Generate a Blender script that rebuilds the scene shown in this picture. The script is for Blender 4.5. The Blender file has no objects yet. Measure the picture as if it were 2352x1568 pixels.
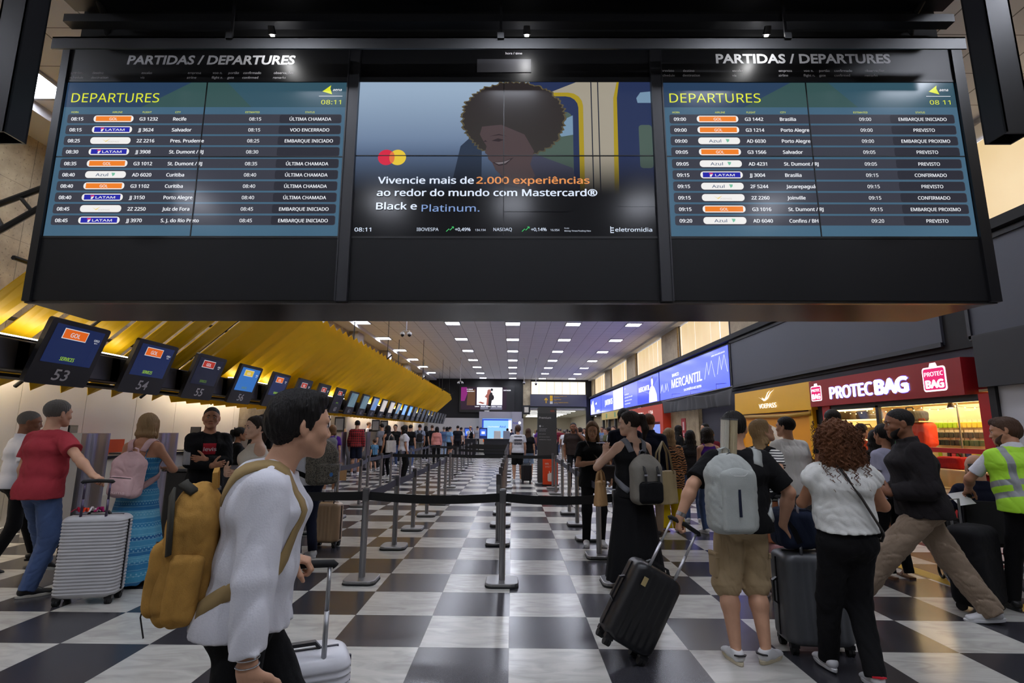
import bpy, bmesh, math, random
import numpy as np
from mathutils import Vector, Matrix

sc = bpy.context.scene
COL = sc.collection

# ------------------------------------------------------------------ camera
EYE = 1.5458
def set_camera():
    cd = bpy.data.cameras.new('camera')
    cd.sensor_width = 36.0
    cd.lens = 36.0 * 1191.75 / 2352.0
    cd.clip_start = 0.05
    cd.clip_end = 300
    co = bpy.data.objects.new('camera', cd)
    COL.objects.link(co)
    p, yaw, roll = 0.1708, -0.0026, 0.0096
    f0 = Vector((math.sin(yaw), math.cos(yaw), 0)); r0 = Vector((math.cos(yaw), -math.sin(yaw), 0)); z = Vector((0, 0, 1))
    f = f0 * math.cos(p) + z * math.sin(p)
    u = -f0 * math.sin(p) + z * math.cos(p)
    c, s = math.cos(roll), math.sin(roll)
    R, U = c * r0 + s * u, c * u - s * r0
    m = Matrix.Identity(4)
    for i in range(3):
        m[i][0], m[i][1], m[i][2] = R[i], U[i], -f[i]
    m[0][3], m[1][3], m[2][3] = 0, 0, EYE
    co.matrix_world = m
    sc.camera = co
set_camera()

# ------------------------------------------------------------------ world, exposure
sc.view_settings.view_transform = 'Standard'
sc.view_settings.look = 'None'
sc.view_settings.gamma = 1.0
sc.view_settings.exposure = 0.0
sc.view_settings.use_curve_mapping = False
w = bpy.data.worlds.new('world'); sc.world = w
w.use_nodes = True
w.node_tree.nodes['Background'].inputs[0].default_value = (0.55, 0.62, 0.75, 1)
w.node_tree.nodes['Background'].inputs[1].default_value = 0.10
PANEL_LIGHT = 44.0        # ceiling panel radiance
sc.cycles.max_bounces = 6
sc.cycles.diffuse_bounces = 4
sc.cycles.glossy_bounces = 3
sc.cycles.transmission_bounces = 4
sc.cycles.transparent_max_bounces = 6
sc.cycles.caustics_reflective = False
sc.cycles.caustics_refractive = False
sc.cycles.sample_clamp_indirect = 4.0

# ------------------------------------------------------------------ materials
def lin(c):
    return tuple(((v / 255) / 12.92 if v / 255 <= 0.04045 else ((v / 255 + 0.055) / 1.055) ** 2.4) for v in c[:3])
MATS = {}
def mat(name, c, rough=0.6, metal=0.0, emit=0.0, bump=None, spec=0.5, coat=0.0, var=None):
    """c: sRGB 0-255.  bump=(kind, scale, strength[, stretch]); var=(scale, amount): mottling of the colour itself."""
    key = (name, tuple(c), rough, metal, emit, bump, spec, coat, var)
    if key in MATS: return MATS[key]
    m = bpy.data.materials.new(name); m.use_nodes = True
    nt = m.node_tree; b = nt.nodes['Principled BSDF']
    col = lin(c)
    b.inputs['Base Color'].default_value = (*col, 1)
    b.inputs['Roughness'].default_value = rough
    b.inputs['Metallic'].default_value = metal
    b.inputs['Specular IOR Level'].default_value = spec
    if coat: b.inputs['Coat Weight'].default_value = coat; b.inputs['Coat Roughness'].default_value = 0.1
    if emit:
        b.inputs['Emission Color'].default_value = (*col, 1)
        b.inputs['Emission Strength'].default_value = emit
        b.inputs['Base Color'].default_value = (0.01, 0.01, 0.01, 1)
        b.inputs['Specular IOR Level'].default_value = 0.2
        b.inputs['Roughness'].default_value = 0.16
    if bump or var:
        tc = nt.nodes.new('ShaderNodeTexCoord')
    if var:
        n = nt.nodes.new('ShaderNodeTexNoise'); n.inputs['Scale'].default_value = var[0]; n.inputs['Detail'].default_value = 4
        nt.links.new(tc.outputs['Object'], n.inputs['Vector'])
        r = nt.nodes.new('ShaderNodeMapRange'); r.inputs[1].default_value = 0.3; r.inputs[2].default_value = 0.7
        r.inputs[3].default_value = 1 - var[1]; r.inputs[4].default_value = 1 + var[1]
        nt.links.new(n.outputs[0], r.inputs[0])
        mx = nt.nodes.new('ShaderNodeVectorMath'); mx.operation = 'SCALE'; mx.inputs[0].default_value = col
        nt.links.new(r.outputs[0], mx.inputs['Scale']); nt.links.new(mx.outputs[0], b.inputs['Base Color'])
    if bump:
        src = tc.outputs['Object']
        if len(bump) > 3:
            mp = nt.nodes.new('ShaderNodeMapping'); mp.inputs['Scale'].default_value = bump[3]
            nt.links.new(src, mp.inputs[0]); src = mp.outputs[0]
        if bump[0] == 'noise':
            n = nt.nodes.new('ShaderNodeTexNoise'); n.inputs['Detail'].default_value = 3
        else:
            n = nt.nodes.new('ShaderNodeTexWave'); n.inputs['Distortion'].default_value = 2.0
        n.inputs['Scale'].default_value = bump[1]
        nt.links.new(src, n.inputs['Vector'])
        bp = nt.nodes.new('ShaderNodeBump'); bp.inputs['Strength'].default_value = bump[2]; bp.inputs['Distance'].default_value = 0.01
        nt.links.new(n.outputs[0], bp.inputs['Height']); nt.links.new(bp.outputs[0], b.inputs['Normal'])
    MATS[key] = m
    return m
def emis(name, c, s=1.0):
    return mat(name, c, 0.4, emit=s)
def cloth(name, c, rough=0.9):
    return mat('cloth_' + name, c, rough, bump=('noise', 130, 0.2), spec=0.2)
class G:
    """small node-graph helper: G(mat) gives nodes by short calls"""
    def __init__(s, name):
        s.m = bpy.data.materials.new(name); s.m.use_nodes = True
        s.nt = s.m.node_tree; s.b = s.nt.nodes['Principled BSDF']
        s.tc = s.nt.nodes.new('ShaderNodeTexCoord')
    def n(s, t, **k):
        nd = s.nt.nodes.new('ShaderNode' + t)
        for a, v in k.items():
            if a.startswith('i_'):
                key = a[2:]
                nd.inputs[int(key) if key.isdigit() else key.replace('_', ' ')].default_value = v
            else: setattr(nd, a, v)
        return nd
    def l(s, a, b): s.nt.links.new(a, b)
    def math(s, op, a, b=None):
        nd = s.n('Math', operation=op)
        for i, v in enumerate((a, b)):
            if v is None: continue
            if isinstance(v, (int, float)): nd.inputs[i].default_value = v
            else: s.l(v, nd.inputs[i])
        return nd.outputs[0]
    def mix(s, fac, a, b):
        nd = s.n('Mix', data_type='RGBA')
        if isinstance(fac, (int, float)): nd.inputs[0].default_value = fac
        else: s.l(fac, nd.inputs[0])
        for i, v in ((6, a), (7, b)):
            if isinstance(v, tuple): nd.inputs[i].default_value = (*lin(v), 1)
            else: s.l(v, nd.inputs[i])
        return nd.outputs[2]
    def xyz(s, kind='Object'):
        sp = s.n('SeparateXYZ'); s.l(s.tc.outputs[kind], sp.inputs[0]); return sp.outputs

# ------------------------------------------------------------------ mesh builder
def link(name, me, m=None, parent=None):
    o = bpy.data.objects.new(name, me); COL.objects.link(o)
    if m is not None:
        for q in (m if isinstance(m, (list, tuple)) else [m]): me.materials.append(q)
    if parent is not None: o.parent = parent
    return o
def tag(o, label=None, cat=None, group=None, kind=None):
    if label: o['label'] = label
    if cat: o['category'] = cat
    if group: o['group'] = group
    if kind: o['kind'] = kind
    return o
def empty(name, loc=(0, 0, 0), rz=0, label=None, cat=None, group=None, kind=None):
    o = bpy.data.objects.new(name, None); COL.objects.link(o)
    o.location = loc; o.rotation_euler = (0, 0, rz); o.empty_display_size = 0.1
    return tag(o, label, cat, group, kind)
class MB:
    def __init__(s): s.v = []; s.f = []; s.mi = []; s.cur = 0; s.M = None
    def add(s, vs, fs):
        b = len(s.v)
        for v in vs:
            v = Vector(v)
            s.v.append(s.M @ v if s.M is not None else v)
        for f in fs: s.f.append([i + b for i in f]); s.mi.append(s.cur)
        return s
    def box(s, x0, x1, y0, y1, z0, z1):
        vs = [(x0, y0, z0), (x1, y0, z0), (x1, y1, z0), (x0, y1, z0), (x0, y0, z1), (x1, y0, z1), (x1, y1, z1), (x0, y1, z1)]
        return s.add(vs, [(0, 3, 2, 1), (4, 5, 6, 7), (0, 1, 5, 4), (1, 2, 6, 5), (2, 3, 7, 6), (3, 0, 4, 7)])
    def quad(s, a, b, c, d): return s.add([a, b, c, d], [(0, 1, 2, 3)])
    def prism(s, pts, axis, a, b):
        """polygon pts (2D) extruded along an axis from a to b; 2D plane is the other two axes in xyz order"""
        def P(p, h):
            return {'x': (h, p[0], p[1]), 'y': (p[0], h, p[1]), 'z': (p[0], p[1], h)}[axis]
        n = len(pts)
        return s.add([P(p, a) for p in pts] + [P(p, b) for p in pts],
                     [list(range(n)), list(range(2 * n - 1, n - 1, -1))] + [(i, i + n, (i + 1) % n + n, (i + 1) % n) for i in range(n)])
    def tube(s, pts, r, n=10, caps=True, flat=None, up=None, ups=None):
        """round (or flat=(w,t) ribbon) sweep along pts; r number or list"""
        P = [Vector(p) for p in pts]; m = len(P)
        R = r if isinstance(r, (list, tuple)) else [r] * m
        rings = []; ref = None
        for i in range(m):
            t = (P[min(i + 1, m - 1)] - P[max(i - 1, 0)]).normalized()
            if ref is None:
                u = Vector(up) if up is not None else Vector(ups[0]) if ups is not None else (Vector((0, 0, 1)) if abs(t.z) < 0.9 else Vector((1, 0, 0)))
                ref = (u - t * u.dot(t)).normalized()
            else:
                q = ref - t * ref.dot(t)
                if ups is not None: q = Vector(ups[i]) - t * Vector(ups[i]).dot(t)
                if up is not None: q = Vector(up) - t * Vector(up).dot(t)
                ref = q.normalized() if q.length > 1e-6 else ref
            sd = t.cross(ref)
            ring = []
            if flat:
                w, h = flat[0] / 2, flat[1] / 2
                for a, b in ((-w, -h), (w, -h), (w, h), (-w, h)): ring.append(P[i] + sd * a + ref * b)
            else:
                for k in range(n):
                    a = 2 * math.pi * k / n
                    ring.append(P[i] + (sd * math.cos(a) + ref * math.sin(a)) * R[i])
            rings.append(ring)
        return s.rings(rings, caps)
    def rings(s, rings, caps=True):
        k = len(rings[0]); vs = [v for r in rings for v in r]; fs = []
        for i in range(len(rings) - 1):
            for j in range(k):
                fs.append((i * k + j, i * k + (j + 1) % k, (i + 1) * k + (j + 1) % k, (i + 1) * k + j))
        if caps:
            fs.append(list(range(k))[::-1]); b = (len(rings) - 1) * k; fs.append([b + j for j in range(k)])
        return s.add(vs, fs)
    def cyl(s, c, r, h, n=16, axis='z', r2=None):
        c = Vector(c); d = {'x': Vector((1, 0, 0)), 'y': Vector((0, 1, 0)), 'z': Vector((0, 0, 1))}[axis]
        return s.tube([c, c + d * h], [r, r if r2 is None else r2], n)
    def rbox(s, x0, x1, y0, y1, z0, z1, r=0.01, n=3, axis='z'):
        """box with rounded edges about one axis and small chamfers on the others"""
        w, d = {'z': (x1 - x0, y1 - y0), 'y': (x1 - x0, z1 - z0), 'x': (y1 - y0, z1 - z0)}[axis]
        def ring(ins, h):
            rr = max(r - ins, 0.0005); out = []
            for cx, cy, a0 in ((w / 2 - r, d / 2 - r, 0), (-w / 2 + r, d / 2 - r, 1), (-w / 2 + r, -d / 2 + r, 2), (w / 2 - r, -d / 2 + r, 3)):
                for k in range(n + 1):
                    a = (a0 + k / n) * math.pi / 2
                    out.append((cx + rr * math.cos(a), cy + rr * math.sin(a), h))
            return out
        lo, hi, c = {'z': (z0, z1, ((x0 + x1) / 2, (y0 + y1) / 2)), 'y': (y0, y1, ((x0 + x1) / 2, (z0 + z1) / 2)), 'x': (x0, x1, ((y0 + y1) / 2, (z0 + z1) / 2))}[axis]
        e = min(r * 0.5, (hi - lo) * 0.25)
        R = []
        for ins, h in ((e, lo), (e * 0.3, lo + e * 0.3), (0, lo + e), (0, hi - e), (e * 0.3, hi - e * 0.3), (e, hi)):
            q = []
            for (a, b, hh) in ring(ins, h):
                a += c[0]; b += c[1]
                q.append({'z': (a, b, hh), 'y': (a, hh, b), 'x': (hh, a, b)}[axis])
            R.append(q if axis != 'y' else q[::-1])
        return s.rings(R)
    def build(s, name, m=None, parent=None, smooth=False, auto=None):
        me = bpy.data.meshes.new(name); me.from_pydata([tuple(v) for v in s.v], [], s.f)
        if any(s.mi): me.polygons.foreach_set('material_index', s.mi)
        if smooth: me.polygons.foreach_set('use_smooth', [True] * len(me.polygons))
        me.update()
        o = link(name, me, m, parent)
        if auto is not None: me.set_sharp_from_angle(angle=auto)
        return o

# ------------------------------------------------------------------ lettering
TS = bpy.data.scenes.new('lettering_workshop')
FONT = None
try:
    import os
    FONT = bpy.data.fonts.load(os.path.join(bpy.utils.system_resource('DATAFILES'), 'fonts', 'NotoSansHebrew-Regular.woff2'))
except Exception:
    FONT = None
TC = {}
def text_mesh(body, bold=0.0, shear=0.0, inter=True, space=1.0):
    """2-D outline of a text: verts, faces, width, x0 at unit size"""
    key = (body, bold, shear, inter, space)
    if key in TC: return TC[key]
    cu = bpy.data.curves.new('t', 'FONT'); cu.body = body
    if inter and FONT: cu.font = FONT
    cu.offset = bold; cu.shear = shear; cu.space_character = space; cu.resolution_u = 3
    ob = bpy.data.objects.new('t', cu); TS.collection.objects.link(ob)
    vl = TS.view_layers[0]; vl.update()
    ev = ob.evaluated_get(vl.depsgraph); me = ev.to_mesh()
    vs = np.empty(len(me.vertices) * 3); me.vertices.foreach_get('co', vs); vs = vs.reshape(-1, 3)
    fs = [list(p.vertices) for p in me.polygons]
    ev.to_mesh_clear()
    bpy.data.objects.remove(ob); bpy.data.curves.remove(cu)
    x0, x1 = (vs[:, 0].min(), vs[:, 0].max()) if len(vs) else (0, 0)
    TC[key] = (vs, fs, x0, x1)
    return TC[key]
def put_text(mb, body, x, y, h, frame, width=None, align='l', bold=0.0, shear=0.0, inter=True, depth=0.0, space=1.0):
    """h = cap height; frame = (origin, right, up, normal) Vectors; x,y position of the baseline start in that frame"""
    if inter and bold:
        f = bold * h * 1.1
        for i, (dx, dy) in enumerate(((0, 0), (f, 0), (-f, 0), (0, f * .6), (0, -f * .6))):
            put_text(mb, body, x + dx, y + dy, h, frame, width, align, 0.0, shear, inter, depth + .0002 * i if not i or depth < .004 else depth - .0002 * i, space)
        return
    vs, fs, x0, x1 = text_mesh(body, bold, shear, inter, space)
    if not len(vs): return
    sy = h / 0.714; sx = sy if width is None else width / max(x1 - x0, 1e-6)
    o, r, u, n = frame
    off = {'l': -x0 * sx, 'c': -(x0 + x1) / 2 * sx, 'r': -x1 * sx}[align]
    P = [o + r * (x + v[0] * sx + off) + u * (y + v[1] * sy) + n * depth for v in vs]
    mb.add(P, fs)
    if depth > 0.004:
        P2 = [p - n * depth for p in P]
        b = len(mb.v); mb.add(P + P2, [])
        m = len(P); ec = {}
        for f in fs:
            for i in range(len(f)):
                e = (f[i], f[(i + 1) % len(f)]); ec[e] = 1
        for (a, c) in list(ec):
            if (c, a) not in ec:
                mb.f.append([b + a, b + a + m, b + c + m, b + c]); mb.mi.append(mb.cur)
def fat_text(mb, body, x, y, h, frame, width, fat, align='l', depth=0.0):
    """heavy letters: the outline laid down several times, each a little shifted"""
    for i, (dx, dy) in enumerate(((0, 0), (fat, 0), (-fat, 0), (0, fat * .7), (0, -fat * .7))):
        put_text(mb, body, x + dx, y + dy, h, frame, width, align, 0.01, depth=depth + .0004 * i)
def shape(mb, pts, frame, depth=0.0):
    o, r, u, n = frame
    mb.add([o + r * p[0] + u * p[1] + n * depth for p in pts], [list(range(len(pts)))])
def rrect(x0, x1, y0, y1, r, n=4):
    out = []
    for cx, cy, a0 in ((x1 - r, y1 - r, 0), (x0 + r, y1 - r, 1), (x0 + r, y0 + r, 2), (x1 - r, y0 + r, 3)):
        for k in range(n + 1):
            a = (a0 + k / n) * math.pi / 2; out.append((cx + r * math.cos(a), cy + r * math.sin(a)))
    return out
def circle(cx, cy, r, n=28, ry=None):
    return [(cx + r * math.cos(2 * math.pi * k / n), cy + (ry or r) * math.sin(2 * math.pi * k / n)) for k in range(n)]
# ------------------------------------------------------------------ rounded forms: distance fields meshed with surface nets
def V3(*a): return np.array(a, dtype=np.float64)
def nrm(v):
    v = np.asarray(v, float); return v / (np.linalg.norm(v) + 1e-12)
class SDF:
    def __init__(s): s.p = []; s.disp = None; s.dmax = 0.0
    def rc(s, a, b, r1, r2, k=0.02, op='+', cap=False):
        a, b = np.asarray(a, float), np.asarray(b, float); ba = b - a; l2 = ba @ ba + 1e-12; L = math.sqrt(l2)
        def f(P):
            pa = P - a; y = pa @ ba / l2; t = np.clip(y, 0, 1)
            q = pa - t[:, None] * ba
            d = np.sqrt((q * q).sum(1)) - (r1 + (r2 - r1) * t)
            if cap: d = np.maximum(d, (y - 1) * L)
            return d
        s.p.append((f, k, op)); return s
    def ec(s, a, b, ra, rb, k=0.03, op='+', x=(1, 0, 0), cap=0.0, cut=None):
        """elliptical capsule; ra/rb=(rx,ry); x = direction of rx; cap = roundness of the ends; cut='a'/'b'/'ab' flat ends"""
        a, b = np.asarray(a, float), np.asarray(b, float); ba = b - a; L = np.linalg.norm(ba) + 1e-9; z = ba / L
        X = np.asarray(x, float); X = nrm(X - z * (X @ z)); Y = np.cross(z, X)
        def f(P):
            pa = P - a; h = pa @ z; t = np.clip(h / L, 0, 1)
            rx = ra[0] + (rb[0] - ra[0]) * t; ry = ra[1] + (rb[1] - ra[1]) * t
            dz = np.maximum(np.maximum(-h, h - L), 0)
            m = np.minimum(rx, ry); ce = cap if cap else 1.0
            q = np.sqrt((pa @ X / rx) ** 2 + (pa @ Y / ry) ** 2 + (dz / (m * ce)) ** 2)
            d = (q - 1) * m
            if cut:
                if 'a' in cut: d = np.maximum(d, -h)
                if 'b' in cut: d = np.maximum(d, h - L)
            return d
        s.p.append((f, k, op)); return s
    def el(s, c, r, k=0.02, op='+', R=None):
        c = np.asarray(c, float); r = np.asarray(r, float); m = r.min()
        def f(P):
            q = P - c
            if R is not None: q = q @ R
            q = q / r; l = np.sqrt((q * q).sum(1)); g = np.sqrt(((q / r) ** 2).sum(1)) + 1e-9
            return l * (l - 1) / g
        s.p.append((f, k, op)); return s
    def bx(s, c, h, r, k=0.01, op='+', R=None):
        c = np.asarray(c, float); h = np.asarray(h, float) - r
        def f(P):
            q = P - c
            if R is not None: q = q @ R
            q = np.abs(q) - h; o = np.maximum(q, 0)
            return np.sqrt((o * o).sum(1)) + np.minimum(q.max(1), 0) - r
        s.p.append((f, k, op)); return s
    def pl(s, c, n, k=0.0, op='&'):
        """keep the side the normal points away from"""
        c = np.asarray(c, float); n = nrm(n)
        s.p.append((lambda P: (P - c) @ n, k, op)); return s
    def fn(s, f, k=0.0, op='&'): s.p.append((f, k, op)); return s
    def ev(s, P, sel=None):
        d = np.full(len(P), 1e3)
        for i, (f, k, op) in enumerate(s.p):
            idx = None if sel is None else sel[i]
            if idx is not None and len(idx) == 0: continue
            Q = P if idx is None else P[idx]
            g = f(Q); c = d if idx is None else d[idx]
            if op == '+':
                if k > 0: h = np.maximum(k - np.abs(c - g), 0) / k; n = np.minimum(c, g) - h * h * k / 4
                else: n = np.minimum(c, g)
            else:
                if op == '-': g = -g
                if k > 0: h = np.maximum(k - np.abs(c - g), 0) / k; n = np.maximum(c, g) + h * h * k / 4
                else: n = np.maximum(c, g)
            if idx is None: d = n
            else: d[idx] = n
        if s.disp is not None: d = d + s.disp(P)
        return d
    def mesh(s, cell, lo, hi):
        B = 6; bs = B * cell; lo = np.asarray(lo, float); hi = np.asarray(hi, float)
        nb = np.maximum(np.ceil((hi - lo) / bs).astype(int), 1)
        gi = np.stack(np.meshgrid(*[np.arange(k) for k in nb], indexing='ij'), -1).reshape(-1, 3)
        C = lo + (gi + 0.5) * bs
        hd = bs * math.sqrt(3) / 2
        d = s.ev(C)
        act = np.abs(d) < hd * 1.35 + s.dmax + 0.008
        gi = gi[act]; C = C[act]; n = len(gi)
        if n == 0: return np.zeros((0, 3)), np.zeros((0, 4), int)
        offs = np.stack(np.meshgrid(*[np.arange(B + 1)] * 3, indexing='ij'), -1).reshape(-1, 3); m = len(offs)
        P = (lo + (gi[:, None, :] * B + offs[None]) * cell).reshape(-1, 3)
        ar = np.arange(m); sel = []
        for (f, k, op) in s.p:
            if op == '+':
                on = np.nonzero(f(C) - hd * 1.3 < k + 0.02 + s.dmax)[0]
                sel.append((on[:, None] * m + ar[None]).ravel())
            else: sel.append(None)
        D = s.ev(P, sel).reshape(n, B + 1, B + 1, B + 1)
        D = np.clip(D, -1, 1); D[D == 0] = 1e-9
        Sg = D < 0
        cor = [(i, j, k) for i in (0, 1) for j in (0, 1) for k in (0, 1)]
        def sh(A, o): return A[:, o[0]:o[0] + B, o[1]:o[1] + B, o[2]:o[2] + B]
        cnt = sum(sh(Sg, o).astype(np.int8) for o in cor)
        cells = (cnt > 0) & (cnt < 8)
        bi, ci, cj, ck = np.nonzero(cells)
        if len(bi) == 0: return np.zeros((0, 3)), np.zeros((0, 4), int)
        acc = np.zeros((len(bi), 3)); num = np.zeros(len(bi))
        for a in cor:
            for ax in range(3):
                if a[ax]: continue
                b = list(a); b[ax] = 1
                da = D[bi, ci + a[0], cj + a[1], ck + a[2]]; db = D[bi, ci + b[0], cj + b[1], ck + b[2]]
                x = (da < 0) != (db < 0)
                t = np.where(x, da / np.where(x, da - db, 1), 0)
                pt = np.tile(np.array(a, float), (len(bi), 1)); pt[:, ax] = t
                acc += np.where(x[:, None], pt, 0); num += x
        base = gi[bi] * B + np.stack([ci, cj, ck], 1)
        vt = lo + (base + acc / num[:, None]) * cell
        N = nb * B + 3
        def code(q): return (q[:, 0] * N[1] + q[:, 1]) * N[2] + q[:, 2]
        cd = code(base); order = np.argsort(cd); cs = cd[order]
        faces = []
        for ax in range(3):
            o0 = (0, 0, 0); o1 = [0, 0, 0]; o1[ax] = 1
            A = D[bi, ci, cj, ck]; Bv = D[bi, ci + o1[0], cj + o1[1], ck + o1[2]]
            x = np.nonzero((A < 0) != (Bv < 0))[0]
            u, v = (ax + 1) % 3, (ax + 2) % 3
            q = []
            for du, dv in ((0, 0), (-1, 0), (-1, -1), (0, -1)):
                bb = base[x].copy(); bb[:, u] += du; bb[:, v] += dv
                c = code(bb); p = np.searchsorted(cs, c); p = np.minimum(p, len(cs) - 1)
                ok = (cs[p] == c) & (bb >= 0).all(1)
                q.append(np.where(ok, order[p], -1))
            q = np.stack(q, 1); keep = (q >= 0).all(1); q = q[keep]
            fl = (A[x][keep] < 0)
            q = np.where(fl[:, None], q, q[:, ::-1])
            faces.append(q)
        return vt, np.concatenate(faces)
    def build(s, name, m, parent, cell, lo, hi, mi=None, smooth=1):
        vt, fc = s.mesh(cell, lo, hi)
        me = bpy.data.meshes.new(name)
        nf = len(fc)
        me.vertices.add(len(vt)); me.vertices.foreach_set('co', vt.astype(np.float32).ravel())
        me.loops.add(nf * 4); me.loops.foreach_set('vertex_index', fc.astype(np.int32).ravel())
        me.polygons.add(nf); me.polygons.foreach_set('loop_start', np.arange(nf, dtype=np.int32) * 4)
        me.polygons.foreach_set('loop_total', np.full(nf, 4, np.int32))
        if mi is not None and nf:
            cen = vt[fc].mean(1); me.polygons.foreach_set('material_index', mi(cen).astype(np.int32))
        me.polygons.foreach_set('use_smooth', np.ones(nf, bool))
        me.update(calc_edges=True)
        return link(name, me, m, parent)
def folds(seed, amp, fr=22.0, stretch=(1, 1, 0.5)):
    rg = np.random.RandomState(seed)
    Wd = [(rg.randn(3) * fr * np.array(stretch) * (0.6 + 0.5 * i), rg.rand() * 6) for i in range(4)]
    def f(P):
        w = np.zeros(len(P)); a = 0
        for i, (k, ph) in enumerate(Wd):
            a = np.sin(P @ k + ph + 1.6 * a)
            w += (1 - 2 * np.abs(a) ** .75) * (0.9 ** i) * (0.55 if i else 0.8)
        return amp * w / 2
    return f
# ------------------------------------------------------------------ people
def ik(a, c, l1, l2, pole):
    a, c = np.asarray(a, float), np.asarray(c, float); v = c - a; L = np.linalg.norm(v); d = v / (L + 1e-9)
    M = (l1 + l2) * 0.999
    if L > M: c = a + d * M; L = M
    x = (l1 * l1 - l2 * l2 + L * L) / (2 * L); hgt = math.sqrt(max(l1 * l1 - x * x, 0))
    p = np.asarray(pole, float); p = nrm(p - d * (p @ d))
    return a + d * x + p * hgt, c
def rotm(yaw=0, pitch=0, roll=0):
    """columns = right, forward, up; yaw>0 turns left, pitch>0 looks up, roll>0 tips to the right"""
    m = Matrix.Rotation(yaw, 3, 'Z') @ Matrix.Rotation(pitch, 3, 'X') @ Matrix.Rotation(roll, 3, 'Y')
    return np.array(m)
def hand_prims(S, w, d, n, sx, s, curl, fine):
    d = nrm(d); n = nrm(np.asarray(n, float) - d * (np.asarray(n, float) @ d)); th = sx * np.cross(d, n)
    c0 = {'relax': 0.32, 'grip': 1.0, 'flat': 0.08, 'fist': 1.25}[curl]
    S.ec(w - d * .01 * s, w + d * .085 * s, (.027 * s, .02 * s), (.039 * s, .0145 * s), k=.02, x=th, cap=.7)
    if not fine:
        S.ec(w + d * .08 * s, w + nrm(d + n * c0) * .16 * s, (.036 * s, .014 * s), (.028 * s, .01 * s), k=.015, x=th, cap=.8)
        S.rc(w + d * .03 * s + th * .03 * s, w + d * .075 * s + th * .055 * s + n * .02 * s, .013 * s, .010 * s, k=.015)
        return
    for i, Lf in enumerate((.073, .082, .076, .06)):
        b = w + d * (.083 - .004 * abs(i - 1)) * s + th * (.029 - .0192 * i) * s
        dd = nrm(d + th * (.06 - .05 * i)); a = 0
        r = (.0092, .0095, .009, .008)[i] * s
        for j, fr in enumerate((.46, .3, .24)):
            a += c0 * (1.0 + .12 * i if j else .8)
            v = nrm(dd * math.cos(a) + n * math.sin(a))
            e = b + v * Lf * fr * s * 1.05
            S.rc(b, e, r * (1 - .08 * j), r * (.92 - .09 * j), k=.005)
            b = e
    b = w + d * .022 * s + th * .026 * s
    v = nrm(d * .62 + th * (.72 if c0 < .8 else .45) + n * (.25 + .35 * min(c0, 1)))
    for j, Lf in enumerate((.042, .034, .028)):
        e = b + v * Lf * s
        S.rc(b, e, (.0165, .0115, .0105)[j] * s, (.0115, .0105, .009)[j] * s, k=.01)
        b = e; v = nrm(v + d * .25 + n * .3 * min(c0, 1) - th * .25 * min(c0, 1))
SKIN = {'fair': (205, 165, 140), 'light': (196, 150, 122), 'tan': (176, 126, 97), 'brown': (128, 84, 60), 'dark': (92, 62, 46)}
HAIRC = {'black': (22, 19, 18), 'dark': (38, 29, 24), 'brown': (72, 50, 36), 'blonde': (150, 122, 86), 'grey': (96, 92, 88), 'auburn': (96, 58, 34), 'lightbrown': (112, 82, 54)}
def skin_mat(k): return mat('skin_' + k, SKIN[k], 0.55, spec=0.35, var=(9, 0.08), bump=('noise', 180, 0.06))
def hair_mat(k): return mat('hair_' + k, HAIRC[k], 0.55, spec=0.25, bump=('noise', 30, 0.9, (6, 6, 0.7)))
PN = [0]
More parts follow.
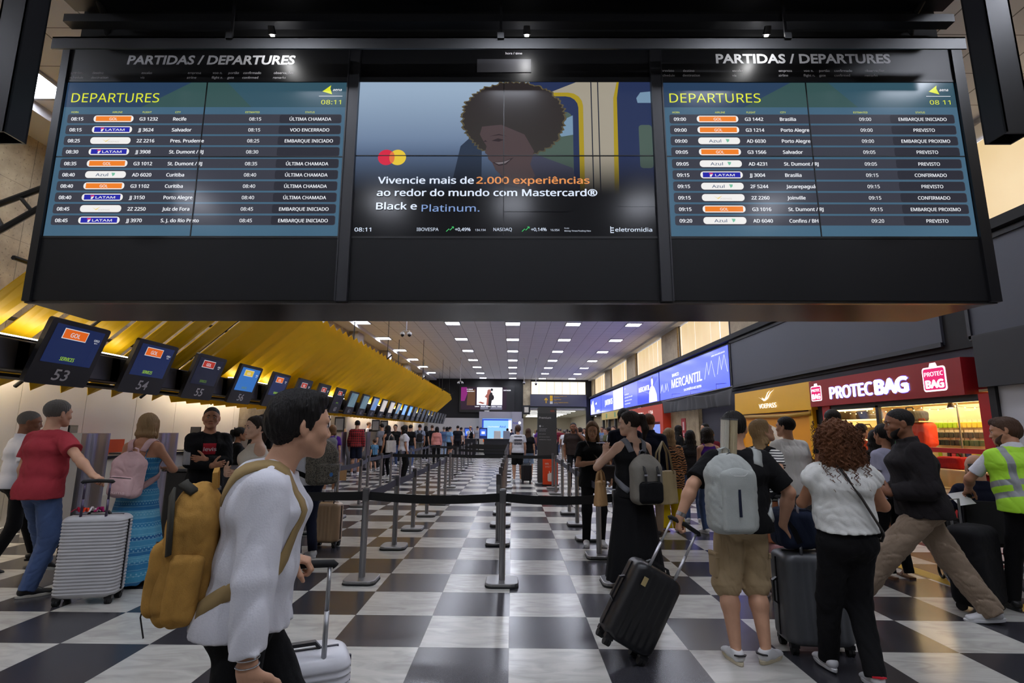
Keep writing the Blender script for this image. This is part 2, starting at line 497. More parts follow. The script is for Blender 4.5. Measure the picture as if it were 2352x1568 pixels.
def person(label, loc, rz=0, h=1.75, sex='m', cell=0.012, skin='light', hair=('short', 'dark'), look=(0, 0), lean=0.0, twist=0.0, side=0.0,
           feet=None, hands=None, poles=None, drop=0.0, build=1.0, top=None, bottom=None, shoes=None, group=None, face=None, beard=None, cat='person',
           seated=False, bust=None, fold_seed=None, hunch=0.0, kneepole=None, fine=None, over=None):
    PN[0] += 1
    seed = fold_seed or PN[0] * 7
    root = empty('person', loc, rz, label, cat, group)
    s = h / 1.75; fem = sex == 'f'
    b = build * s
    face = (cell <= .0125) if face is None else face
    fine = (cell <= .0105) if fine is None else fine
    pz = .955 * s - drop
    O = V3(0, 0, pz); RU = rotm(twist, -lean, side)
    def U(x, y, z): return O + RU @ V3(x * s, y * s, (z - .955) * s)
    sw = (.155 if fem else .178) * build ** .5
    sh = {-1: U(-sw, -.015 + hunch * .3, 1.388), 1: U(sw, -.015 + hunch * .3, 1.388)}
    nb = U(0, -.02 + hunch * .5, 1.462)
    hip = {-1: V3(-.088 * s, 0, pz - .04 * s), 1: V3(.088 * s, 0, pz - .04 * s)}
    Rh = RU @ rotm(*look) if not isinstance(look, np.ndarray) else look
    hs = (1.01 if fem else 1.06) * (s ** .5)
    hc = nb + RU @ V3(0, (.035 + hunch * .4) * s, .155 * s) + Rh @ V3(0, .012, .012) - V3(0, 0, hunch * .05)
    def Hd(x, y, z): return hc + Rh @ V3(x * hs, y * hs, z * hs)
    # legs
    ank = {}; knee = {}; tf = {}
    for i, sx in enumerate((-1, 1)):
        ft = (feet or [None, None])[i]
        if ft is None: ft = (sx * .105, 0.0, 0.0, sx * -.16, 0.0)
        x, y, z, ty, tp = ft
        R = rotm(ty, tp)
        heel = V3(x * 1.0, y, z)
        ak = heel + R @ V3(0, .0, .088 * s)
        kp = (kneepole or {}).get(sx, (sx * .12, 1, 0.1)) if not seated else (sx * .1, 1, 1)
        knee[sx], ank[sx] = ik(hip[sx], ak, .432 * s, .416 * s, kp)
        tf[sx] = (ank[sx] - R @ V3(0, 0, .088 * s), R)
    # arms
    el, wr, hd = {}, {}, {}
    for sx in (-1, 1):
        spec = (hands or {}).get(sx)
        if spec is None:
            w0 = sh[sx] + V3(sx * .055 * s, .05 * s, -.53 * s); spec = (w0, (sx * -.05, .15, -1), (-sx, 0.15, 0), 'relax')
        if isinstance(spec, dict):
            d = nrm(spec['d']); n = np.asarray(spec['n'], float); n = nrm(n - d * (n @ d))
            w0 = np.asarray(spec['q'], float) - d * .092 * s - n * .028 * s; spec = (w0, d, n, spec.get('curl', 'grip'))
        pole = (poles or {}).get(sx, (sx * .45, -1, -.25))
        el[sx], wr[sx] = ik(sh[sx], spec[0], .29 * s, .255 * s, pole)
        hd[sx] = (spec[1], spec[2], spec[3])
    allp = np.array([*sh.values(), *knee.values(), *ank.values(), *el.values(), *wr.values(), hc, O])
    lo = allp.min(0) - .22 * s - .02; hi = allp.max(0) + .22 * s + .02
    top = top or {}; bottom = bottom or {}
    bare = bottom.get('kind') in ('shorts', 'skirt', 'dress')
    af = .84 if fem else 1.0
    # ---- the body, one continuous surface
    S = SDF()
    tb = top.get('bare', False)
    q = 1.0 if tb else .82
    S.ec(O, U(0, .0, 1.10), (.135 * b * q, .095 * b * q), ((.115 if fem else .135) * b * q, .085 * b * q), k=.05, cap=.8)
    S.ec(U(0, 0, 1.10), U(0, .0, 1.32), ((.115 if fem else .135) * b * q, .085 * b * q), (.145 * b * q, .10 * b * q), k=.05, cap=.7)
    S.ec(U(0, 0, 1.30), U(0, -.015, 1.42), (.145 * b * q, .095 * b * q), (.11 * b * q, .07 * b * q), k=.05, cap=.7)
    for sx in (-1, 1):
        S.rc(nb + RU @ V3(sx * .03 * s, 0, -.02 * s), sh[sx], .045 * s * (1 if tb else .85), .052 * b * af * (1 if tb else .9), k=.05)
        S.rc(sh[sx], el[sx], .05 * b * af, .039 * b * af, k=.03)
        S.rc(el[sx], el[sx] + (wr[sx] - el[sx]) * .35, .039 * b * af, .041 * b * af, k=.02)
        S.rc(el[sx] + (wr[sx] - el[sx]) * .3, wr[sx], .041 * b * af, .0265 * b ** .5 * af, k=.02)
        hand_prims(S, wr[sx], hd[sx][0], hd[sx][1], sx, s * (.92 if fem else 1), hd[sx][2], fine)
        if bare:
            S.rc(hip[sx], knee[sx], .085 * b, .056 * b, k=.03)
            m = knee[sx] + (ank[sx] - knee[sx]) * .3 - nrm(V3(0, 1, 0)) * .012 * s
            S.rc(knee[sx], m, .053 * b, .055 * b, k=.03); S.rc(m, ank[sx], .055 * b, .036 * s, k=.03)
            t0, R = tf[sx]
            S.ec(t0 + R @ V3(0, -.03, .045) * s, t0 + R @ V3(0, .15, .03) * s, (.03 * s, .035 * s), (.036 * s, .02 * s), k=.03, x=R[:, 0])
    S.rc(nb - RU @ V3(0, 0, .03 * s), Hd(0, -.025, -.06), (.05 if fem else .06) * s, (.05 if fem else .058) * s, k=.03)
    S.el(Hd(0, -.015, .03), V3(.077, .098, .09) * hs, k=.03, R=Rh)
    S.ec(Hd(0, .026, .01), Hd(0, .04, -.082), (.064 * hs, .058 * hs), (.037 * hs, .036 * hs), k=.035, x=Rh[:, 0], cap=.85)
    if face:
        S.rc(Hd(0, .080, .006), Hd(0, .100, -.032), .008 * hs, .0105 * hs, k=.016)
        for e in (-1, 1):
            S.el(Hd(e * .0125, .093, -.037), V3(.009, .011, .008) * hs, k=.008, R=Rh)
            S.el(Hd(e * .03, .076, .021), V3(.024, .012, .008) * hs, k=.012, R=Rh)
            S.el(Hd(e * .042, .056, -.028), V3(.024, .026, .022) * hs, k=.025, R=Rh)
            S.el(Hd(e * .031, .094, .001), V3(.016, .012, .0065) * hs, k=.012, op='-', R=Rh)
            S.rc(Hd(e * .05, .0, -.05), Hd(e * .018, .062, -.094), .026 * hs, .02 * hs, k=.025)
            Re = Rh @ rotm(e * .45, 0, 0)
            S.el(Hd(e * .079, -.012, -.008), V3(.009, .021, .033) * hs, k=.008, R=Re)
            S.el(Hd(e * .089, -.006, -.006), V3(.006, .011, .019) * hs, k=.005, op='-', R=Re)
        S.el(Hd(0, .085, -.0605), V3(.022, .0095, .0055) * hs, k=.007, R=Rh)
        S.el(Hd(0, .083, -.0705), V3(.019, .0095, .0065) * hs, k=.007, R=Rh)
        S.el(Hd(0, .068, -.098), V3(.022, .018, .016) * hs, k=.02, R=Rh); S.ec(Hd(0, .062, -.045), Hd(0, .064, -.08), (.034 * hs, .024 * hs), (.03 * hs, .022 * hs), k=.02, x=Rh[:, 0])
    else:
        S.rc(Hd(0, .08, .0), Hd(0, .103, -.033), .01 * hs, .013 * hs, k=.014)
        for e in (-1, 1): S.el(Hd(e * .08, -.012, -.008), V3(.012, .022, .033) * hs, k=.008, R=Rh)
    lips = mat('lips_' + skin, tuple(int(c * f) for c, f in zip(SKIN[skin], (.92, .76, .74))), 0.5)
    lc, li = Hd(0, .091, -.066), Rh
    def region(C):
        z = ((C - lc) @ li) / (V3(.021, .012, .0088) * hs)
        return ((z * z).sum(1) < 1) * (1 if face else 0)
    S.build('body', [skin_mat(skin), lips], root, min(cell, .0055) if fine else cell * .8, lo, hi, region)
    # ---- eyes
    if face and face != 'back':
        for e in (-1, 1):
            m = MB()
            c = Vector(Hd(e * .031, .0738, .0)); R = Matrix(Rh.tolist())
            def ball(c, r, n=12, mm=None):
                rings = []
                for i in range(n // 2 + 1):
                    a = math.pi * i / (n // 2); rr = max(math.sin(a), .02) * r
                    rings.append([c + R @ Vector((rr * math.cos(2 * math.pi * k / n), -math.cos(a) * r, rr * math.sin(2 * math.pi * k / n))) for k in range(n)])
                m.rings(rings)
            ball(c, .0112 * hs); m.cur = 1; ball(c + R @ Vector((0, .0055 * hs, 0)), .0066 * hs)
            m.build('eye', [mat('eye_white', (165, 155, 146), .3), mat('iris', (30, 20, 15), .2)], root, smooth=True)
            m = MB()
            m.tube([Hd(e * .014, .0915, .023), Hd(e * .03, .0885, .0265), Hd(e * .05, .073, .019)], [.0035 * hs, .0045 * hs, .0025 * hs], 6)
            m.build('eyebrow', hair_mat(hair[1] if hair[0] != 'bald' else 'dark'), root, smooth=True)
    # ---- hair
    hk = hair[0]
    hm = hair_mat(hair[1]) if hair[1] else None
    if hk != 'bald' or hair[1]:
        S = SDF(); t = {'short': 1.0, 'crop': .955, 'full': 1.06, 'bald': .93}.get(hk, 1.03)
        S.el(Hd(0, -.018, .034), V3(.085, .106, .094) * hs * t, R=Rh)
        if hk == 'full':
            S.el(Hd(0, .03, .098), V3(.06, .05, .03) * hs, k=.02, R=Rh); S.el(Hd(0, -.06, .0), V3(.075, .065, .08) * hs, k=.03, R=Rh)
        a, c = V3(0, .0, -.03), V3(0, .076, .078)
        if hk in ('long', 'bob', 'pony', 'bun', 'curly', 'longback'): a, c = V3(0, .014, -.03), V3(0, .07, .084)
        dv = nrm(c - a); nn = V3(0, dv[2], -dv[1])
        S.pl(Hd(*a), Rh @ nn, k=.012)
        if hk in ('short', 'crop', 'full', 'bald', 'pony', 'bun'):
            zc = {'crop': -.045, 'full': -.085, 'bald': -.04}.get(hk, -.065)
            S.pl(Hd(0, 0, zc), Rh @ V3(0, .35, -1), k=.012)
        if hk == 'bald': S.pl(Hd(0, 0, .035), Rh @ V3(0, 0, 1), k=.008)
        if hk in ('long', 'bob', 'longback'):
            Ld = .17 if hk == 'bob' else .34
            e = hc + Rh @ V3(0, -.055, -.05) + V3(0, -.02, 0); f = U(0, -.115, 1.60 - Ld) if hk != 'bob' else Hd(0, -.05, -Ld)
            S.ec(Hd(0, -.045, .0), Hd(0, -.05, -.1), (.086 * hs, .068 * hs), (.092 * hs, .06 * hs), k=.03, x=Rh[:, 0], cap=.5)
            S.ec(Hd(0, -.05, -.09), f, (.09 * hs, .055 * hs), (.075 * hs, .022 * hs), k=.03, x=Rh[:, 0], cap=.5)
            for e2 in (() if hk == 'longback' else (-1, 1)):
                S.rc(Hd(e2 * .072, .02, .03), Hd(e2 * .08, .015, -.13), .022 * hs, .018 * hs, k=.03)
                if hk == 'long': S.rc(Hd(e2 * .08, .015, -.12), U(e2 * .1, .09, 1.33), .02 * hs, .01 * hs, k=.03)
        if hk == 'pony':
            S.rc(Hd(0, -.11, .06), Hd(0, -.145, .05), .02 * hs, .025 * hs, k=.01)
            S.rc(Hd(0, -.14, .055), Hd(.02, -.155, -.06), .03 * hs, .034 * hs, k=.02); S.rc(Hd(.02, -.155, -.06), Hd(.03, -.13, -.17), .034 * hs, .012 * hs, k=.02)
        if hk == 'bun':
            S.el(Hd(0, -.1, -.02), V3(.05, .045, .05) * hs, k=.015, R=Rh)
            S.rc(Hd(0, -.12, -.03), Hd(.01, -.12, -.2), .026 * hs, .014 * hs, k=.02)
        if hk == 'curly':
            S.el(Hd(0, -.03, -.01), V3(.138, .128, .125) * hs, k=.03, R=Rh); S.el(Hd(0, -.07, -.13), V3(.145, .085, .12) * hs, k=.05, R=Rh)
            fc = Hd(0, .10, -.05)
            S.el(fc, V3(.062, .09, .085) * hs, k=.02, op='-', R=Rh)
        def strands(P):
            q = (P - hc) @ Rh
            an = np.arctan2(q[:, 0], q[:, 1] + .02)
            if hk == 'curly':
                return .011 * (np.sin(q[:, 0] * 120 + 2 * np.sin(q[:, 2] * 90)) * np.sin(q[:, 2] * 110 + 2 * np.sin(q[:, 1] * 100)) + .6 * np.sin(q[:, 1] * 150 + q[:, 2] * 60))
            cr_ = .35 if hk in ('crop', 'bald') else 1.0
            return cr_ * .0022 * np.sin(an * 26 + 2.5 * np.sin(q[:, 2] * 20 + an * 3)) + cr_ * .0016 * np.sin(an * 55 + q[:, 2] * 60) + (.003 * np.sin(q[:, 0] * 70 + q[:, 2] * 50) if hk == 'full' else 0)
        if cell < .016 : S.disp = strands; S.dmax = .012 if hk == 'curly' else .006
        ho = S.build('hair', hm, root, min(cell * .8, .008), hc - V3(.25, .3, .5), hc + V3(.25, .3, .25))
        if hk == 'curly' and cell < .012:
            rg = random.Random(4); m = MB()
            for i in range(150):
                th = rg.uniform(-math.pi, math.pi); zz = rg.uniform(-.26, .12)
                if abs(th) < .95 and zz > -.2: continue
                R0 = .125 + .02 * (zz < -.05)
                p0 = Hd(R0 * math.sin(th), -.035 + R0 * math.cos(th) * .9, zz)
                L = rg.uniform(.05, .11); rr = rg.uniform(.006, .011); ph = rg.uniform(0, 6); out = V3(math.sin(th), math.cos(th), 0) @ Rh.T
                m.tube([p0 + V3(0, 0, -L * k / 14) + out * (.012 + .02 * k / 14) + V3(rr * math.cos(ph + k * .95), rr * math.sin(ph + k * .95), 0) for k in range(15)], [.0028 * (1 - .5 * k / 14) for k in range(15)], 5)
            m.build('curls', hm, ho, smooth=True)
    if beard:
        S = SDF(); S.ec(Hd(0, .03, -.04), Hd(0, .045, -.088), (.063 * hs, .055 * hs), (.043 * hs, .043 * hs), k=.03, x=Rh[:, 0], cap=.9)
        for e in (-1, 1): S.rc(Hd(e * .062, .012, -.02), Hd(e * .03, .06, -.09), .016 * hs, .02 * hs, k=.02)
        S.pl(Hd(0, .05, -.048), Rh @ V3(0, .45, 1), k=.01); S.el(Hd(0, .1, -.066), V3(.024, .03, .012) * hs, k=.006, op='-', R=Rh)
        S.build('beard', hair_mat(beard), root, cell * .7, hc - .16, hc + .12)
    # ---- clothes above the waist
    for top in [top] + list(over or []):
        tk = top.get('kind')
        if not tk: continue
        e = top.get('ease', .012) * s; S = SDF()
        hemz = pz + top.get('hem', -.06) * s
        w1 = (.128 if fem else .15); flare = top.get('flare', 0.0)
        A0 = V3(0, 0, hemz - .05)
        S.ec(A0 + V3(0, -.012, 0), U(0, 0, 1.10), ((.170 + flare) * b + e, (.134 + flare * .7) * b + e), (w1 * b + e, .103 * b + e), k=.06, cap=.8)
        S.ec(U(0, 0, 1.10), U(0, .0, 1.31), (w1 * b + e, .10 * b + e), ((.15 if fem else .172) * b + e, .112 * b + e), k=.06, cap=.6)
        S.ec(U(0, 0, 1.31), U(0, -.015, 1.415), ((.15 if fem else .172) * b + e, .108 * b + e), (.13 * b, .075 * b + e * .6), k=.06, cap=.6)
        if fem and bust is not False:
            for sx in (-1, 1): S.el(U(sx * .07, .085, 1.28), V3(.062, .06, .062) * b, k=.05)
        if hunch: S.el(U(0, -.07, 1.36), V3(.14, .08, .12) * b, k=.06)
        if top.get('hem', -.06) < -.02 and not seated:
            for sx in (-1, 1): S.el(V3(sx * .07 * s, -.058 * s, pz - .03 * s), V3(.082, .074, .088) * b + e, k=.06)
        sl = top.get('sleeve', .55)
        TP = list(S.p)
        if top.get('open'): S.bx(U(0, .22, 1.18), (top['open'] * s, .16, .5), .01, op='-', k=.01, R=RU)
        for sx in (-1, 1):
            if sl > 0 or tk != 'tank':
                S.rc(nb + RU @ V3(sx * .035 * s, 0, -.024 * s), sh[sx] - RU @ V3(sx * .012 * s, 0, .008 * s), .046 * s, .046 * b + e * .5, k=.05)
            else:
                S.rc(nb + RU @ V3(sx * .075 * s, 0.0, -.035 * s), sh[sx] + RU @ V3(-sx * .055 * s, 0, -.02 * s), .045 * s, .045 * b, k=.03)
            TP = TP + [S.p[-1]]
            if sl > 0:
                u = min(sl, 1.0); E = sh[sx] + (el[sx] - sh[sx]) * u
                S.rc(sh[sx], E, .05 * b * af + e * .6, (.05 - .006 * u) * b * af + e * (.95 if sl < 1 else .75), k=.03, cap=sl < 1)
                if sl > 1:
                    u = min(sl - 1, 1.0); F = el[sx] + (wr[sx] - el[sx]) * u
                    S.rc(el[sx], F, .044 * b * af + e * .75, (.044 - .013 * u) * b * af + e * .7, k=.012, cap=True)
        T_ = SDF(); T_.p = list(TP)
        if top.get('cap'):                                     # wide cap sleeves standing off the shoulder
            for sx in (-1, 1): S.rc(sh[sx] + V3(-sx * .06, 0, .0), sh[sx] + V3(sx * .055 * s, 0, -.035 * s), .055, .05, k=.03)
        S.pl((0, 0, hemz), (0, 0, -1) if not top.get('hemtilt') else (0, top['hemtilt'], -1), k=.006)
        nk = top.get('neck', .078)
        if top.get('collar'):
            S.ec(nb + RU @ V3(0, 0, -.05 * s), nb + RU @ V3(0, .012 * s, top['collar'] * s), (.085 * s, .083 * s), (.080 * s, .078 * s), k=.02, cut='b', cap=.5)
            S.ec(nb, nb + RU @ V3(0, .015 * s, .12 * s), (.056 * s, .056 * s), (.060 * s, .058 * s), op='-', k=.004)
        else:
            S.el(nb + RU @ V3(0, .03 * s, .045 * s), V3(nk, nk * 1.05, nk) * s, k=.012, op='-', R=RU)
        if top.get('vneckback'): S.el(U(0, -.11, 1.40), V3(.04, .06, .11) * s, k=.01, op='-')
        if top.get('cutback'):                                  # low straight back
            S.fn(lambda P: np.minimum(P[:, 2] - U(0, 0, top['cutback'])[2], 1), k=.01)
        am = top.get('fold', .0045)
        if cell < .02: S.disp = folds(seed, am, 24); S.dmax = am * 1.5
        to = S.build(top.get('name', 'shirt'), top['mat'], root, cell * top.get('res', 1), lo, hi, top.get('mi'))
        if top.get('straps'):
            m = MB()
            for sx in (-1, 1):
                m.tube([U(sx * .085, -.10, top['cutback'] - .02), U(sx * .095, -.085, 1.36), U(sx * .095, -.02, 1.472), U(sx * .085, .08, 1.40), U(sx * .08, .125, 1.3)], .006, 6, flat=(.014, .005))
            m.build('strap', top['straps'], to)
    # ---- clothes below the waist
    bk = bottom.get('kind'); wd = bottom.get('wide', 1.0)
    if bk:
        S = SDF(); wz = pz + bottom.get('rise', .10) * s
        if bk in ('trousers', 'shorts'):
            S.ec(V3(0, 0, wz + .03), V3(0, -.012 * s, pz - .05 * s), (.138 * b, .104 * b), (.152 * b, .118 * b), k=.04, cap=.6)
            if not seated:
                for sx in (-1, 1): S.el(V3(sx * .07 * s, -.062 * s, pz - .03 * s), V3(.078, .07, .085) * b, k=.05)
            for sx in (-1, 1):
                if bk == 'trousers':
                    S.rc(hip[sx], knee[sx], .084 * b * wd ** .5, .066 * b * wd, k=.05)
                    a = ank[sx] + nrm(ank[sx] - knee[sx]) * .03 * s * bottom.get('long', 1)
                    S.rc(knee[sx], a, .065 * b * wd, .05 * b * wd * bottom.get('flare', 1), k=.03, cap=True)
                else:
                    u = bottom.get('frac', .8)
                    if u <= 1:
                        S.rc(hip[sx], hip[sx] + (knee[sx] - hip[sx]) * u, .098 * b, .092 * b * wd, k=.05, cap=True)
                    else:
                        S.rc(hip[sx], knee[sx], .088 * b, .083 * b * wd, k=.025)
                        S.rc(knee[sx], knee[sx] + (ank[sx] - knee[sx]) * (u - 1), .083 * b * wd, .083 * b * wd, k=.02, cap=True)
            S.pl((0, 0, wz), (0, 0, 1), k=.005)
            fk = folds(seed + 3, bottom.get('fold', .004), 26)
            if cell < .02: S.disp = fk; S.dmax = .006
        else:
            hz = bottom.get('hemz', .3); rx, ry = bottom.get('hem', (.25, .22))
            c = V3(0, bottom.get('off', 0), hz)
            S.ec(V3(0, 0, wz + .05), V3(0, -.01, pz - .06 * s), (.135 * b, .1 * b), (.168 * b, .135 * b), k=.05, cap=.5)
            S.ec(V3(0, -.01, pz - .04 * s), c, (.178 * b, .142 * b), (rx, ry), k=.06, cut='b', cap=.5)
            S.pl((0, 0, wz), (0, 0, 1), k=.005)
            def pleat(P):
                an = np.arctan2(P[:, 0], P[:, 1]); f = np.clip((pz - P[:, 2]) / max(pz - hz, .1), 0, 1)
                return f * (bottom.get('pleat', .012) * np.sin(an * 9 + 2 * np.sin(an * 3 + 1)) + .004 * np.sin(an * 21))
            if cell < .02: S.disp = pleat; S.dmax = .02
            S.fn(lambda P: hz - P[:, 2])
        S.build(bottom.get('name', {'trousers': 'trousers', 'shorts': 'shorts'}.get(bk, 'skirt')), bottom['mat'], root, cell * bottom.get('res', 1), np.minimum(lo, V3(-.35, -.35, -.02)), np.maximum(hi, V3(.35, .35, .5)), bottom.get('mi'))
    # ---- shoes
    if shoes:
        for sx in (-1, 1):
            t0, R = tf[sx]
            def F(x, y, z): return t0 + R @ V3(x * s, y * s, z * s)
            S = SDF(); c = min(cell, .012)
            if shoes.get('kind', 'shoe') == 'sandal':
                m = MB(); m.tube([F(0, -.055, .012), F(0, .03, .012), F(0, .17, .012)], .01, flat=(.075 * s, .022), up=R[:, 2])
                sh_o = m.build('sandal', shoes['mat'], root)
                m = MB(); m.tube([F(-.042, .09, .02), F(0, .10, .058), F(.042, .09, .02)], .01, flat=(.03, .006)); m.build('strap', shoes['mat'], sh_o)
                continue
            S.rc(F(0, -.035, .05), F(0, .05, .05), .036 * s, .034 * s, k=.02)
            S.rc(F(0, -.025, .06), F(0, 0, .095), .036 * s, .038 * s, k=.03)
            S.ec(F(0, .04, .042), F(0, .155, .03), (.04 * s, .034 * s), (.038 * s, .022 * s), k=.03, x=R[:, 0], cap=1.0)
            S.pl(F(0, 0, .018), R @ V3(0, 0, -1)); S.pl(F(0, 0, .10), R @ V3(0, -.25, 1), k=.004)
            so = S.build('shoe', shoes['mat'], root, c, t0 - .3, t0 + .3)
            m = MB(); o = []
            for k in range(20):
                a = 2 * math.pi * k / 20; y = math.sin(a)
                o.append(((.037 + .006 * (y > 0)) * math.cos(a), .055 + .135 * y))
            rings = [[F(x * f, .055 + (y - .055) * f, z) for x, y in o] for z, f in ((0, .95), (.004, 1), (.022, 1.03), (.026, 1.0))]
            m.rings(rings); m.build('sole', shoes.get('sole', shoes['mat']), so, smooth=False)
    root['_j'] = 0; del root['_j']
    return root, dict(sh=sh, el=el, wr=wr, nb=nb, hc=hc, U=U, Hd=Hd, RU=RU, Rh=Rh, pz=pz, knee=knee, ank=ank, s=s, b=b, tf=tf, torso=T_, loc=loc, rz=rz)
def hug(J, pts, off=.008, n=26):
    """a path laid onto the clothes of the trunk: points and outward normals, in the wearer's frame"""
    T = J['torso']; P = np.array([np.asarray(p, float) for p in pts])
    d = np.concatenate([[0], np.cumsum(np.linalg.norm(np.diff(P, axis=0), axis=1))]); t = np.linspace(0, d[-1], n)
    Q = np.stack([np.interp(t, d, P[:, k]) for k in range(3)], 1)
    def grad(Q):
        h = .006; g = np.stack([T.ev(Q + h * np.eye(3)[k]) - T.ev(Q - h * np.eye(3)[k]) for k in range(3)], 1); return g / (np.linalg.norm(g, axis=1, keepdims=True) + 1e-9)
    for it in range(12):
        g = grad(Q); Q = Q - np.clip(T.ev(Q) - off, -.04, .04)[:, None] * g * .8
        if it in (4, 8): Q[1:-1] = (Q[:-2] + 2 * Q[1:-1] + Q[2:]) / 4
    return Q, grad(Q)
def worn_strap(J, parent, pts, w, name, m, th=.008, off=.008):
    Q, g = hug(J, pts, off); R_ = Matrix.Rotation(J['rz'], 4, 'Z'); W = Matrix.Translation(Vector(J['loc'])) @ R_
    inv = parent.matrix_basis.inverted() @ W; r3 = inv.to_3x3()
    return MB().tube([inv @ Vector(q) for q in Q], .01, flat=(w, th), ups=[r3 @ Vector(n_) for n_ in g]).build(name, m, parent, smooth=True)
def attach(name, mb, m, root, smooth=True): return mb.build(name, m, root, smooth=smooth)
def to_local(root, p):
    c, sn = math.cos(root.rotation_euler[2]), math.sin(root.rotation_euler[2]); d = V3(*p) - V3(*root.location)
    return V3(c * d[0] + sn * d[1], -sn * d[0] + c * d[1], d[2])
def local_of(loc, rz, p):
    c, sn = math.cos(rz), math.sin(rz); d = V3(*p) - V3(*loc); return V3(c * d[0] + sn * d[1], -sn * d[0] + c * d[1], d[2])
def ldir(rz, d):
    c, sn = math.cos(rz), math.sin(rz); return V3(c * d[0] + sn * d[1], -sn * d[0] + c * d[1], d[2])
# ------------------------------------------------------------------ the hall
ORD = ['first', 'second', 'third', 'fourth', 'fifth', 'sixth', 'seventh', 'eighth', 'ninth', 'tenth', 'eleventh', 'twelfth', 'thirteenth', 'fourteenth', 'fifteenth', 'sixteenth', 'seventeenth', 'eighteenth', 'nineteenth', 'twentieth', 'twenty-first', 'twenty-second', 'twenty-third', 'twenty-fourth', 'twenty-fifth', 'twenty-sixth', 'twenty-seventh', 'twenty-eighth', 'twenty-ninth', 'thirtieth']
CEIL = 6.42
XL, XR, YE = -8.0, 7.65, 49.5
TILE = 0.65

def floor_material():
    g = G('marble_and_granite_checker')
    X, Y, Z = g.xyz()
    i = g.math('DIVIDE', X, TILE); i = g.math('ADD', i, 0.0198)
    j = g.math('DIVIDE', Y, TILE); j = g.math('ADD', j, -6.2645 + 20)
    fi, fj = g.math('FLOOR', i), g.math('FLOOR', j)
    sm = g.math('ADD', fi, fj)
    par = g.math('MODULO', g.math('ADD', sm, 400.0), 2.0)
    par = g.math('GREATER_THAN', par, 0.5)
    # veins shift from tile to tile
    idv = g.n('CombineXYZ'); g.l(fi, idv.inputs[0]); g.l(fj, idv.inputs[1])
    wn = g.n('TexWhiteNoise'); g.l(idv.outputs[0], wn.inputs['Vector'])
    sc3 = g.n('VectorMath', operation='SCALE'); g.l(wn.outputs['Color'], sc3.inputs[0]); sc3.inputs['Scale'].default_value = 30
    ad = g.n('VectorMath', operation='ADD'); g.l(g.tc.outputs['Object'], ad.inputs[0]); g.l(sc3.outputs[0], ad.inputs[1])
    mp = g.n('Mapping'); mp.inputs['Scale'].default_value = (1, 3.2, 1); mp.inputs['Rotation'].default_value = (0, 0, 0.6); g.l(ad.outputs[0], mp.inputs[0])
    nz = g.n('TexNoise', i_Scale=2.6, i_Detail=8.0, i_Distortion=1.2); g.l(mp.outputs[0], nz.inputs['Vector'])
    rp = g.n('ValToRGB'); g.l(nz.outputs[0], rp.inputs[0])
    e = rp.color_ramp.elements
    e[0].position = 0.30; e[0].color = (*lin((168, 166, 160)), 1); e[1].position = 0.6; e[1].color = (*lin((196, 194, 187)), 1)
    spk = g.n('TexNoise', i_Scale=160.0, i_Detail=2.0); g.l(g.tc.outputs['Object'], spk.inputs['Vector'])
    rb = g.n('ValToRGB'); g.l(spk.outputs[0], rb.inputs[0])
    e = rb.color_ramp.elements
    e[0].position = 0.35; e[0].color = (*lin((42, 42, 47)), 1); e[1].position = 0.7; e[1].color = (*lin((66, 65, 71)), 1)
    vv = g.mix(g.math('MULTIPLY', wn.outputs['Value'], 0.16), rp.outputs[0], (146, 144, 140))
    c = g.mix(par, rb.outputs[0], vv)
    # joints
    def edge(a):
        fr = g.math('FRACT', a); d = g.math('ABSOLUTE', g.math('SUBTRACT', fr, 0.5)); return g.math('GREATER_THAN', d, 0.4962)
    jn = g.math('MAXIMUM', edge(i), edge(j))
    c = g.mix(g.math('MULTIPLY', jn, 0.55), c, (58, 56, 54))
    # scuffs
    sn = g.n('TexNoise', i_Scale=0.9, i_Detail=6.0); g.l(g.tc.outputs['Object'], sn.inputs['Vector'])
    g.l(c, g.b.inputs['Base Color'])
    r = g.n('MapRange'); r.inputs[1].default_value = .3; r.inputs[2].default_value = .75; r.inputs[3].default_value = .2; r.inputs[4].default_value = .27
    g.l(sn.outputs[0], r.inputs[0]); g.l(r.outputs[0], g.b.inputs['Roughness'])
    g.b.inputs['Specular IOR Level'].default_value = 0.45
    return g.m
def ceiling_material():
    g = G('ceiling_tiles')
    X, Y, Z = g.xyz()
    def edge(a, off, p, wd):
        fr = g.math('FRACT', g.math('DIVIDE', g.math('ADD', a, 100 * p + off), p)); d = g.math('ABSOLUTE', g.math('SUBTRACT', fr, 0.5)); return g.math('GREATER_THAN', d, 0.5 - wd)
    px, py = 2.772 / 4, 4.163 / 6
    jn = g.math('MAXIMUM', edge(X, 0.03 + px / 2, px, .014), edge(Y, -23.37 + py / 2 + 4.163 * 8, py, .010))
    nz = g.n('TexNoise', i_Scale=1.1, i_Detail=3.0); g.l(g.tc.outputs['Object'], nz.inputs['Vector'])
    base = g.mix(nz.outputs[0], (216, 216, 220), (228, 228, 232))
    g.l(g.mix(g.math('MULTIPLY', jn, .8), base, (92, 90, 92)), g.b.inputs['Base Color'])
    g.b.inputs['Roughness'].default_value = .9
    return g.m
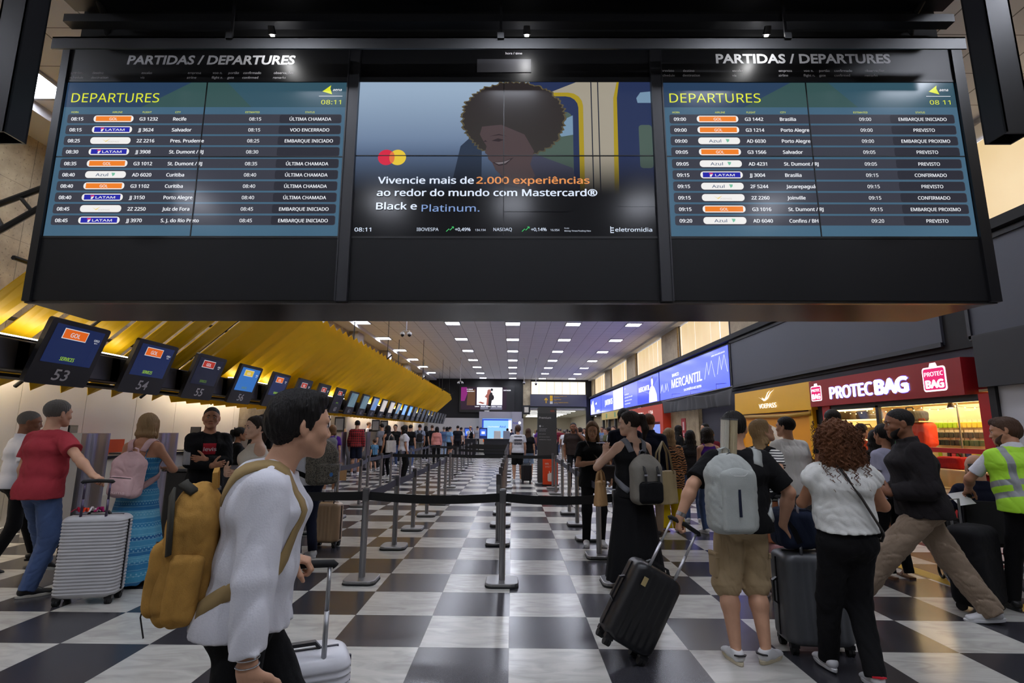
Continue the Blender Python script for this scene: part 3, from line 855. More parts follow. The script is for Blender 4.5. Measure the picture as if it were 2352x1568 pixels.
def stone_material(name, a, b, seam_u=1.6, seam_v=0.9):
    g = G(name)
    X, Y, Z = g.xyz()
    n1 = g.n('TexNoise', i_Scale=2.2, i_Detail=7.0, i_Roughness=.65); g.l(g.tc.outputs['Object'], n1.inputs['Vector'])
    n2 = g.n('TexNoise', i_Scale=26.0, i_Detail=4.0); g.l(g.tc.outputs['Object'], n2.inputs['Vector'])
    rp = g.n('ValToRGB'); g.l(n1.outputs[0], rp.inputs[0]); e = rp.color_ramp.elements
    e[0].position = .3; e[0].color = (*lin(a), 1); e[1].position = .7; e[1].color = (*lin(b), 1)
    pit = g.math('LESS_THAN', n2.outputs[0], 0.36)
    c = g.mix(g.math('MULTIPLY', pit, .55), rp.outputs[0], tuple(int(v * .5) for v in a))
    def edge(q, p):
        fr = g.math('FRACT', g.math('DIVIDE', g.math('ADD', q, 100 * p), p)); d = g.math('ABSOLUTE', g.math('SUBTRACT', fr, 0.5)); return g.math('GREATER_THAN', d, 0.496)
    c = g.mix(g.math('MULTIPLY', g.math('MAXIMUM', edge(Y, seam_u), edge(Z, seam_v)), .6), c, tuple(int(v * .45) for v in a))
    g.l(c, g.b.inputs['Base Color']); g.b.inputs['Roughness'].default_value = .55
    return g.m
STONE = stone_material('travertine', (128, 116, 94), (176, 162, 134))
STONE2 = stone_material('travertine_pier', (138, 120, 90), (176, 156, 122), 3.0, 1.2)
BLACK = mat('black_steel', (20, 20, 23), .38)
BLACKM = mat('black_matte', (14, 14, 16), .75)
DGREY = mat('dark_grey_panel', (60, 62, 72), .5)
STEEL = mat('brushed_steel', (168, 168, 172), .3, 1.0, bump=('noise', 60, .05, (1, 1, .05)))
CHROME = mat('chrome', (200, 200, 205), .12, 1.0)
WHITEP = mat('white_panel', (228, 223, 212), .5)
def structure(name, mb, m, **k): return tag(mb.build(name, m, **k), kind='structure')

structure('floor', MB().box(-8.6, 9.4, -7, 78, -.1, 0), floor_material())
structure('floor_marking', MB().box(4.58, 4.78, -3, 38, 0, .0012), mat('yellow_floor_paint', (176, 138, 26), .5))
structure('ceiling', MB().box(-8.3, 8.0, -7, YE + .3, CEIL, CEIL + .2), ceiling_material())
structure('wall_left', MB().box(XL - .3, XL, -7, YE + .3, 0, CEIL), STONE)
structure('wall_right', MB().box(XR, XR + .3, -7, 7.68, 0, CEIL).box(XR, XR + .3, 12.7, YE + .3, 0, CEIL).box(XR, XR + .3, 7.68, 12.7, 2.26, CEIL), STONE2)
structure('wall_back', MB().box(-8.3, 8.0, -7.2, -7, 0, CEIL), mat('back_wall', (120, 112, 100), .8))
# white cladding behind the counters, with strips of stone left open between
m = MB()
for a, b in ((-2, 15.2), (17, 22.9), (25.2, 30.5), (33.6, 38.3), (42.2, 47.2)):
    y = a
    while y < b - .05:
        e = min(y + 1.3, b); m.box(XL, XL + .06, y + .006, e - .006, 0, 2.75); y = e
structure('trim_1', m, WHITEP)
m = MB()
for y in (19.9, 25.3, 31.4, 37.5, 43.6): m.box(XL, XL + .45, y - .5, y + .5, 2.8, CEIL)
structure('trim_2', m, mat('pale_pier', (150, 146, 142), .7))
# ceiling edge bulkheads
structure('trim_3', MB().box(XL, XL + .7, -7, YE, CEIL - .16, CEIL), mat('pale_plaster', (190, 190, 194), .8))
structure('trim_4', MB().box(XR - .45, XR, -7, YE, CEIL - .1, CEIL), mat('pale_plaster', (190, 190, 194), .8))

# ---- ceiling lights
PANEL = emis('light_diffuser', (236, 241, 255), PANEL_LIGHT)
FRAME = mat('light_frame', (150, 150, 154), .5)
first_light = None
cols = [(-6.96, 'leftmost'), (-2.80, 'second'), (-.03, 'middle'), (2.74, 'fourth'), (5.51, 'rightmost')]
for r in range(6, -8, -1):
    for c, (x, cn) in enumerate(cols):
        y = 23.37 + 4.163 * r
        if r == -7 or (x, r) == (-6.96, 6): continue
        if r in (-4,) and c in (1, 2, 3): continue
        if first_light is None:
            t = empty('ceiling_light', (x, y, CEIL))
            f = MB(); a, b = .36, .315
            for q in ((-a, a, -a, -b), (-a, a, b, a), (-a, -b, -b, b), (b, a, -b, b)): f.box(q[0], q[1], q[2], q[3], -.035, -.001)
            fo = f.build('frame', FRAME, t); do = MB().box(-b, b, -b, b, -.012, -.001).build('diffuser', PANEL, t)
            first_light = (t, fo, do)
        else:
            t = first_light[0].copy(); COL.objects.link(t); t.location = (x, y, CEIL)
            for p in first_light[1:]:
                k = p.copy(); COL.objects.link(k); k.parent = t
        tag(t, 'square white ceiling light, %s row from the end wall, %s of the five columns' % (ORD[6 - r], cn), 'light', 'square ceiling lights')

# ---- slatted yellow canopy on the left
YEL = mat('yellow_painted_metal', (238, 188, 14), .42, var=(1.5, .08))
m = MB()
y = 5.95; k = 0
while y < 41.2:
    w_ = .40 if y < 10.6 else .515
    Hi, Lo = Vector((-4.8, y, 4.25)), Vector((-7.05, y, 2.24))
    ax = (Lo - Hi).normalized(); nn = Vector((ax.z, 0, -ax.x)); nn = nn if nn.z < 0 else -nn      # faces the floor
    t = .01 if y < 10.6 else .16
    A, B_ = Hi - nn * t, Hi + nn * t + Vector((0, w_, 0)) + ax * .22
    C_, D_ = Lo + nn * t + Vector((0, w_, 0)), Lo - nn * t
    tip = (C_ + D_) / 2 + ax * .22 + nn * .03
    o = nn * -.012
    m.add([A, B_, C_, tip, D_, A + o, B_ + o, C_ + o, tip + o, D_ + o], [(0, 1, 2, 3, 4), (9, 8, 7, 6, 5)] + [(i, i + 5, (i + 1) % 5 + 5, (i + 1) % 5) for i in range(5)])
    y += .53; k += 1
can = tag(m.build('canopy', YEL), 'long yellow slatted canopy sloping down over the check-in counters', 'canopy')
for yy in (6.4, 7.6, 10.2, 12.6, 20, 28, 36, 40.8):
    b = MB().tube([(-4.72, yy, 4.42), (-7.3, yy, 2.12)], .028, 8)
    b.build('support_bar', BLACKM, can)
for x_, z_ in ((-5.3, 3.98), (-5.95, 3.40), (-6.6, 2.82)):
    MB().tube([(x_, 5.9, z_ + .12), (x_, 41.2, z_ + .12)], .03, 6).build('purlin', BLACKM, can)
for yy in (6, 12, 20, 28, 36, 40):
    MB().cyl((-4.9, yy, 4.3), .012, CEIL - 4.3, 8).build('hanger', BLACKM, can)
    MB().box(XL, -7.0, yy - .03, yy + .03, 2.3, 2.36).build('bracket', BLACKM, can)

# ---- black lattice girder at the far left
t = empty('lattice_truss', (-5.6, 5.6, 4.1), 0, 'black lattice truss at the far left edge, before the stone wall', 'truss')
for p, q in (((-1.2, 0, -.42), (.9, 0, .48)), ((-1.2, 0, -1.0), (.9, 0, .42))): MB().tube([p, q], .035, 8).build('chord', BLACK, t)
for a in (-1.1, -.75, -.4, -.1): MB().tube([(a, 0, -.42 + (a + 1.2) * .4286), (a + .18, 0, -1.0 + (a + 1.38) * .676)], .022, 6).build('brace', BLACK, t)
MB().cyl((.6, 0, .35), .02, 2.0, 8).build('hanger', BLACK, t)
MB().box(-2.42, -1.15, -.03, .03, -.95, -.45).build('wall_bracket', BLACK, t)
sp = empty('wall_speaker', (XL + .12, 8.55, 6.02), 0, 'small white loudspeaker box high on the stone wall under the ceiling', 'speaker')
MB().rbox(-.12, .13, -.14, .14, -.2, .2, .03).build('body', mat('white_plastic', (200, 200, 202), .5), sp)
MB().box(.1305, .136, -.11, .11, -.17, .17).build('grille', mat('speaker_cloth', (150, 150, 150), .9), sp)

# ---- windows along the right wall above the signs
BLIND = None
def blind_material():
    g = G('daylit_blind'); X, Y, Z = g.xyz()
    wv = g.n('TexWave', i_Scale=.9, i_Distortion=.6); wv.bands_direction = 'Y'; g.l(g.tc.outputs['Object'], wv.inputs['Vector'])
    nz = g.n('TexNoise', i_Scale=1.3); g.l(g.tc.outputs['Object'], nz.inputs['Vector'])
    c = g.mix(g.math('MULTIPLY', nz.outputs[0], .8), (236, 210, 160), (214, 178, 122))
    g.l(c, g.b.inputs['Emission Color']); g.b.inputs['Emission Strength'].default_value = .95  # daylight coming through the blind is put in as its own emission
    g.b.inputs['Base Color'].default_value = (.4, .36, .3, 1); g.b.inputs['Roughness'].default_value = .9
    return g.m
BLIND = blind_material()
DAY = emis('daylight', (246, 246, 255), 1.6)
WFR = mat('window_frame', (46, 42, 40), .5)
for i, yc in enumerate((20.5, 28.7, 36.9, 45.1, 12.3, 5.4)):
    n = i + 1
    o = structure('window_%d' % n, MB().box(XR - .04, XR - .02, yc - 2.7, yc + 2.7, 4.86, 6.30), DAY)
    rg = random.Random(n); y = yc - 2.66; k = 0
    while y < yc + 2.6:
        wd = .86; gap = .035 if rg.random() < .3 else -.0
        f = MB(); pts = []
        for q in range(9):
            yy = y + (wd - gap) * q / 8; pts.append((XR - .07 - .012 * math.sin(q * math.pi / 4 + k), yy))
        for q in range(8):
            a, b = pts[q], pts[q + 1]; f.add([(a[0], a[1], 4.87), (b[0], b[1], 4.87), (b[0], b[1], 6.28), (a[0], a[1], 6.28)], [(0, 1, 2, 3)])
        f.build('window_blind', BLIND, o, smooth=True); y += wd + .012; k += 1
    f = MB()
    f.box(XR - .12, XR, yc - 2.76, yc - 2.68, 4.8, 6.34).box(XR - .12, XR, yc + 2.68, yc + 2.76, 4.8, 6.34).box(XR - .14, XR, yc - 2.76, yc + 2.76, 4.78, 4.87)
    f.build('window_frame', WFR, o)
m = MB()
for yc in (24.6, 32.8, 41, 49, 16.4, 9.0):
    h_ = .5 if yc == 9.0 else 1.2; m.box(XR - .16, XR, yc - h_, yc + h_, 4.7, 6.32)
structure('trim_5', m, STONE2)
# dark soffit and shop wall under the sign band
structure('trim_6', MB().box(7.2, XR, -3, YE, 4.62, 4.78).box(7.38, XR, -3, YE, 2.95, 4.62), BLACKM)
structure('trim_7', MB().box(7.42, XR, -3, 7.68, 0, 3.0).box(7.42, XR, 12.7, 16.2, 0, 3.0).box(7.42, XR, 7.68, 12.7, 2.26, 3.0).box(7.45, XR, 16.2, 33, 0, 3.0), mat('navy_hoarding', (44, 44, 58), .6))

# ---- end wall
structure('wall_end', MB().box(-8.3, 1.0, YE, YE + .3, 0, CEIL).box(6.95, 8, YE, YE + .3, 0, CEIL).box(1.0, 6.95, YE, YE + .3, 3.8, CEIL), mat('end_wall_black', (18, 18, 21), .7))
structure('trim_8', MB().box(-8.3, 1.0, YE - .05, YE, 0, 2.72), mat('end_wall_white', (196, 194, 194), .6))
structure('trim_9', MB().box(.98, 1.68, YE - .12, YE, 3.9, CEIL), STONE)
o = structure('window_7', MB().box(1.75, 6.9, YE - .06, YE, 5.02, 6.2), emis('daylight_end', (255, 246, 224), 1.3))
for k in range(7): MB().box(1.75 + k * .736 - .012, 1.75 + k * .736 + .012, YE - .1, YE - .06, 5.02, 6.2).build('mullion', mat('mullion', (190, 160, 120), .6), o)
# corridor beyond the end wall
structure('ceiling_corridor', MB().box(1.0, 8.8, YE + .3, 78, 3.55, 3.7), mat('corridor_ceiling', (226, 224, 214), .8))
structure('wall_corridor', MB().box(.8, 1.0, YE + .3, 78, 0, 3.6).box(8.6, 8.8, YE + .3, 78, 0, 3.6).box(.8, 8.8, 77.7, 78, 0, 3.6), mat('corridor_wall', (206, 198, 184), .7))
for k in range(6):
    t = empty('corridor_light', (4.0, 52 + k * 4.2, 3.55), 0, 'long corridor ceiling light beyond the end wall, %s one in' % ORD[k], 'light', 'corridor lights')
    MB().box(-2.2, 2.2, -.25, .25, -.03, -.001).build('diffuser', emis('corridor_diffuser', (250, 250, 244), 12), t)
    MB().box(-2.26, 2.26, -.31, .31, -.02, -.0005).build('frame', FRAME, t)
# ------------------------------------------------------------------ the big departure board and its gantry
TH = 0.00835
BO = Vector((0, 4.5, 2.68))
def board_root(name, label, cat):
    e = empty(name, BO, 0, label, cat); e.rotation_euler = (0, -TH, 0); return e
bd = board_root('departure_board', 'huge black hanging departure board with three screens', 'departure board')
FR = (Vector((0, 0, 0)), Vector((1, 0, 0)), Vector((0, 0, 1)), Vector((0, -1, 0)))      # face frame: x right, z up, out of the face = -y
def at_depth(d): return (Vector((0, -d, 0)), FR[1], FR[2], FR[3])
GLOSSB = mat('board_black_gloss', (17, 17, 20), .42, spec=.5)
PANELB = mat('board_black_panel', (24, 24, 26), .45, spec=.25)
m = MB(); m.box(-4.36, 4.32, .03, .56, 0.02, 2.54); m.build('housing', BLACKM, bd)
m = MB(); m.add([(-4.37, 0, .0), (4.31, 0, .0), (4.0, .55, -.06), (-4.2, .55, -.06)], [(3, 2, 1, 0)])
m.box(-4.37, 4.31, .0, .05, -.012, .012); m.build('underside', mat('board_underside', (92, 90, 90), .25, .9), bd)
m = MB()
for x0, x1 in ((-4.37, -4.30), (4.23, 4.33)): m.box(x0, x1, -.03, .1, 0, 2.55)
m.box(-4.37, 4.33, -.02, .1, 2.53, 2.57); m.box(-4.3, 4.23, -.012, .03, .59, .612); m.box(-4.3, 4.23, -.012, .03, 2.17, 2.19)
m.build('frame', BLACK, bd)
for x in (-1.592, 1.310):
    MB().box(x, x + .112, -.035, .1, 0, 2.54).box(x + .1, x + .112, -.045, -.035, 0, 2.54).box(x, x + .012, -.045, -.035, 0, 2.54).build('divider', mat('divider_grey', (44, 44, 48), .4), bd)
for x0, x1 in ((-4.3, -1.595), (-1.478, 1.308), (1.424, 4.23)):
    MB().box(x0, x1, -.008, .03, 0.012, .59).build('lower_panel', PANELB, bd)
    MB().box(x0, x1, -.008, .03, 2.19, 2.53).build('header_panel', GLOSSB, bd)
hdr = mat('header_lettering', (236, 236, 240), .7)
m = MB()
put_text(m, 'PARTIDAS / DEPARTURES', -3.748, 2.36, .095, at_depth(.0095), 1.63, bold=.03, shear=.12, inter=False)
m.build('title_lettering', hdr, bd); m = MB(); put_text(m, 'PARTIDAS / DEPARTURES', 1.957, 2.375, .098, at_depth(.0095), 1.69, bold=.03, inter=False)
m.build('title_lettering', hdr, bd); m = MB()
cols_ = [('previsto', 'schedule', 0), ('destino', 'destination', .207), ('escalas', 'via', .683), ('empresa', 'airline', 1.13), ('voo n.', 'flight n.', 1.37), ('port\u00e3o', 'gate', 1.52), ('confirmado', 'confirmed', 1.665), ('observa\u00e7\u00f5es', 'remarks', 1.96)]
for x0, z0, shr in ((-4.275, 2.255, .12), (1.425, 2.28, 0)):
    for a, b, dx in cols_:
        put_text(m, a, x0 + dx, z0, .027, at_depth(.0095), shear=shr, inter=False); put_text(m, b, x0 + dx - .005, z0 - .05, .027, at_depth(.0095), shear=shr, inter=False)
put_text(m, 'hora / time', .0, 2.468, .026, at_depth(.0095), inter=False, align='c')
m.build('caption_lettering', hdr, bd)
MB().box(-.355, .166, -.014, -.008, 2.272, 2.413).build('clock_window', mat('clock_window', (92, 92, 98), .45), bd)

def glossy_emit(name, c, s=1.0, ramp=None):
    return mat(name, c, .22, emit=s, coat=0.0)
def dep_material():
    g = G('departures_background'); X, Y, Z = g.xyz()
    nz = g.n('TexNoise', i_Scale=.8); g.l(g.tc.outputs['Object'], nz.inputs['Vector'])
    c = g.mix(nz.outputs[0], (62, 96, 122), (82, 118, 142))
    g.l(c, g.b.inputs['Emission Color']); g.b.inputs['Emission Strength'].default_value = .85
    g.b.inputs['Base Color'].default_value = (.01, .01, .01, 1); g.b.inputs['Roughness'].default_value = .16; g.b.inputs['Specular IOR Level'].default_value = .2
    return g.m
DEPBG = dep_material()
HB1, HB2, HB3 = emis('header_navy', (44, 68, 98), .85), emis('header_teal', (54, 88, 104), .85), emis('header_green', (58, 88, 88), .85)
ROWB, STAB = emis('row_grey', (64, 66, 78), .8), emis('status_grey', (48, 49, 60), .8)
YTXT, WTXT = emis('lime_text', (222, 230, 50), 1.0), emis('white_text', (236, 238, 244), 1.0)
GORG, LBLUE, PWHITE = emis('orange_badge', (238, 128, 40), 1.0), emis('blue_badge', (36, 38, 165), 1.0), emis('white_badge', (240, 238, 236), 1.0)
AZB, VOP, PNK, LGR = emis('navy_text', (40, 70, 110), 1.0), emis('pale_yellow', (236, 206, 110), 1.0), emis('pink_mark', (220, 60, 110), 1.0), emis('green_mark', (120, 190, 160), 1.0)
BEZ = mat('bezel', (8, 8, 10), .35)
def departures(name, x0, x1, rows, vx, hz, sx, colon, label_hint):
    """x0..x1 is the lit screen; sx maps the left board's columns to this board"""
    z0, z1 = .612, 2.165
    sc_ = MB().box(x0, x1, -.006, .0, z0, z1).build(name, DEPBG, bd)
    f = at_depth
    W = x1 - x0; k = W / 2.70
    def X(v): return x0 + (v + 4.29) * k
    hb = 1.905
    m = MB(); shape(m, [(x0, hb), (X(-3.55), hb), (X(-3.1), z1), (x0, z1)], f(.0065)); m.cur = 1
    shape(m, [(X(-3.55), hb), (X(-2.5), hb), (X(-2.75), z1), (X(-3.1), z1)], f(.0068)); m.cur = 2
    shape(m, [(X(-2.5), hb), (x1, hb), (x1, z1), (X(-2.75), z1)], f(.0066)); m.cur = 1
    m.build('title_band', [HB1, HB3, HB2], sc_)
    m = MB()
    rz = [1.783 - .1125 * i for i in range(4)] + [1.326 - .1122 * i for i in range(6)]
    for i, z in enumerate(rz): shape(m, rrect(X(-4.24), X(-1.63), z - .047, z + .047, .02), f(.0066))
    m.build('row_bar', ROWB, sc_)
    m = MB()
    for z in rz: shape(m, rrect(X(-2.22), X(-1.635), z - .043, z + .043, .02), f(.0072))
    m.build('status_box', STAB, sc_)
    y = MB()
    put_text(y, 'DEPARTURES', X(-4.23), 1.955, .118, f(.008), .84 * k, bold=.0)
    put_text(y, '08' + colon + '11', X(-1.74), 1.935, .055, f(.008), .19 * k, align='c')
    for a, b in (('HORA', -4.21), ('AIRLINE', -3.82), ('FLIGHT', -3.53), ('CITY', -3.22), ('ESTIMATED', -2.55), ('STATUS', -1.98)): put_text(y, a, X(b), 1.842, .023, f(.008))
    shape(y, [(X(-1.83), 2.07), (X(-1.755), 2.10), (X(-1.75), 2.135)], f(.008)); shape(y, [(X(-1.83), 2.07), (X(-1.735), 2.04), (X(-1.755), 2.10)], f(.008))
    y.build('lime_lettering', YTXT, sc_)
    t = MB()
    put_text(t, 'aena', X(-1.73), 2.075, .034, f(.008), bold=.02, shear=.15)
    shape(t, [(X(-1.86), 2.018), (X(-1.635), 2.018), (X(-1.635), 2.023), (X(-1.86), 2.023)], f(.008))
    t.build('logo_lettering', WTXT, sc_)
    for (tm, al, fl, ct, st), z in zip(rows, rz):
        b = z - .02; t = MB()
        put_text(t, tm, X(-4.2), b, .041, f(.009), bold=.03); put_text(t, fl, X(-3.55), b, .041, f(.009), bold=.03)
        put_text(t, ct, X(-3.23), b, .041, f(.009), bold=.03); put_text(t, tm, X(-2.45), b, .041, f(.009), align='c', bold=.012)
        if st: put_text(t, st, X(-1.925), b, .040, f(.009), align='c', bold=.02)
        p = MB(); xa, xb = X(-3.99), X(-3.61)
        shape(p, rrect(xa, xb, z - .034, z + .034, .03), f(.0075)); p.cur = 1
        mats = [PWHITE]
        if al == 'GOL':
            mats += [GORG, PWHITE]; shape(p, [(xa + .022, z - .025), (xb - .022, z - .025), (xb - .022, z + .025), (xa + .022, z + .025)], f(.0082)); p.cur = 2
            put_text(p, 'GOL', (xa + xb) / 2, z - .016, .034, f(.009), align='c', bold=.01)
        elif al == 'LATAM':
            mats += [LBLUE, PWHITE, PNK]; shape(p, [(xa + .022, z - .025), (xb - .022, z - .025), (xb - .022, z + .025), (xa + .022, z + .025)], f(.0082)); p.cur = 2
            put_text(p, 'LATAM', (xa + xb) / 2 - .06, z - .014, .028, f(.009), .18, bold=.014)
            shape(p, [(xa + .085, z - .018), (xa + .1, z - .02), (xa + .115, z + .006), (xa + .09, z + .004)], f(.009)); p.cur = 3; shape(p, [(xa + .08, z + .006), (xa + .118, z + .008), (xa + .112, z + .02), (xa + .082, z + .018)], f(.009))
        elif al == 'Azul':
            mats += [AZB, LGR]; put_text(p, 'Azul', xa + .1, z - .017, .036, f(.009), .115, bold=.008); p.cur = 2
            shape(p, [(xb - .135, z + .018), (xb - .1, z + .016), (xb - .105, z - .005), (xb - .122, z - .018), (xb - .128, z)], f(.009))
        else:
            mats += [VOP, emis('faint_grey', (205, 200, 195), 1)]
            shape(p, [(xa + .11, z + .014), (xa + .145, z - .006), (xa + .19, z + .02), (xa + .15, z - .016)], f(.009)); p.cur = 2
            put_text(p, 'VOEPASS', xa + .165, z - .02, .018, f(.009), .11, bold=.01)
        p.build('airline_badge', mats, sc_); t.build('row_lettering', WTXT, sc_)
    m = MB(); m.box(vx - .005, vx + .005, -.0115, -.006, z0, z1); m.box(x0, x1, -.0115, -.006, hz - .005, hz + .005)
    m.build('bezel', BEZ, sc_)
UC, EI, EP, PV, CF = '\u00daLTIMA CHAMADA', 'EMBARQUE INICIADO', 'EMBARQUE PROXIMO', 'PREVISTO', 'CONFIRMADO'
departures('departures_screen', -4.29, -1.595, [('08:15', 'GOL', 'G3 1232', 'Recife', UC), ('08:15', 'LATAM', 'JJ 3624', 'Salvador', 'VOO ENCERRADO'), ('08:25', 'V', '2Z 2216', 'Pres. Prudente', EI), ('08:30', 'LATAM', 'JJ 3908', 'St. Dumont / RJ', ''), ('08:35', 'GOL', 'G3 1012', 'St. Dumont / RJ', UC), ('08:40', 'Azul', 'AD 6020', 'Curitiba', UC), ('08:40', 'GOL', 'G3 1102', 'Curitiba', UC), ('08:40', 'LATAM', 'JJ 3150', 'Porto Alegre', UC), ('08:45', 'V', '2Z 2250', 'Juiz de Fora', EI), ('08:45', 'LATAM', 'JJ 3970', 'S. J. do Rio Preto', EI)], -2.946, 1.392, 0, ':', '')
departures('departures_screen', 1.425, 4.22, [('09:00', 'GOL', 'G3 1442', 'Brasilia', EI), ('09:00', 'GOL', 'G3 1214', 'Porto Alegre', PV), ('09:00', 'Azul', 'AD 6030', 'Porto Alegre', EP), ('09:05', 'GOL', 'G3 1566', 'Salvador', PV), ('09:05', 'Azul', 'AD 4231', 'St. Dumont / RJ', PV), ('09:15', 'LATAM', 'JJ 3004', 'Brasilia', CF), ('09:15', 'Azul', '2F 5244', 'Jacarepagu\u00e1', PV), ('09:15', 'V', '2Z 2260', 'Joinville', CF), ('09:15', 'GOL', 'G3 1016', 'St. Dumont / RJ', EP), ('09:20', 'Azul', 'AD 6040', 'Confins / BH', PV)], 2.80, 1.399, 0, ' ', '')

# ---- the advertisement in the middle
def ad_mat(name, c, c2=None, fade=(1.0, 1.5)):
    """picture on the screen: fades to black towards its lower edge"""
    g = G('ad_' + name); X, Y, Z = g.xyz()
    r = g.n('MapRange', interpolation_type='SMOOTHSTEP'); r.inputs[1].default_value = fade[0]; r.inputs[2].default_value = fade[1]; g.l(Z, r.inputs[0])
    col = (*lin(c), 1)
    if c2:
        r2 = g.n('MapRange'); r2.inputs[1].default_value = 1.4; r2.inputs[2].default_value = 2.1; g.l(Z, r2.inputs[0]); src = g.mix(r2.outputs[0], c2, c)
    else: src = g.mix(0.0, c, c)
    g.l(g.mix(r.outputs[0], (9, 9, 13), src), g.b.inputs['Emission Color']); g.b.inputs['Emission Strength'].default_value = .9
    g.b.inputs['Base Color'].default_value = (.01, .01, .01, 1); g.b.inputs['Roughness'].default_value = .16; g.b.inputs['Specular IOR Level'].default_value = .2
    return g.m
ad = MB().box(-1.478, 1.306, -.006, 0, .612, 2.18).build('advert_screen', ad_mat('sky', (158, 180, 204), (96, 116, 148), (1.0, 1.62)), bd)
f = at_depth
def pic(name, layers, depth):
    m = MB(); mats = []
    for i, (pts, mm) in enumerate(layers):
        if mm not in mats: mats.append(mm)
        m.cur = mats.index(mm); shape(m, pts, f(depth + i * .00025))
    return m.build(name, mats, ad)
A = ad_mat
beige, yel, navy, dk, glass_ = A('beige', (166, 158, 142)), A('yellow', (170, 148, 34)), A('navy', (40, 52, 88)), A('dark', (30, 36, 52)), A('pane', (120, 150, 176))
gr = A('green', (78, 96, 88))
pic('train_picture', [
    ([(.15, 2.18), (1.306, 2.18), (1.306, .9), (.15, .9)], beige),
    ([(.15, 2.18), (.62, 2.18), (.25, 2.02), (.15, 2.05)], navy),
    (rrect(-.1, .66, .9, 2.06, .14), yel), (rrect(-.1, .615, .85, 2.02, .12), navy), (rrect(.15, .56, 1.0, 1.86, .08), gr),
    ([(.36, 1.72), (.56, 1.82), (.56, 1.62), (.45, 1.6)], glass_),
    ([(.735, .9), (.745, .9), (.745, 2.18), (.735, 2.18)], dk), ([(.80, .9), (.81, .9), (.81, 2.18), (.80, 2.18)], dk),
    ([(.93, .9), (.985, .9), (.985, 1.9), (1.02, 2.18), (.99, 2.18), (.95, 2.0)], yel),
    ([(.975, .9), (1.306, .9), (1.306, 2.18), (1.01, 2.18), (.985, 2.0)], navy),
    (rrect(1.18, 1.4 - .095, 1.28, 1.72, .03), gr), ([(1.17, 2.0), (1.21, 2.06), (1.306, 2.07), (1.306, 1.95), (1.18, 1.95)], glass_)], .0062)
rg = random.Random(9)
afro = []
for k in range(160):
    a = 2 * math.pi * k / 160; r = 1 + rg.uniform(-.05, .03)
    cx, cy, rx, ry = -.0, 1.80, .485, .37
    if math.sin(a) < -.3: ry = .42
    afro.append((cx + rx * r * math.cos(a), cy + ry * r * math.sin(a)))
hairc, halo, facec, faced, shirt = A('hair', (44, 38, 38), (52, 48, 46)), A('hair_rim', (96, 86, 60), (82, 76, 60)), A('face', (78, 64, 66), None, (.9, 1.4)), A('face_dark', (46, 36, 40), None, (.9, 1.4)), A('shirt', (70, 72, 92), None, (1.0, 1.5))
pic('passenger_picture', [
    ([(-.62, .9), (-.5, 1.5), (-.42, 1.58), (-.3, 1.5), (-.3, .9)], A('seat', (44, 56, 76))),
    ([(x * 1.04, 1.8 + (y - 1.8) * 1.03) for x, y in afro], halo), (afro, hairc),
    ([(-.15, 1.05), (-.1, 1.35), (.2, 1.42), (.55, 1.28), (.62, .95), (.5, .85), (-.1, .85)], shirt),
    ([(-.08, 1.12), (-.1, 1.36), (.12, 1.4), (.2, 1.2), (.1, 1.08)], facec),
    ([(-.32, 1.62), (-.3, 1.70), (-.12, 1.72), (.10, 1.62), (.19, 1.45), (.14, 1.27), (.02, 1.18), (-.10, 1.19), (-.17, 1.26), (-.20, 1.33), (-.24, 1.37), (-.245, 1.41), (-.27, 1.43), (-.255, 1.50), (-.29, 1.56)], facec),
    ([(-.21, 1.555), (-.15, 1.58), (-.09, 1.565), (-.14, 1.545)], faced), ([(-.23, 1.60), (-.14, 1.625), (-.06, 1.60), (-.14, 1.612)], faced),
    ([(-.29, 1.545), (-.265, 1.56), (-.25, 1.545)], faced),
    ([(-.20, 1.335), (-.10, 1.345), (-.0, 1.385), (-.07, 1.315), (-.14, 1.30)], faced),
    ([(-.18, 1.333), (-.10, 1.34), (-.03, 1.365), (-.08, 1.325), (-.14, 1.315)], A('teeth', (120, 112, 116), None, (.9, 1.4)))], .0105)
for nm, cx, c in (('logo_disc', -1.192, (214, 40, 68)), ('logo_disc', -1.085, (232, 200, 60))):
    m = MB(); shape(m, circle(cx, 1.384, .078), f(.0142)); m.build(nm, emis('disc', c, .95), ad)
m = MB(); lens = [(-1.1385 + .0535 * 0 + dx, 1.384 + dy) for dx, dy in [(.0245 * math.cos(a), .057 * math.sin(a)) for a in [2 * math.pi * k / 24 for k in range(24)]]]
shape(m, lens, f(.0147)); m.build('logo_overlap', emis('disc_mid', (226, 116, 66), .95), ad)
adw, ado, adb = emis('ad_white', (222, 232, 250), 1), emis('ad_orange', (226, 146, 82), 1), emis('ad_blue', (128, 156, 206), 1)
m = MB()
put_text(m, 'Vivencie mais de', -1.257, 1.122, .081, f(.015), .885, bold=.03); put_text(m, 'ao redor do mundo com Mastercard\u00ae', -1.262, 1.0, .081, f(.015), 2.03, bold=.03); put_text(m, 'Black e', -1.262, .868, .081, f(.015), .37, bold=.03)
put_text(m, '08:11', -1.45, .655, .045, f(.015), .15, bold=.014); put_text(m, 'IBOVESPA', -.885, .66, .038, f(.015)); put_text(m, '+0,49%', -.535, .66, .038, f(.015), bold=.014); put_text(m, '134.194', -.352, .66, .024, f(.015))
put_text(m, 'NASDAQ', -.185, .66, .038, f(.015)); put_text(m, '+0,14%', .158, .66, .038, f(.015), bold=.014); put_text(m, '16.954', .335, .66, .024, f(.015))
put_text(m, 'Fonte:', .462, .682, .014, f(.015)); put_text(m, 'Money Times/Trading View', .462, .655, .017, f(.015)); put_text(m, 'eletromidia', .925, .655, .045, f(.015), .335, bold=.014)
for k in range(3): m.box(.885, .912, -.0155, -.015, .642 + k * .022, .65 + k * .022)
m.box(.88, .886, -.0155, -.015, .642, .705)
m.build('white_lettering', adw, ad)
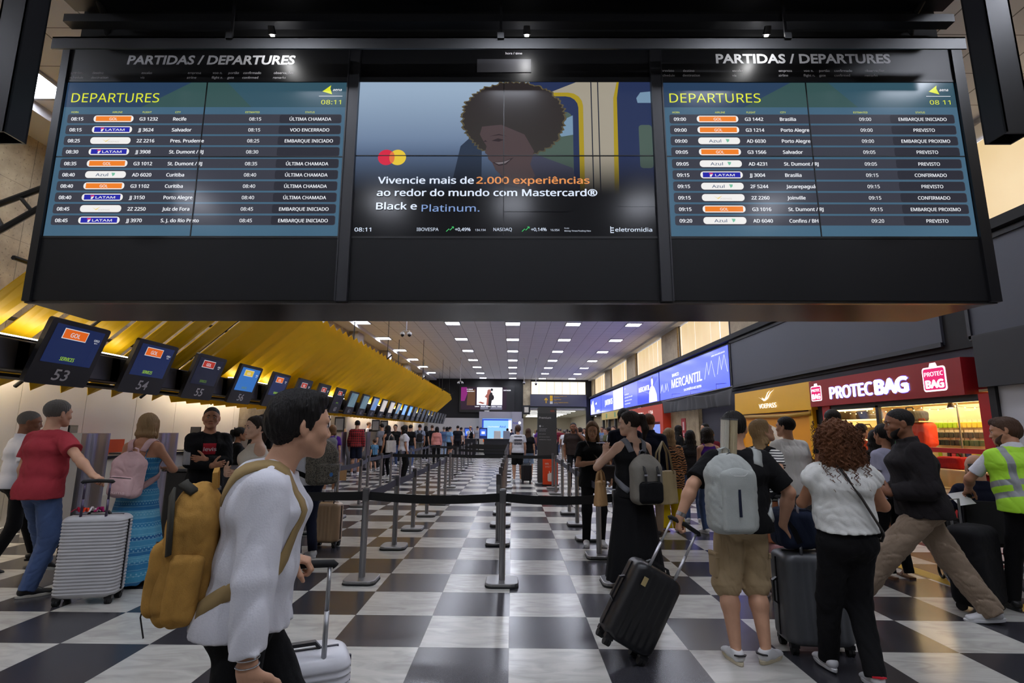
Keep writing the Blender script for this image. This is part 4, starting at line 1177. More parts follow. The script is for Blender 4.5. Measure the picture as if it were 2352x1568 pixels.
m = MB(); put_text(m, '2.000 experi\u00eancias', -.345, 1.122, .081, f(.015), 1.045, bold=.03); m.build('orange_lettering', ado, ad)
m = MB(); put_text(m, 'Platinum.', -.845, .848, .081, f(.015), .53, bold=.01); m.build('blue_lettering', adb, ad)
m = MB()
for x in (-.615, .075): m.tube([(x, -.0155, .655), (x + .025, -.0155, .68), (x + .035, -.0155, .668), (x + .065, -.0155, .70)], .003, 4); m.tube([(x + .05, -.0155, .70), (x + .066, -.0155, .70), (x + .066, -.0155, .685)], .003, 4)
m.build('trend_arrow', emis('green_arrow', (70, 200, 110), 1), ad)
m = MB(); m.box(-.098, -.09, -.0165, -.006, .612, 2.18); m.box(-1.478, 1.306, -.0165, -.006, 1.398, 1.406); m.build('bezel', BEZ, ad)

# ---- gantry it hangs from
ga = board_root('gantry', 'black steel gantry carrying the departure board, with two hanging channels', 'gantry')
MB().box(-4.22, 4.12, -.30, -.285, 2.295, 2.415).box(-4.22, 4.12, -.30, -.22, 2.40, 2.415).build('rail', BLACK, ga)
MB().box(-4.2, 4.1, -.05, .4, 2.60, 3.6).build('fascia', BLACKM, ga)
MB().box(-4.24, 4.14, -.9, -.1, 2.86, 2.95).box(-4.2, 4.1, -.25, -.15, 2.62, 2.70).build('beam', BLACK, ga)
for x in (-2.6, -.12, 2.5):
    MB().box(x - .012, x + .012, -.285, -.265, 2.41, 2.9).box(x - .03, x + .03, -.315, -.30, 2.39, 2.45).build('hanger_clip', BLACK, ga)
for x in (-3.88, 3.74):
    for dx in (-.09, .082): pass
    m = MB(); m.box(x - .1, x + .1, -.98, -.965, 1.05 + (x > 0) * -.01, 3.6); m.box(x - .1, x - .085, -.98, -.8, 1.05, 3.6); m.box(x + .085, x + .1, -.98, -.8, 1.05, 3.6); m.box(x - .1, x + .1, -.815, -.8, 1.05, 3.6)
    m.build('hanging_channel', BLACK, ga)
    MB().box(x - .1, x + .1, -.98, .3, 2.98, 3.1).build('arm', BLACK, ga)
for x in (-3.95, 3.85):
    MB().tube([(x, .0, 2.6), (x, -.1, 2.8), (x + .03, -.3, 2.95), (x + .02, -.5, 3.05)], .03, 8).build('cable', BLACKM, ga, smooth=True)
for x in (-3.4, -1.2, 1.2, 3.4): MB().cyl((x, .2, 3.5), .02, .3, 8).build('hanger', BLACKM, ga)

for x in (-2.25, .12, 2.35):                            # small lamps behind the rail that wash the header
    MB().tube([(x, -.262, 2.56), (x, -.225, 2.50)], [.03, .035], 12).build('spotlight', BLACK, ga); m = MB(); m.cyl((x, -.222, 2.49), .02, .004, 10); m.build('spotlight_lens', emis('spot_lens', (255, 250, 240), 20), ga)
    ld = bpy.data.lights.new('header_spot', 'POINT'); ld.energy = 3.2; ld.shadow_soft_size = .03; lo_ = bpy.data.objects.new('header_spot', ld); COL.objects.link(lo_); lo_.parent = ga; lo_.location = (x, -.20, 2.47)
# ------------------------------------------------------------------ check-in side: beam, counter displays, counters
OBLK = mat('display_housing', (24, 24, 30), .4)
bm = tag(MB().rbox(-6.42, -6.08, 4.6, 46.5, 2.22, 2.6, .02, axis='y').build('sign_beam', mat('beam_black', (16, 16, 22), .5)), 'long black beam carrying the numbered counter displays', 'beam')
MB().box(-6.7, -6.35, 4.6, 46.5, 2.16, 2.2).build('lower_flange', BLACKM, bm)
for y in (5.2, 12, 20, 28, 36, 44): MB().cyl((-6.25, y, 2.6), .02, CEIL - 2.6, 8).build('hanger', BLACKM, bm)
for k in range(6):
    t = empty('strip_light', (-7.75, 6.5 + 7 * k, 2.84), 0, 'warm strip light washing the counter wall, %s of six along it' % ORD[k], 'light', 'strip lights on the counter wall')
    MB().box(-.05, .05, -1.8, 1.8, -.03, 0).build('tube', emis('warm_tube', (255, 234, 206), 75), t); MB().box(-.07, .07, -1.85, 1.85, 0, .03).build('body', BLACKM, t)
    MB().box(-.19, .0, -.02, .02, 0, .03).build('arm', BLACKM, t)
for k in range(7):
    t = empty('strip_light', (-6.25, 7.2 + 5.4 * k, 2.603), 0, 'strip light on top of the black beam under the yellow canopy, %s of seven' % ORD[k], 'light', 'strip lights on the beam')
    MB().box(-.06, .06, -1.2, 1.2, 0, .04).build('body', BLACKM, t); MB().box(-.045, .045, -1.18, 1.18, .04, .06).build('tube', emis('cool_tube', (255, 246, 226), 9), t)
SCR = {'gol': emis('screen_navy', (26, 40, 84), .8), 'dim': emis('screen_dim', (26, 30, 52), .6), 'blue': emis('screen_blue', (48, 112, 190), .9), 'steel': emis('screen_steel', (96, 122, 140), .8), 'pale': emis('screen_pale', (196, 190, 186), .85), 'lilac': emis('screen_lilac', (150, 160, 190), .8), 'bright': emis('screen_bright', (70, 140, 236), 1), 'off': mat('screen_off', (44, 46, 54), .25), 'beach': emis('screen_beach', (196, 176, 150), .8)}
kinds = ['gol', 'gol', 'dim', 'blue', 'gol', 'dim', 'dim', 'dim', 'steel', 'steel', 'lilac', 'pale', 'pale', 'beach', 'bright', 'bright'] + ['off'] * 10
SW, LIME, ORNG, REDD = emis('display_white', (226, 228, 234), .8), emis('display_lime', (170, 220, 40), .8), emis('display_orange', (226, 100, 26), .9), emis('display_red', (180, 50, 34), .8)
GREYN = mat('number_grey', (186, 186, 190), .5)
TB = math.radians(18)
for k, kd in enumerate(kinds):
    num = 53 + k
    t = empty('counter_display', (-6.0, 6.8 + 1.527 * k, 2.08), 0)
    lit = {'gol': 'dark blue screen with an orange logo', 'dim': 'dim screen with a red logo', 'blue': 'bright blue screen with a yellow logo', 'steel': 'grey-blue screen', 'pale': 'pale screen', 'lilac': 'pale blue and white screen', 'beach': 'beach picture on screen', 'bright': 'vivid blue screen', 'off': 'switched-off screen'}[kd]
    tag(t, 'hanging counter display numbered %d, %s' % (num, lit), 'display', 'numbered counter displays')
    n = Vector((math.cos(TB), 0, -math.sin(TB))); u = Vector((math.sin(TB), 0, math.cos(TB))); r = Vector((0, 1, 0)); o = Vector((0, 0, 0))
    fr = (o, r, u, n)
    m = MB(); pts = rrect(-.47, .47, 0, .86, .04)
    P = [o + r * a + u * b for a, b in pts]; nn_ = len(P)
    m.add([p - n * .06 for p in P] + P, [list(range(nn_))[::-1], list(range(nn_, 2 * nn_))] + [(i, (i + 1) % nn_, (i + 1) % nn_ + nn_, i + nn_) for i in range(nn_)])
    m.build('housing', OBLK, t)
    m = MB(); shape(m, [(-.385, .29), (.385, .29), (.385, .80), (-.385, .80)], fr, .003)
    so = m.build('screen', SCR[kd], t)
    m = MB(); put_text(m, str(num), 0, .07, .15, fr, .24, 'c', .012, inter=False, depth=.004, shear=.08); m.build('number', GREYN, t)
    MB().box(-.32, -.08, -.52, -.36, .16, .50).build('mount_box', BLACKM, t)
    if kd in ('gol', 'dim', 'blue'):
        m = MB(); m.cur = 0; shape(m, [(-.25, .62), (.13, .62), (.13, .76), (-.25, .76)], fr, .0045); m.cur = 1; shape(m, [(-.24, .63), (.12, .63), (.12, .75), (-.24, .75)], fr, .006); m.cur = 0
        put_text(m, 'GOL', -.06, .655, .072, fr, .15, 'c', .01, depth=.0075)
        m.build('logo', [SW, {'gol': ORNG, 'dim': REDD, 'blue': emis('display_yellow', (216, 186, 60), .9)}[kd]], so)
        m = MB(); put_text(m, 'SERVICES', -.02, .335, .06, fr, .22, 'c', 0, .12, depth=.0045); m.build('lime_lettering', LIME if kd == 'gol' else emis('dim_lime', (110, 150, 50), .6), so)
        m = MB(); put_text(m, 'CK%d' % num, .30, .66, .035, fr, .09, 'c', .01, depth=.0045); put_text(m, '08:11', .30, .63, .018, fr, .05, 'c', 0, depth=.0045); m.build('white_lettering', SW, so)
    elif kd in ('pale', 'lilac', 'beach', 'bright', 'steel'):
        m = MB(); shape(m, [(-.385, .29), (.1, .29), (.385, .5), (.385, .8), (.0, .8)], fr, .0045)
        m.build('picture', {'pale': emis('pic_pale', (214, 204, 198), .9), 'lilac': emis('pic_blue', (110, 150, 214), .8), 'beach': emis('pic_sea', (80, 140, 190), .8), 'bright': emis('pic_white', (120, 180, 250), 1), 'steel': emis('pic_steel', (110, 136, 150), .8)}[kd], so)
DWHT = mat('desk_white', (196, 190, 176), .45); DBLK = mat('desk_black', (26, 26, 32), .4)
# stainless dividers and desks between them
def sheet():
    m = MB()
    pts = []
    for i in range(17):
        a = i / 16
        pts.append((math.sin(a * math.pi * 2.6) * .022 + .19, -.24 + .48 * a))
    m.prism([(-.19, -.24)] + pts + [(-.19, .24)], 'z', 0, 1.46)
    return m
proto = None
for k in range(26):
    y = 7.35 + 1.545 * k
    if proto is None:
        d = empty('counter_divider', (-6.0, y, 0)); c1 = sheet().build('steel_sheet', STEEL, d); c2 = MB().box(-.22, .24, -.27, .27, 0, .05).build('plinth', DBLK, d); proto = (d, [c1, c2])
    else:
        d = proto[0].copy(); COL.objects.link(d); d.location = (-6.0, y, 0)
        for c in proto[1]: q = c.copy(); COL.objects.link(q); q.parent = d
    tag(d, 'tall stainless steel divider beside the counter under display %d, aisle side' % (53 + k), 'counter divider', 'steel counter dividers')
    # desk on the far side of this divider
    t = empty('check_in_desk', (-6.6, y + .77, 0), 0, 'check-in desk under display %d, between two steel dividers' % (54 + k), 'desk', 'check-in desks')
    m = MB(); m.prism([(.55, 0), (.55, .55), (.35, 1.08), (-.35, 1.08), (-.35, 0)], 'y', -.44, .44); m.build('cabinet', DWHT if k % 3 != 1 else mat('desk_grey', (150, 148, 146), .5), t)
    MB().box(-.4, .42, -.47, .47, 1.08, 1.11).build('worktop', DBLK, t)
    MB().box(.10, .5, -.42, .42, .02, .30).build('scale_plate', STEEL, t) if k < 3 else MB().box(.555, .57, -.3, .3, .1, .5).build('front_panel', DBLK, t)
    if k < 14:
        mo = empty('computer_monitor', (-6.65, y + .62, 1.11), .5 + .2 * (k % 3), 'black computer monitor on the desk under display %d' % (54 + k), 'monitor', 'monitors on the check-in desks')
        MB().box(-.02, .0, -.25, .25, .12, .46).build('screen_case', BLACK, mo); MB().box(-.06, -.02, -.03, .03, 0, .25).box(-.12, .08, -.11, .11, 0, .015).build('stand', BLACK, mo)
        MB().box(.0, .003, -.235, .235, .14, .44).build('screen', mat('monitor_back', (40, 42, 48), .3), mo)
# things on and around the first desks
t = empty('orange_sign_panel', (-7.55, 9.7, .0), 0, 'orange panel standing behind the first check-in desk', 'panel')
MB().box(-.02, .02, -.55, .55, .95, 1.32).build('board', mat('orange_board', (226, 84, 30), .5), t); MB().box(-.02, .02, -.5, -.46, 0, .95).box(-.02, .02, .46, .5, 0, .95).build('leg', BLACK, t)
t = empty('office_chair', (-7.5, 8.6, 0), -.2, 'dark office chair behind the first check-in desk', 'chair')
MB().rbox(-.24, .24, -.04, .04, .55, 1.12, .06, axis='y').build('backrest', BLACKM, t); MB().rbox(-.24, .24, .04, .5, .45, .53, .06).build('seat', BLACKM, t); MB().cyl((0, .25, .06), .03, .4).build('column', BLACK, t)
for a in range(5):
    c, s_ = math.cos(a * 1.2566), math.sin(a * 1.2566); MB().tube([(0, .25, .08), (.28 * c, .25 + .28 * s_, .05)], .02, 6).build('leg', BLACK, t); MB().cyl((.28 * c, .25 + .28 * s_ - .01, .025), .025, .02, 10, 'y').build('caster', BLACK, t)
t = empty('baggage_counter', (-3.95, 7.35, 0), 0, 'low black baggage counter between the blue dress and the folded-arms man', 'counter')
MB().rbox(-.6, .45, -.35, .35, .06, .98, .03).build('cabinet', mat('counter_black', (20, 20, 24), .4), t); MB().rbox(-.64, .49, -.39, .39, .98, 1.02, .03).build('worktop', mat('counter_top', (44, 44, 48), .35), t); MB().box(-.55, .4, -.3, .3, 0, .06).build('plinth', BLACKM, t)
t = empty('shopping_bag', (-4.1, 7.2, 1.02), .3, 'black crumpled plastic bag lying on the low black counter', 'bag')
S = SDF(); S.ec((-.1, 0, .08), (.1, .02, .06), (.12, .1), (.1, .09), cap=1, x=(0, 1, 0)).el((0, 0, .14), (.1, .08, .06)); S.pl((0, 0, 0), (0, 0, -1)); S.disp = folds(5, .012, 45); S.dmax = .02
S.build('bag_body', mat('black_plastic', (16, 16, 24), .18), t, .012, (-.3, -.2, -.02), (.3, .2, .25)); MB().tube([(-.08, 0, .17), (-.05, .03, .22), (.04, .03, .22), (.08, 0, .17)], .006, 6).build('handle', mat('white_cord', (200, 200, 200), .6), t)
t = empty('white_terminal', (-4.36, 7.5, 1.02), 0, 'white terminal box at the back of the low black counter', 'terminal')
MB().rbox(-.15, .15, -.08, .08, 0, .22, .02).build('body', DWHT, t); MB().rbox(-.1, .1, -.085, -.08, .04, .1, .01, axis='y').build('slot', BLACK, t)
t = empty('wall_camera', (XL + .06, 8.2, 2.62), 0, 'small security camera on the left wall below display 53', 'camera')
MB().tube([(0, 0, 0), (.18, 0, -.02)], .015, 8).build('arm', BLACK, t); MB().rbox(.14, .42, -.05, .05, -.05, .05, .03, axis='x').build('body', mat('camera_white', (200, 200, 202), .4), t); MB().box(-.02, .02, -.06, .06, -.08, .08).build('mount', BLACK, t)

for i, (y, x) in enumerate(((16.4, -5.86), (17.95, -5.88), (22.6, -5.86), (24.15, -5.88))):
    t = empty('framed_notice', (x, y - .1, 1.46), 0, 'black framed grey notice standing on a steel counter divider, %s one from the front' % ORD[i], 'notice', 'framed notices on the counters')
    MB().rbox(-.17, .17, -.015, .015, .02, .5, .01, axis='y').build('frame', BLACK, t); MB().box(-.13, .13, -.018, -.015, .07, .45).build('sheet', mat('notice_grey', (150, 150, 150), .6), t); MB().box(-.12, .12, -.06, .06, 0, .02).build('foot', BLACK, t)
# ------------------------------------------------------------------ queue posts and belts
def post_parts(t):
    m = MB()
    prof = []
    for i in range(16):
        a = 2 * math.pi * i / 16; r = .034 if i % 4 else .028; prof.append((r * math.cos(a), r * math.sin(a)))
    m.prism(prof, 'z', .03, .90); c = m.build('pole', mat('post_aluminium', (158, 158, 160), .32, .9), t)
    m = MB(); m.rbox(-.165, .165, -.165, .165, .012, .045, .07); b = m.build('base', mat('base_steel', (150, 150, 150), .38, .85, bump=('noise', 9, .12)), t)
    m = MB(); m.rbox(-.17, .17, -.17, .17, 0, .014, .07); e = m.build('rubber_edge', BLACKM, b)
    m = MB(); m.rbox(-.0345, .0345, -.0345, .0345, .80, .935, .014); h = m.build('belt_head', mat('head_grey', (120, 120, 123), .36, .7), t)
    m = MB(); m.cyl((0, 0, .935), .033, .008, 14); cap = m.build('cap', mat('cap_grey', (120, 120, 124), .35, .7), t)
    return [(c, None), (b, [e]), (h, None), (cap, None)]
pp = None; POSTS = {}
def post(x, y, label, key=None):
    global pp
    if pp is None:
        t = empty('queue_post', (x, y, 0)); pp = (t, post_parts(t))
    else:
        t = pp[0].copy(); COL.objects.link(t); t.location = (x, y, 0)
        for c, subs in pp[1]:
            q = c.copy(); COL.objects.link(q); q.parent = t
            for e in subs or []: z = e.copy(); COL.objects.link(z); z.parent = q
    tag(t, label, 'queue post', 'steel queue posts'); POSTS[key] = (x, y); return t
BELT1, BELT2 = mat('belt_black', (16, 16, 18), .7), mat('belt_navy', (44, 44, 60), .7)
def belt(a, b, m, label, sag=.015):
    a, b = Vector((*a, .855)), Vector((*b, .855)); d = (b - a).normalized(); a = a + d * .034; b = b - d * .034
    pts = [a.lerp(b, i / 8) - Vector((0, 0, sag * 4 * (i / 8) * (1 - i / 8))) for i in range(9)]
    mb = MB(); mb.tube(pts, .01, flat=(.088, .004), up=d.cross(Vector((0, 0, 1))))
    tag(mb.build('queue_belt', m), label, 'queue belt', 'queue belts')
post(-1.545, 5.70, 'front queue post, left of the black dress row, where two belts meet', 'L0'); post(-.095, 5.66, 'front queue post in the middle of the aisle', 'C0'); post(1.10, 5.72, 'front queue post hidden behind the black dress and tilted suitcase', 'R0')
post(-3.15, 5.72, 'front queue post hidden behind the man in the white sweatshirt', 'F0')
for nm, x, ys in (('left', -1.56, (7.26, 8.56, 9.90, 11.42, 12.5)), ('middle', -.19, (7.56, 9.0, 10.25, 11.6, 13.0)), ('right', 1.10, (6.86, 7.92, 9.10, 10.32, 11.7, 13.45)), ('far left', -3.12, (8.2, 9.55, 10.98))):
    for i, y in enumerate(ys): post(x, y, '%s queue post going back in the %s row of the front lane' % (ORD[i + 1], nm), (nm, i))
for i, (x, y) in enumerate(((-3.41, 12.6), (-3.42, 13.9), (-3.36, 14.75))): post(x, y, '%s queue post in the leftmost row before the second belt' % ORD[i], ('ll', i))
for i, (x, y) in enumerate(((-1.72, 14.75), (-.17, 14.7), (1.12, 14.72))): post(x, y, '%s of three queue posts on the second crosswise belt' % ORD[i], ('cross', i))
for i, (x, y) in enumerate(((-1.86, 16.65), (-1.97, 19.1), (-2.0, 20.98), (-2.04, 22.45), (-2.03, 24.46), (-2.05, 26.6))): post(x, y, '%s far queue post beyond the second belt, left side' % ORD[i], ('fl', i))
for i, y in enumerate((16.5, 18.07, 19.4, 21.0, 23.0, 25.2)): post(-.21, y, '%s far queue post beyond the second belt, middle line' % ORD[i], ('fm', i))
for i, (x, y) in enumerate(((-3.45, 16.4), (-3.5, 18.3), (-3.5, 20.4), (-3.55, 22.6), (-3.55, 25.0))): post(x, y, '%s far queue post in front of the check-in queue' % ORD[i], ('fq', i))
P = POSTS
belt(P['F0'], P['L0'], BELT1, 'front black belt from behind the white sweatshirt to the first post'); belt(P['L0'], P['C0'], BELT1, 'front black belt across the aisle, left span', .03); belt(P['C0'], P['R0'], BELT1, 'front black belt across the aisle, right span', .03)
row = ['L0'] + [('left', i) for i in range(5)]
for i in range(5): belt(P[row[i]], P[row[i + 1]], BELT2, 'navy belt running back along the left lane, %s span' % ORD[i])
row = ['R0'] + [('right', i) for i in range(6)]
for i in range(1, 6): belt(P[row[i]], P[row[i + 1]], BELT2, 'navy belt running back beside the woman in black, %s span' % ORD[i - 1])
row = [('far left', 0), ('far left', 1), ('far left', 2), ('ll', 0), ('ll', 1), ('ll', 2)]
for i in range(5): belt(P[row[i]], P[row[i + 1]], BELT2, 'navy belt along the leftmost lane, %s span' % ORD[i])
belt(P[('ll', 2)], P[('cross', 0)], BELT1, 'second crosswise black belt, span behind the white blouse woman'); belt(P[('cross', 0)], P[('cross', 1)], BELT1, 'second crosswise black belt, middle span'); belt(P[('cross', 1)], P[('cross', 2)], BELT1, 'second crosswise black belt, span behind the white T-shirt boy')
for i in range(4): belt(P[('fq', i)], P[('fq', i + 1)], BELT2, 'far navy belt before the check-in queue, %s span' % ORD[i])
for i in (1, 3, 4, 5): belt(P[('fl', i)], P[('fm', i)], BELT1, 'far black belt across the aisle, %s one back' % ORD[i])
belt(P[('fq', 3)], P[('fl', 3)], BELT1, 'far black belt between the queue lanes on the left')

# ------------------------------------------------------------------ luggage
def wheel(mb, x, y, r=.028, w=.02): mb.cyl((x - w / 2, y, r), r, w, 14, 'x')
def suitcase(loc, rz, w, d, h, c, label, ribs=None, hh=.40, rough=.4, group=None, tilt=None, handle=True, wheels=True, trim=BLACK, band=None, stems=(120, 120, 126), name='suitcase', frac=1.0):
    """shell w (x) by d (y) by h; telescopic handle on the back (-y) side"""
    t = empty(name, loc, rz, label, 'suitcase', group)
    z0 = .055; m = MB(); rings = []; N = int(h / .0056) if ribs == 'h' else 44
    shell = mat('shell_' + label[:8], c, rough)
    for i in range(N + 1):
        f = i / N; z = z0 + h * f; e = min(f, 1 - f) * h
        ins = .06 - math.sqrt(max(.06 ** 2 - max(.06 - e, 0) ** 2, 0)) if e < .06 else 0
        rib = .006 * (1 + math.cos(f * h / .028 * 2 * math.pi)) / 2 if ribs == 'h' and e > .05 else 0
        ww, dd = w / 2 - ins - rib, d / 2 - ins * .8 - rib; r = min(.07, dd * .8); ring = []
        for cx, cy, a0 in ((ww - r, dd - r, 0), (-ww + r, dd - r, 1), (-ww + r, -dd + r, 2), (ww - r, -dd + r, 3)):
            for k in range(9):
                a = (a0 + k / 8) * math.pi / 2; ring.append((cx + r * math.cos(a), cy + r * math.sin(a), z))
        if ribs == 'v':
            out = []
            n2 = len(ring)
            for q in range(n2):
                a, b = Vector(ring[q]), Vector(ring[(q + 1) % n2]); st = 30 if q in (8, 26) else 1
                for s_ in range(st): out.append(a.lerp(b, s_ / st))
            rb = .007 * min(1, e / .09)
            ring = [Vector((p.x, p.y - math.copysign(rb * (1 + math.cos(p.x / .05 * 2 * math.pi)) / 2 if abs(p.y) > dd - .0005 else 0, p.y), p.z)) for p in out]
        rings.append(ring)
    m.rings(rings); m.build('shell', shell, t, smooth=True, auto=.7)
    m = MB(); zz = [z0 + .045, z0 + h - .045]
    m.tube([(w / 2 + .001, 0, zz[0]), (w / 2 + .001, 0, zz[1])], .01, flat=(.014, .012), up=(1, 0, 0)); m.tube([(-w / 2 - .001, 0, zz[0]), (-w / 2 - .001, 0, zz[1])], .01, flat=(.014, .012), up=(1, 0, 0)); m.tube([(-w / 2 + .05, 0, z0 + h), (w / 2 - .05, 0, z0 + h)], .01, flat=(.014, .008), up=(0, 0, 1))
    m.build('zip_band', band or trim, t)
    m = MB(); zc = z0 + h * .55; m.tube([(-w / 2, 0, zc - .09), (-w / 2 - .03, 0, zc - .07), (-w / 2 - .03, 0, zc + .07), (-w / 2, 0, zc + .09)], .01, flat=(.03, .014), up=(1, 0, 0)); m.build('side_handle', trim, t)
    m = MB(); m.tube([(-.09, 0, z0 + h), (-.07, 0, z0 + h + .025), (.07, 0, z0 + h + .025), (.09, 0, z0 + h)], .01, flat=(.03, .014), up=(0, 0, 1)); m.build('top_handle', trim, t)
    if wheels:
        for sx in (-1, 1):
            for sy in (-1, 1):
                m = MB(); x, y = sx * (w / 2 - .05), sy * (d / 2 - .05); wheel(m, x - .012, y); wheel(m, x + .012, y); wo = m.build('wheel', BLACKM, t)
                MB().box(x - .03, x + .03, y - .02, y + .02, .045, .075).build('fork', trim, wo)
    if handle:
        zt = z0 + h; yb = -d / 2 + .035
        for sx in (-1, 1): m = MB(); m.tube([(sx * .1, yb, zt - .02), (sx * .1, yb, zt + hh * .5)], .011, 8); m.tube([(sx * .1, yb, zt + hh * .5), (sx * .1, yb, zt + hh)], .009, 8); m.build('handle_tube', mat('tube_metal', stems, .35, .8), t, smooth=True)
        MB().tube([(-.125, yb, zt + hh), (-.115, yb, zt + hh + .012), (0, yb, zt + hh + .018), (.115, yb, zt + hh + .012), (.125, yb, zt + hh)], .016, 10).build('grip', BLACKM, t, smooth=True)
    if tilt: t.rotation_euler = tilt
    return t
# ------------------------------------------------------------------ right side: sign band and shops
# frames on planes facing -x: r runs towards the camera (-y) so lettering reads left to right
def fx(x, y=0, z=0): return (Vector((x, y, z)), Vector((0, -1, 0)), Vector((0, 0, 1)), Vector((-1, 0, 0)))
ZB0, ZB1, XS = 3.06, 4.57, 7.35
BLUE = emis('sign_blue', (74, 86, 236), 2.4); SWHT = emis('sign_white', (248, 248, 255), 1.7); BLUE2 = emis('sign_blue_dark', (58, 70, 214), 2.0); SLINE = emis('sign_line', (200, 206, 255), 1.4)
def lightbox(y0, y1, label):
    t = empty('advert_lightbox', (XS, (y0 + y1) / 2, ZB0), 0, label, 'lit sign', 'lit adverts on the sign band'); L = (y1 - y0) / 2; Hh = ZB1 - ZB0
    MB().box(.0, .26, -L + .02, L - .02, 0, Hh).build('box', BLACK, t)
    f = MB().box(-.012, .0, -L + .06, L - .06, .05, Hh - .05).build('lit_face', BLUE, t)
    m = MB(); put_text(m, 'ELETROMIDIA', 0, -.19, .09, fx(-.011), .85, 'c', .02); m.build('maker_lettering', SWHT, t)
    MB().box(-.01, .05, -.45, .45, -.23, -.05).build('maker_plate', BLACKM, t)
    return f, L, Hh
f_, L, Hh = lightbox(17.5, 26.0, 'lit blue advert reading BANCO MERCANTIL, nearest of the blue ones')
m = MB(); F = lambda d=.014: fx(-d)
put_text(m, 'BANCO', -2.1, 1.0, .17, F(), .95, bold=.03); put_text(m, 'MERCANTIL', -2.25, .50, .46, F(), 3.9, bold=.03, shear=.08); put_text(m, 'SUA EXPERI\u00caNCIA NOS INSPIRA', -.55, .24, .12, F(), 2.1, bold=.01); put_text(m, 'www.mercantil.com.br', 2.7, 1.25, .08, F(), 1.25)
m.build('white_lettering', SWHT, f_)
m = MB()
for x0, z0, w_, h_ in ((1.95, .5, 1.0, .62), (3.2, .56, .9, .62), (-4.05, .4, .5, .4), (-3.35, .4, .6, .4)):
    pts = [(x0, z0), (x0 + w_ * .3, z0 + h_), (x0 + w_ * .42, z0 + h_ * .2), (x0 + w_ * .75, z0 + h_), (x0 + w_, z0)]
    m.tube([Vector((-.016, -p[0], p[1])) for p in pts], .012, 5)
m.build('outline_letters', SLINE, f_)
f_, L, Hh = lightbox(26.05, 34.5, 'lit blue advert with a smiling man on its right half')
m = MB(); put_text(m, 'MERCANTIL', .0, .75, .32, F(.02), 2.4, bold=.03, shear=.08)
for i, w_ in enumerate((1.2, 2.2, 2.0, 1.6)): put_text(m, ('confianca', 'para quem vive cada', 'experiencia e conta', 'com a gente sempre')[i], -3.9, .85 - i * .2, .10, F(), w_)
put_text(m, 'mercantil', -3.9, 1.25, .07, F()); m.build('white_lettering', SWHT, f_)
m = MB(); shape(m, [(-.4, .08), (2.3, .08), (2.3, .5), (-.4, 1.0)], F(.013)); shape(m, [(-.4, 1.0), (2.3, .6), (4.0, 1.2), (4.0, Hh - .06), (-.4, Hh - .06)], F(.0135)); m.build('picture', BLUE2, f_)
m = MB(); shape(m, [(2.2, .06), (2.3, .6), (2.55, .85), (2.75, .9), (3.1, .9), (3.4, .75), (3.75, .4), (3.8, .06)], F(.018)); shape(m, circle(2.93, 1.1, .2, 20, .24), F(.018)); m.build('portrait', emis('portrait', (226, 224, 240), 1.5), f_)
m = MB(); shape(m, [(2.72, 1.18), (2.76, 1.36), (2.95, 1.42), (3.12, 1.34), (3.13, 1.2), (3.05, 1.28), (2.8, 1.28)], F(.02)); m.build('portrait_hair', emis('portrait_hair', (120, 120, 150), .8), f_)
f_, L, Hh = lightbox(34.55, 43.4, 'lit blue advert with a bright picture, third along the sign band')
m = MB(); put_text(m, 'JUNTINHOS', -2.6, .55, .5, F(), 3.2, bold=.03); m.build('white_lettering', SWHT, f_)
m = MB(); shape(m, [(.9, .06), (4.3, .06), (4.3, Hh - .06), (.9, Hh - .06)], F(.013)); m.cur = 1
rg = random.Random(2)
for k in range(16): x = .95 + k * .2; shape(m, [(x, .1 + rg.random() * .4), (x + .08, .1 + rg.random() * .4), (x + .1, 1.0 + rg.random() * .35), (x + .02, 1.0 + rg.random() * .35)], F(.015))
m.build('picture', [SWHT, emis('pic_leaf', (196, 206, 170), 1.2)], f_)
f_, L, Hh = lightbox(43.45, 49.3, 'lit blue advert at the far end of the sign band')
m = MB(); put_text(m, 'voc\u00ea', .0, .85, .25, F(), .8, bold=.03); put_text(m, 'conosco', .6, .2, .25, F(), 1.5, bold=.03); m.build('white_lettering', SWHT, f_)
m = MB(); shape(m, [(-2.6, .06), (-.6, .06), (-.5, .6), (-.9, .9), (-1.2, 1.3), (-1.7, 1.2), (-2.2, .8), (-2.6, 1.1)], F(.013)); m.build('picture', SWHT, f_)
GREYB = mat('blank_fascia', (64, 66, 76), .55, bump=('noise', 70, .03))
for y0, y1, lb in ((8.75, 17.35, 'long blank grey sign panel above the bag shop and yellow booth'), (2.2, 8.2, 'blank grey sign panel at the near right, beyond the dark gap')):
    t = empty('blank_sign', (XS, (y0 + y1) / 2, ZB0), 0, lb, 'sign panel'); L = (y1 - y0) / 2
    MB().box(-.02, .26, -L, L, 0, ZB1 - ZB0).build('panel', GREYB, t)
    MB().box(-.05, -.0, -L, L, -.03, .05).box(-.05, 0, -L, L, ZB1 - ZB0 - .05, ZB1 - ZB0 + .03).box(-.05, 0, L - .05, L + .01, 0, 1.5).build('frame', mat('fascia_frame', (34, 34, 40), .45), t)

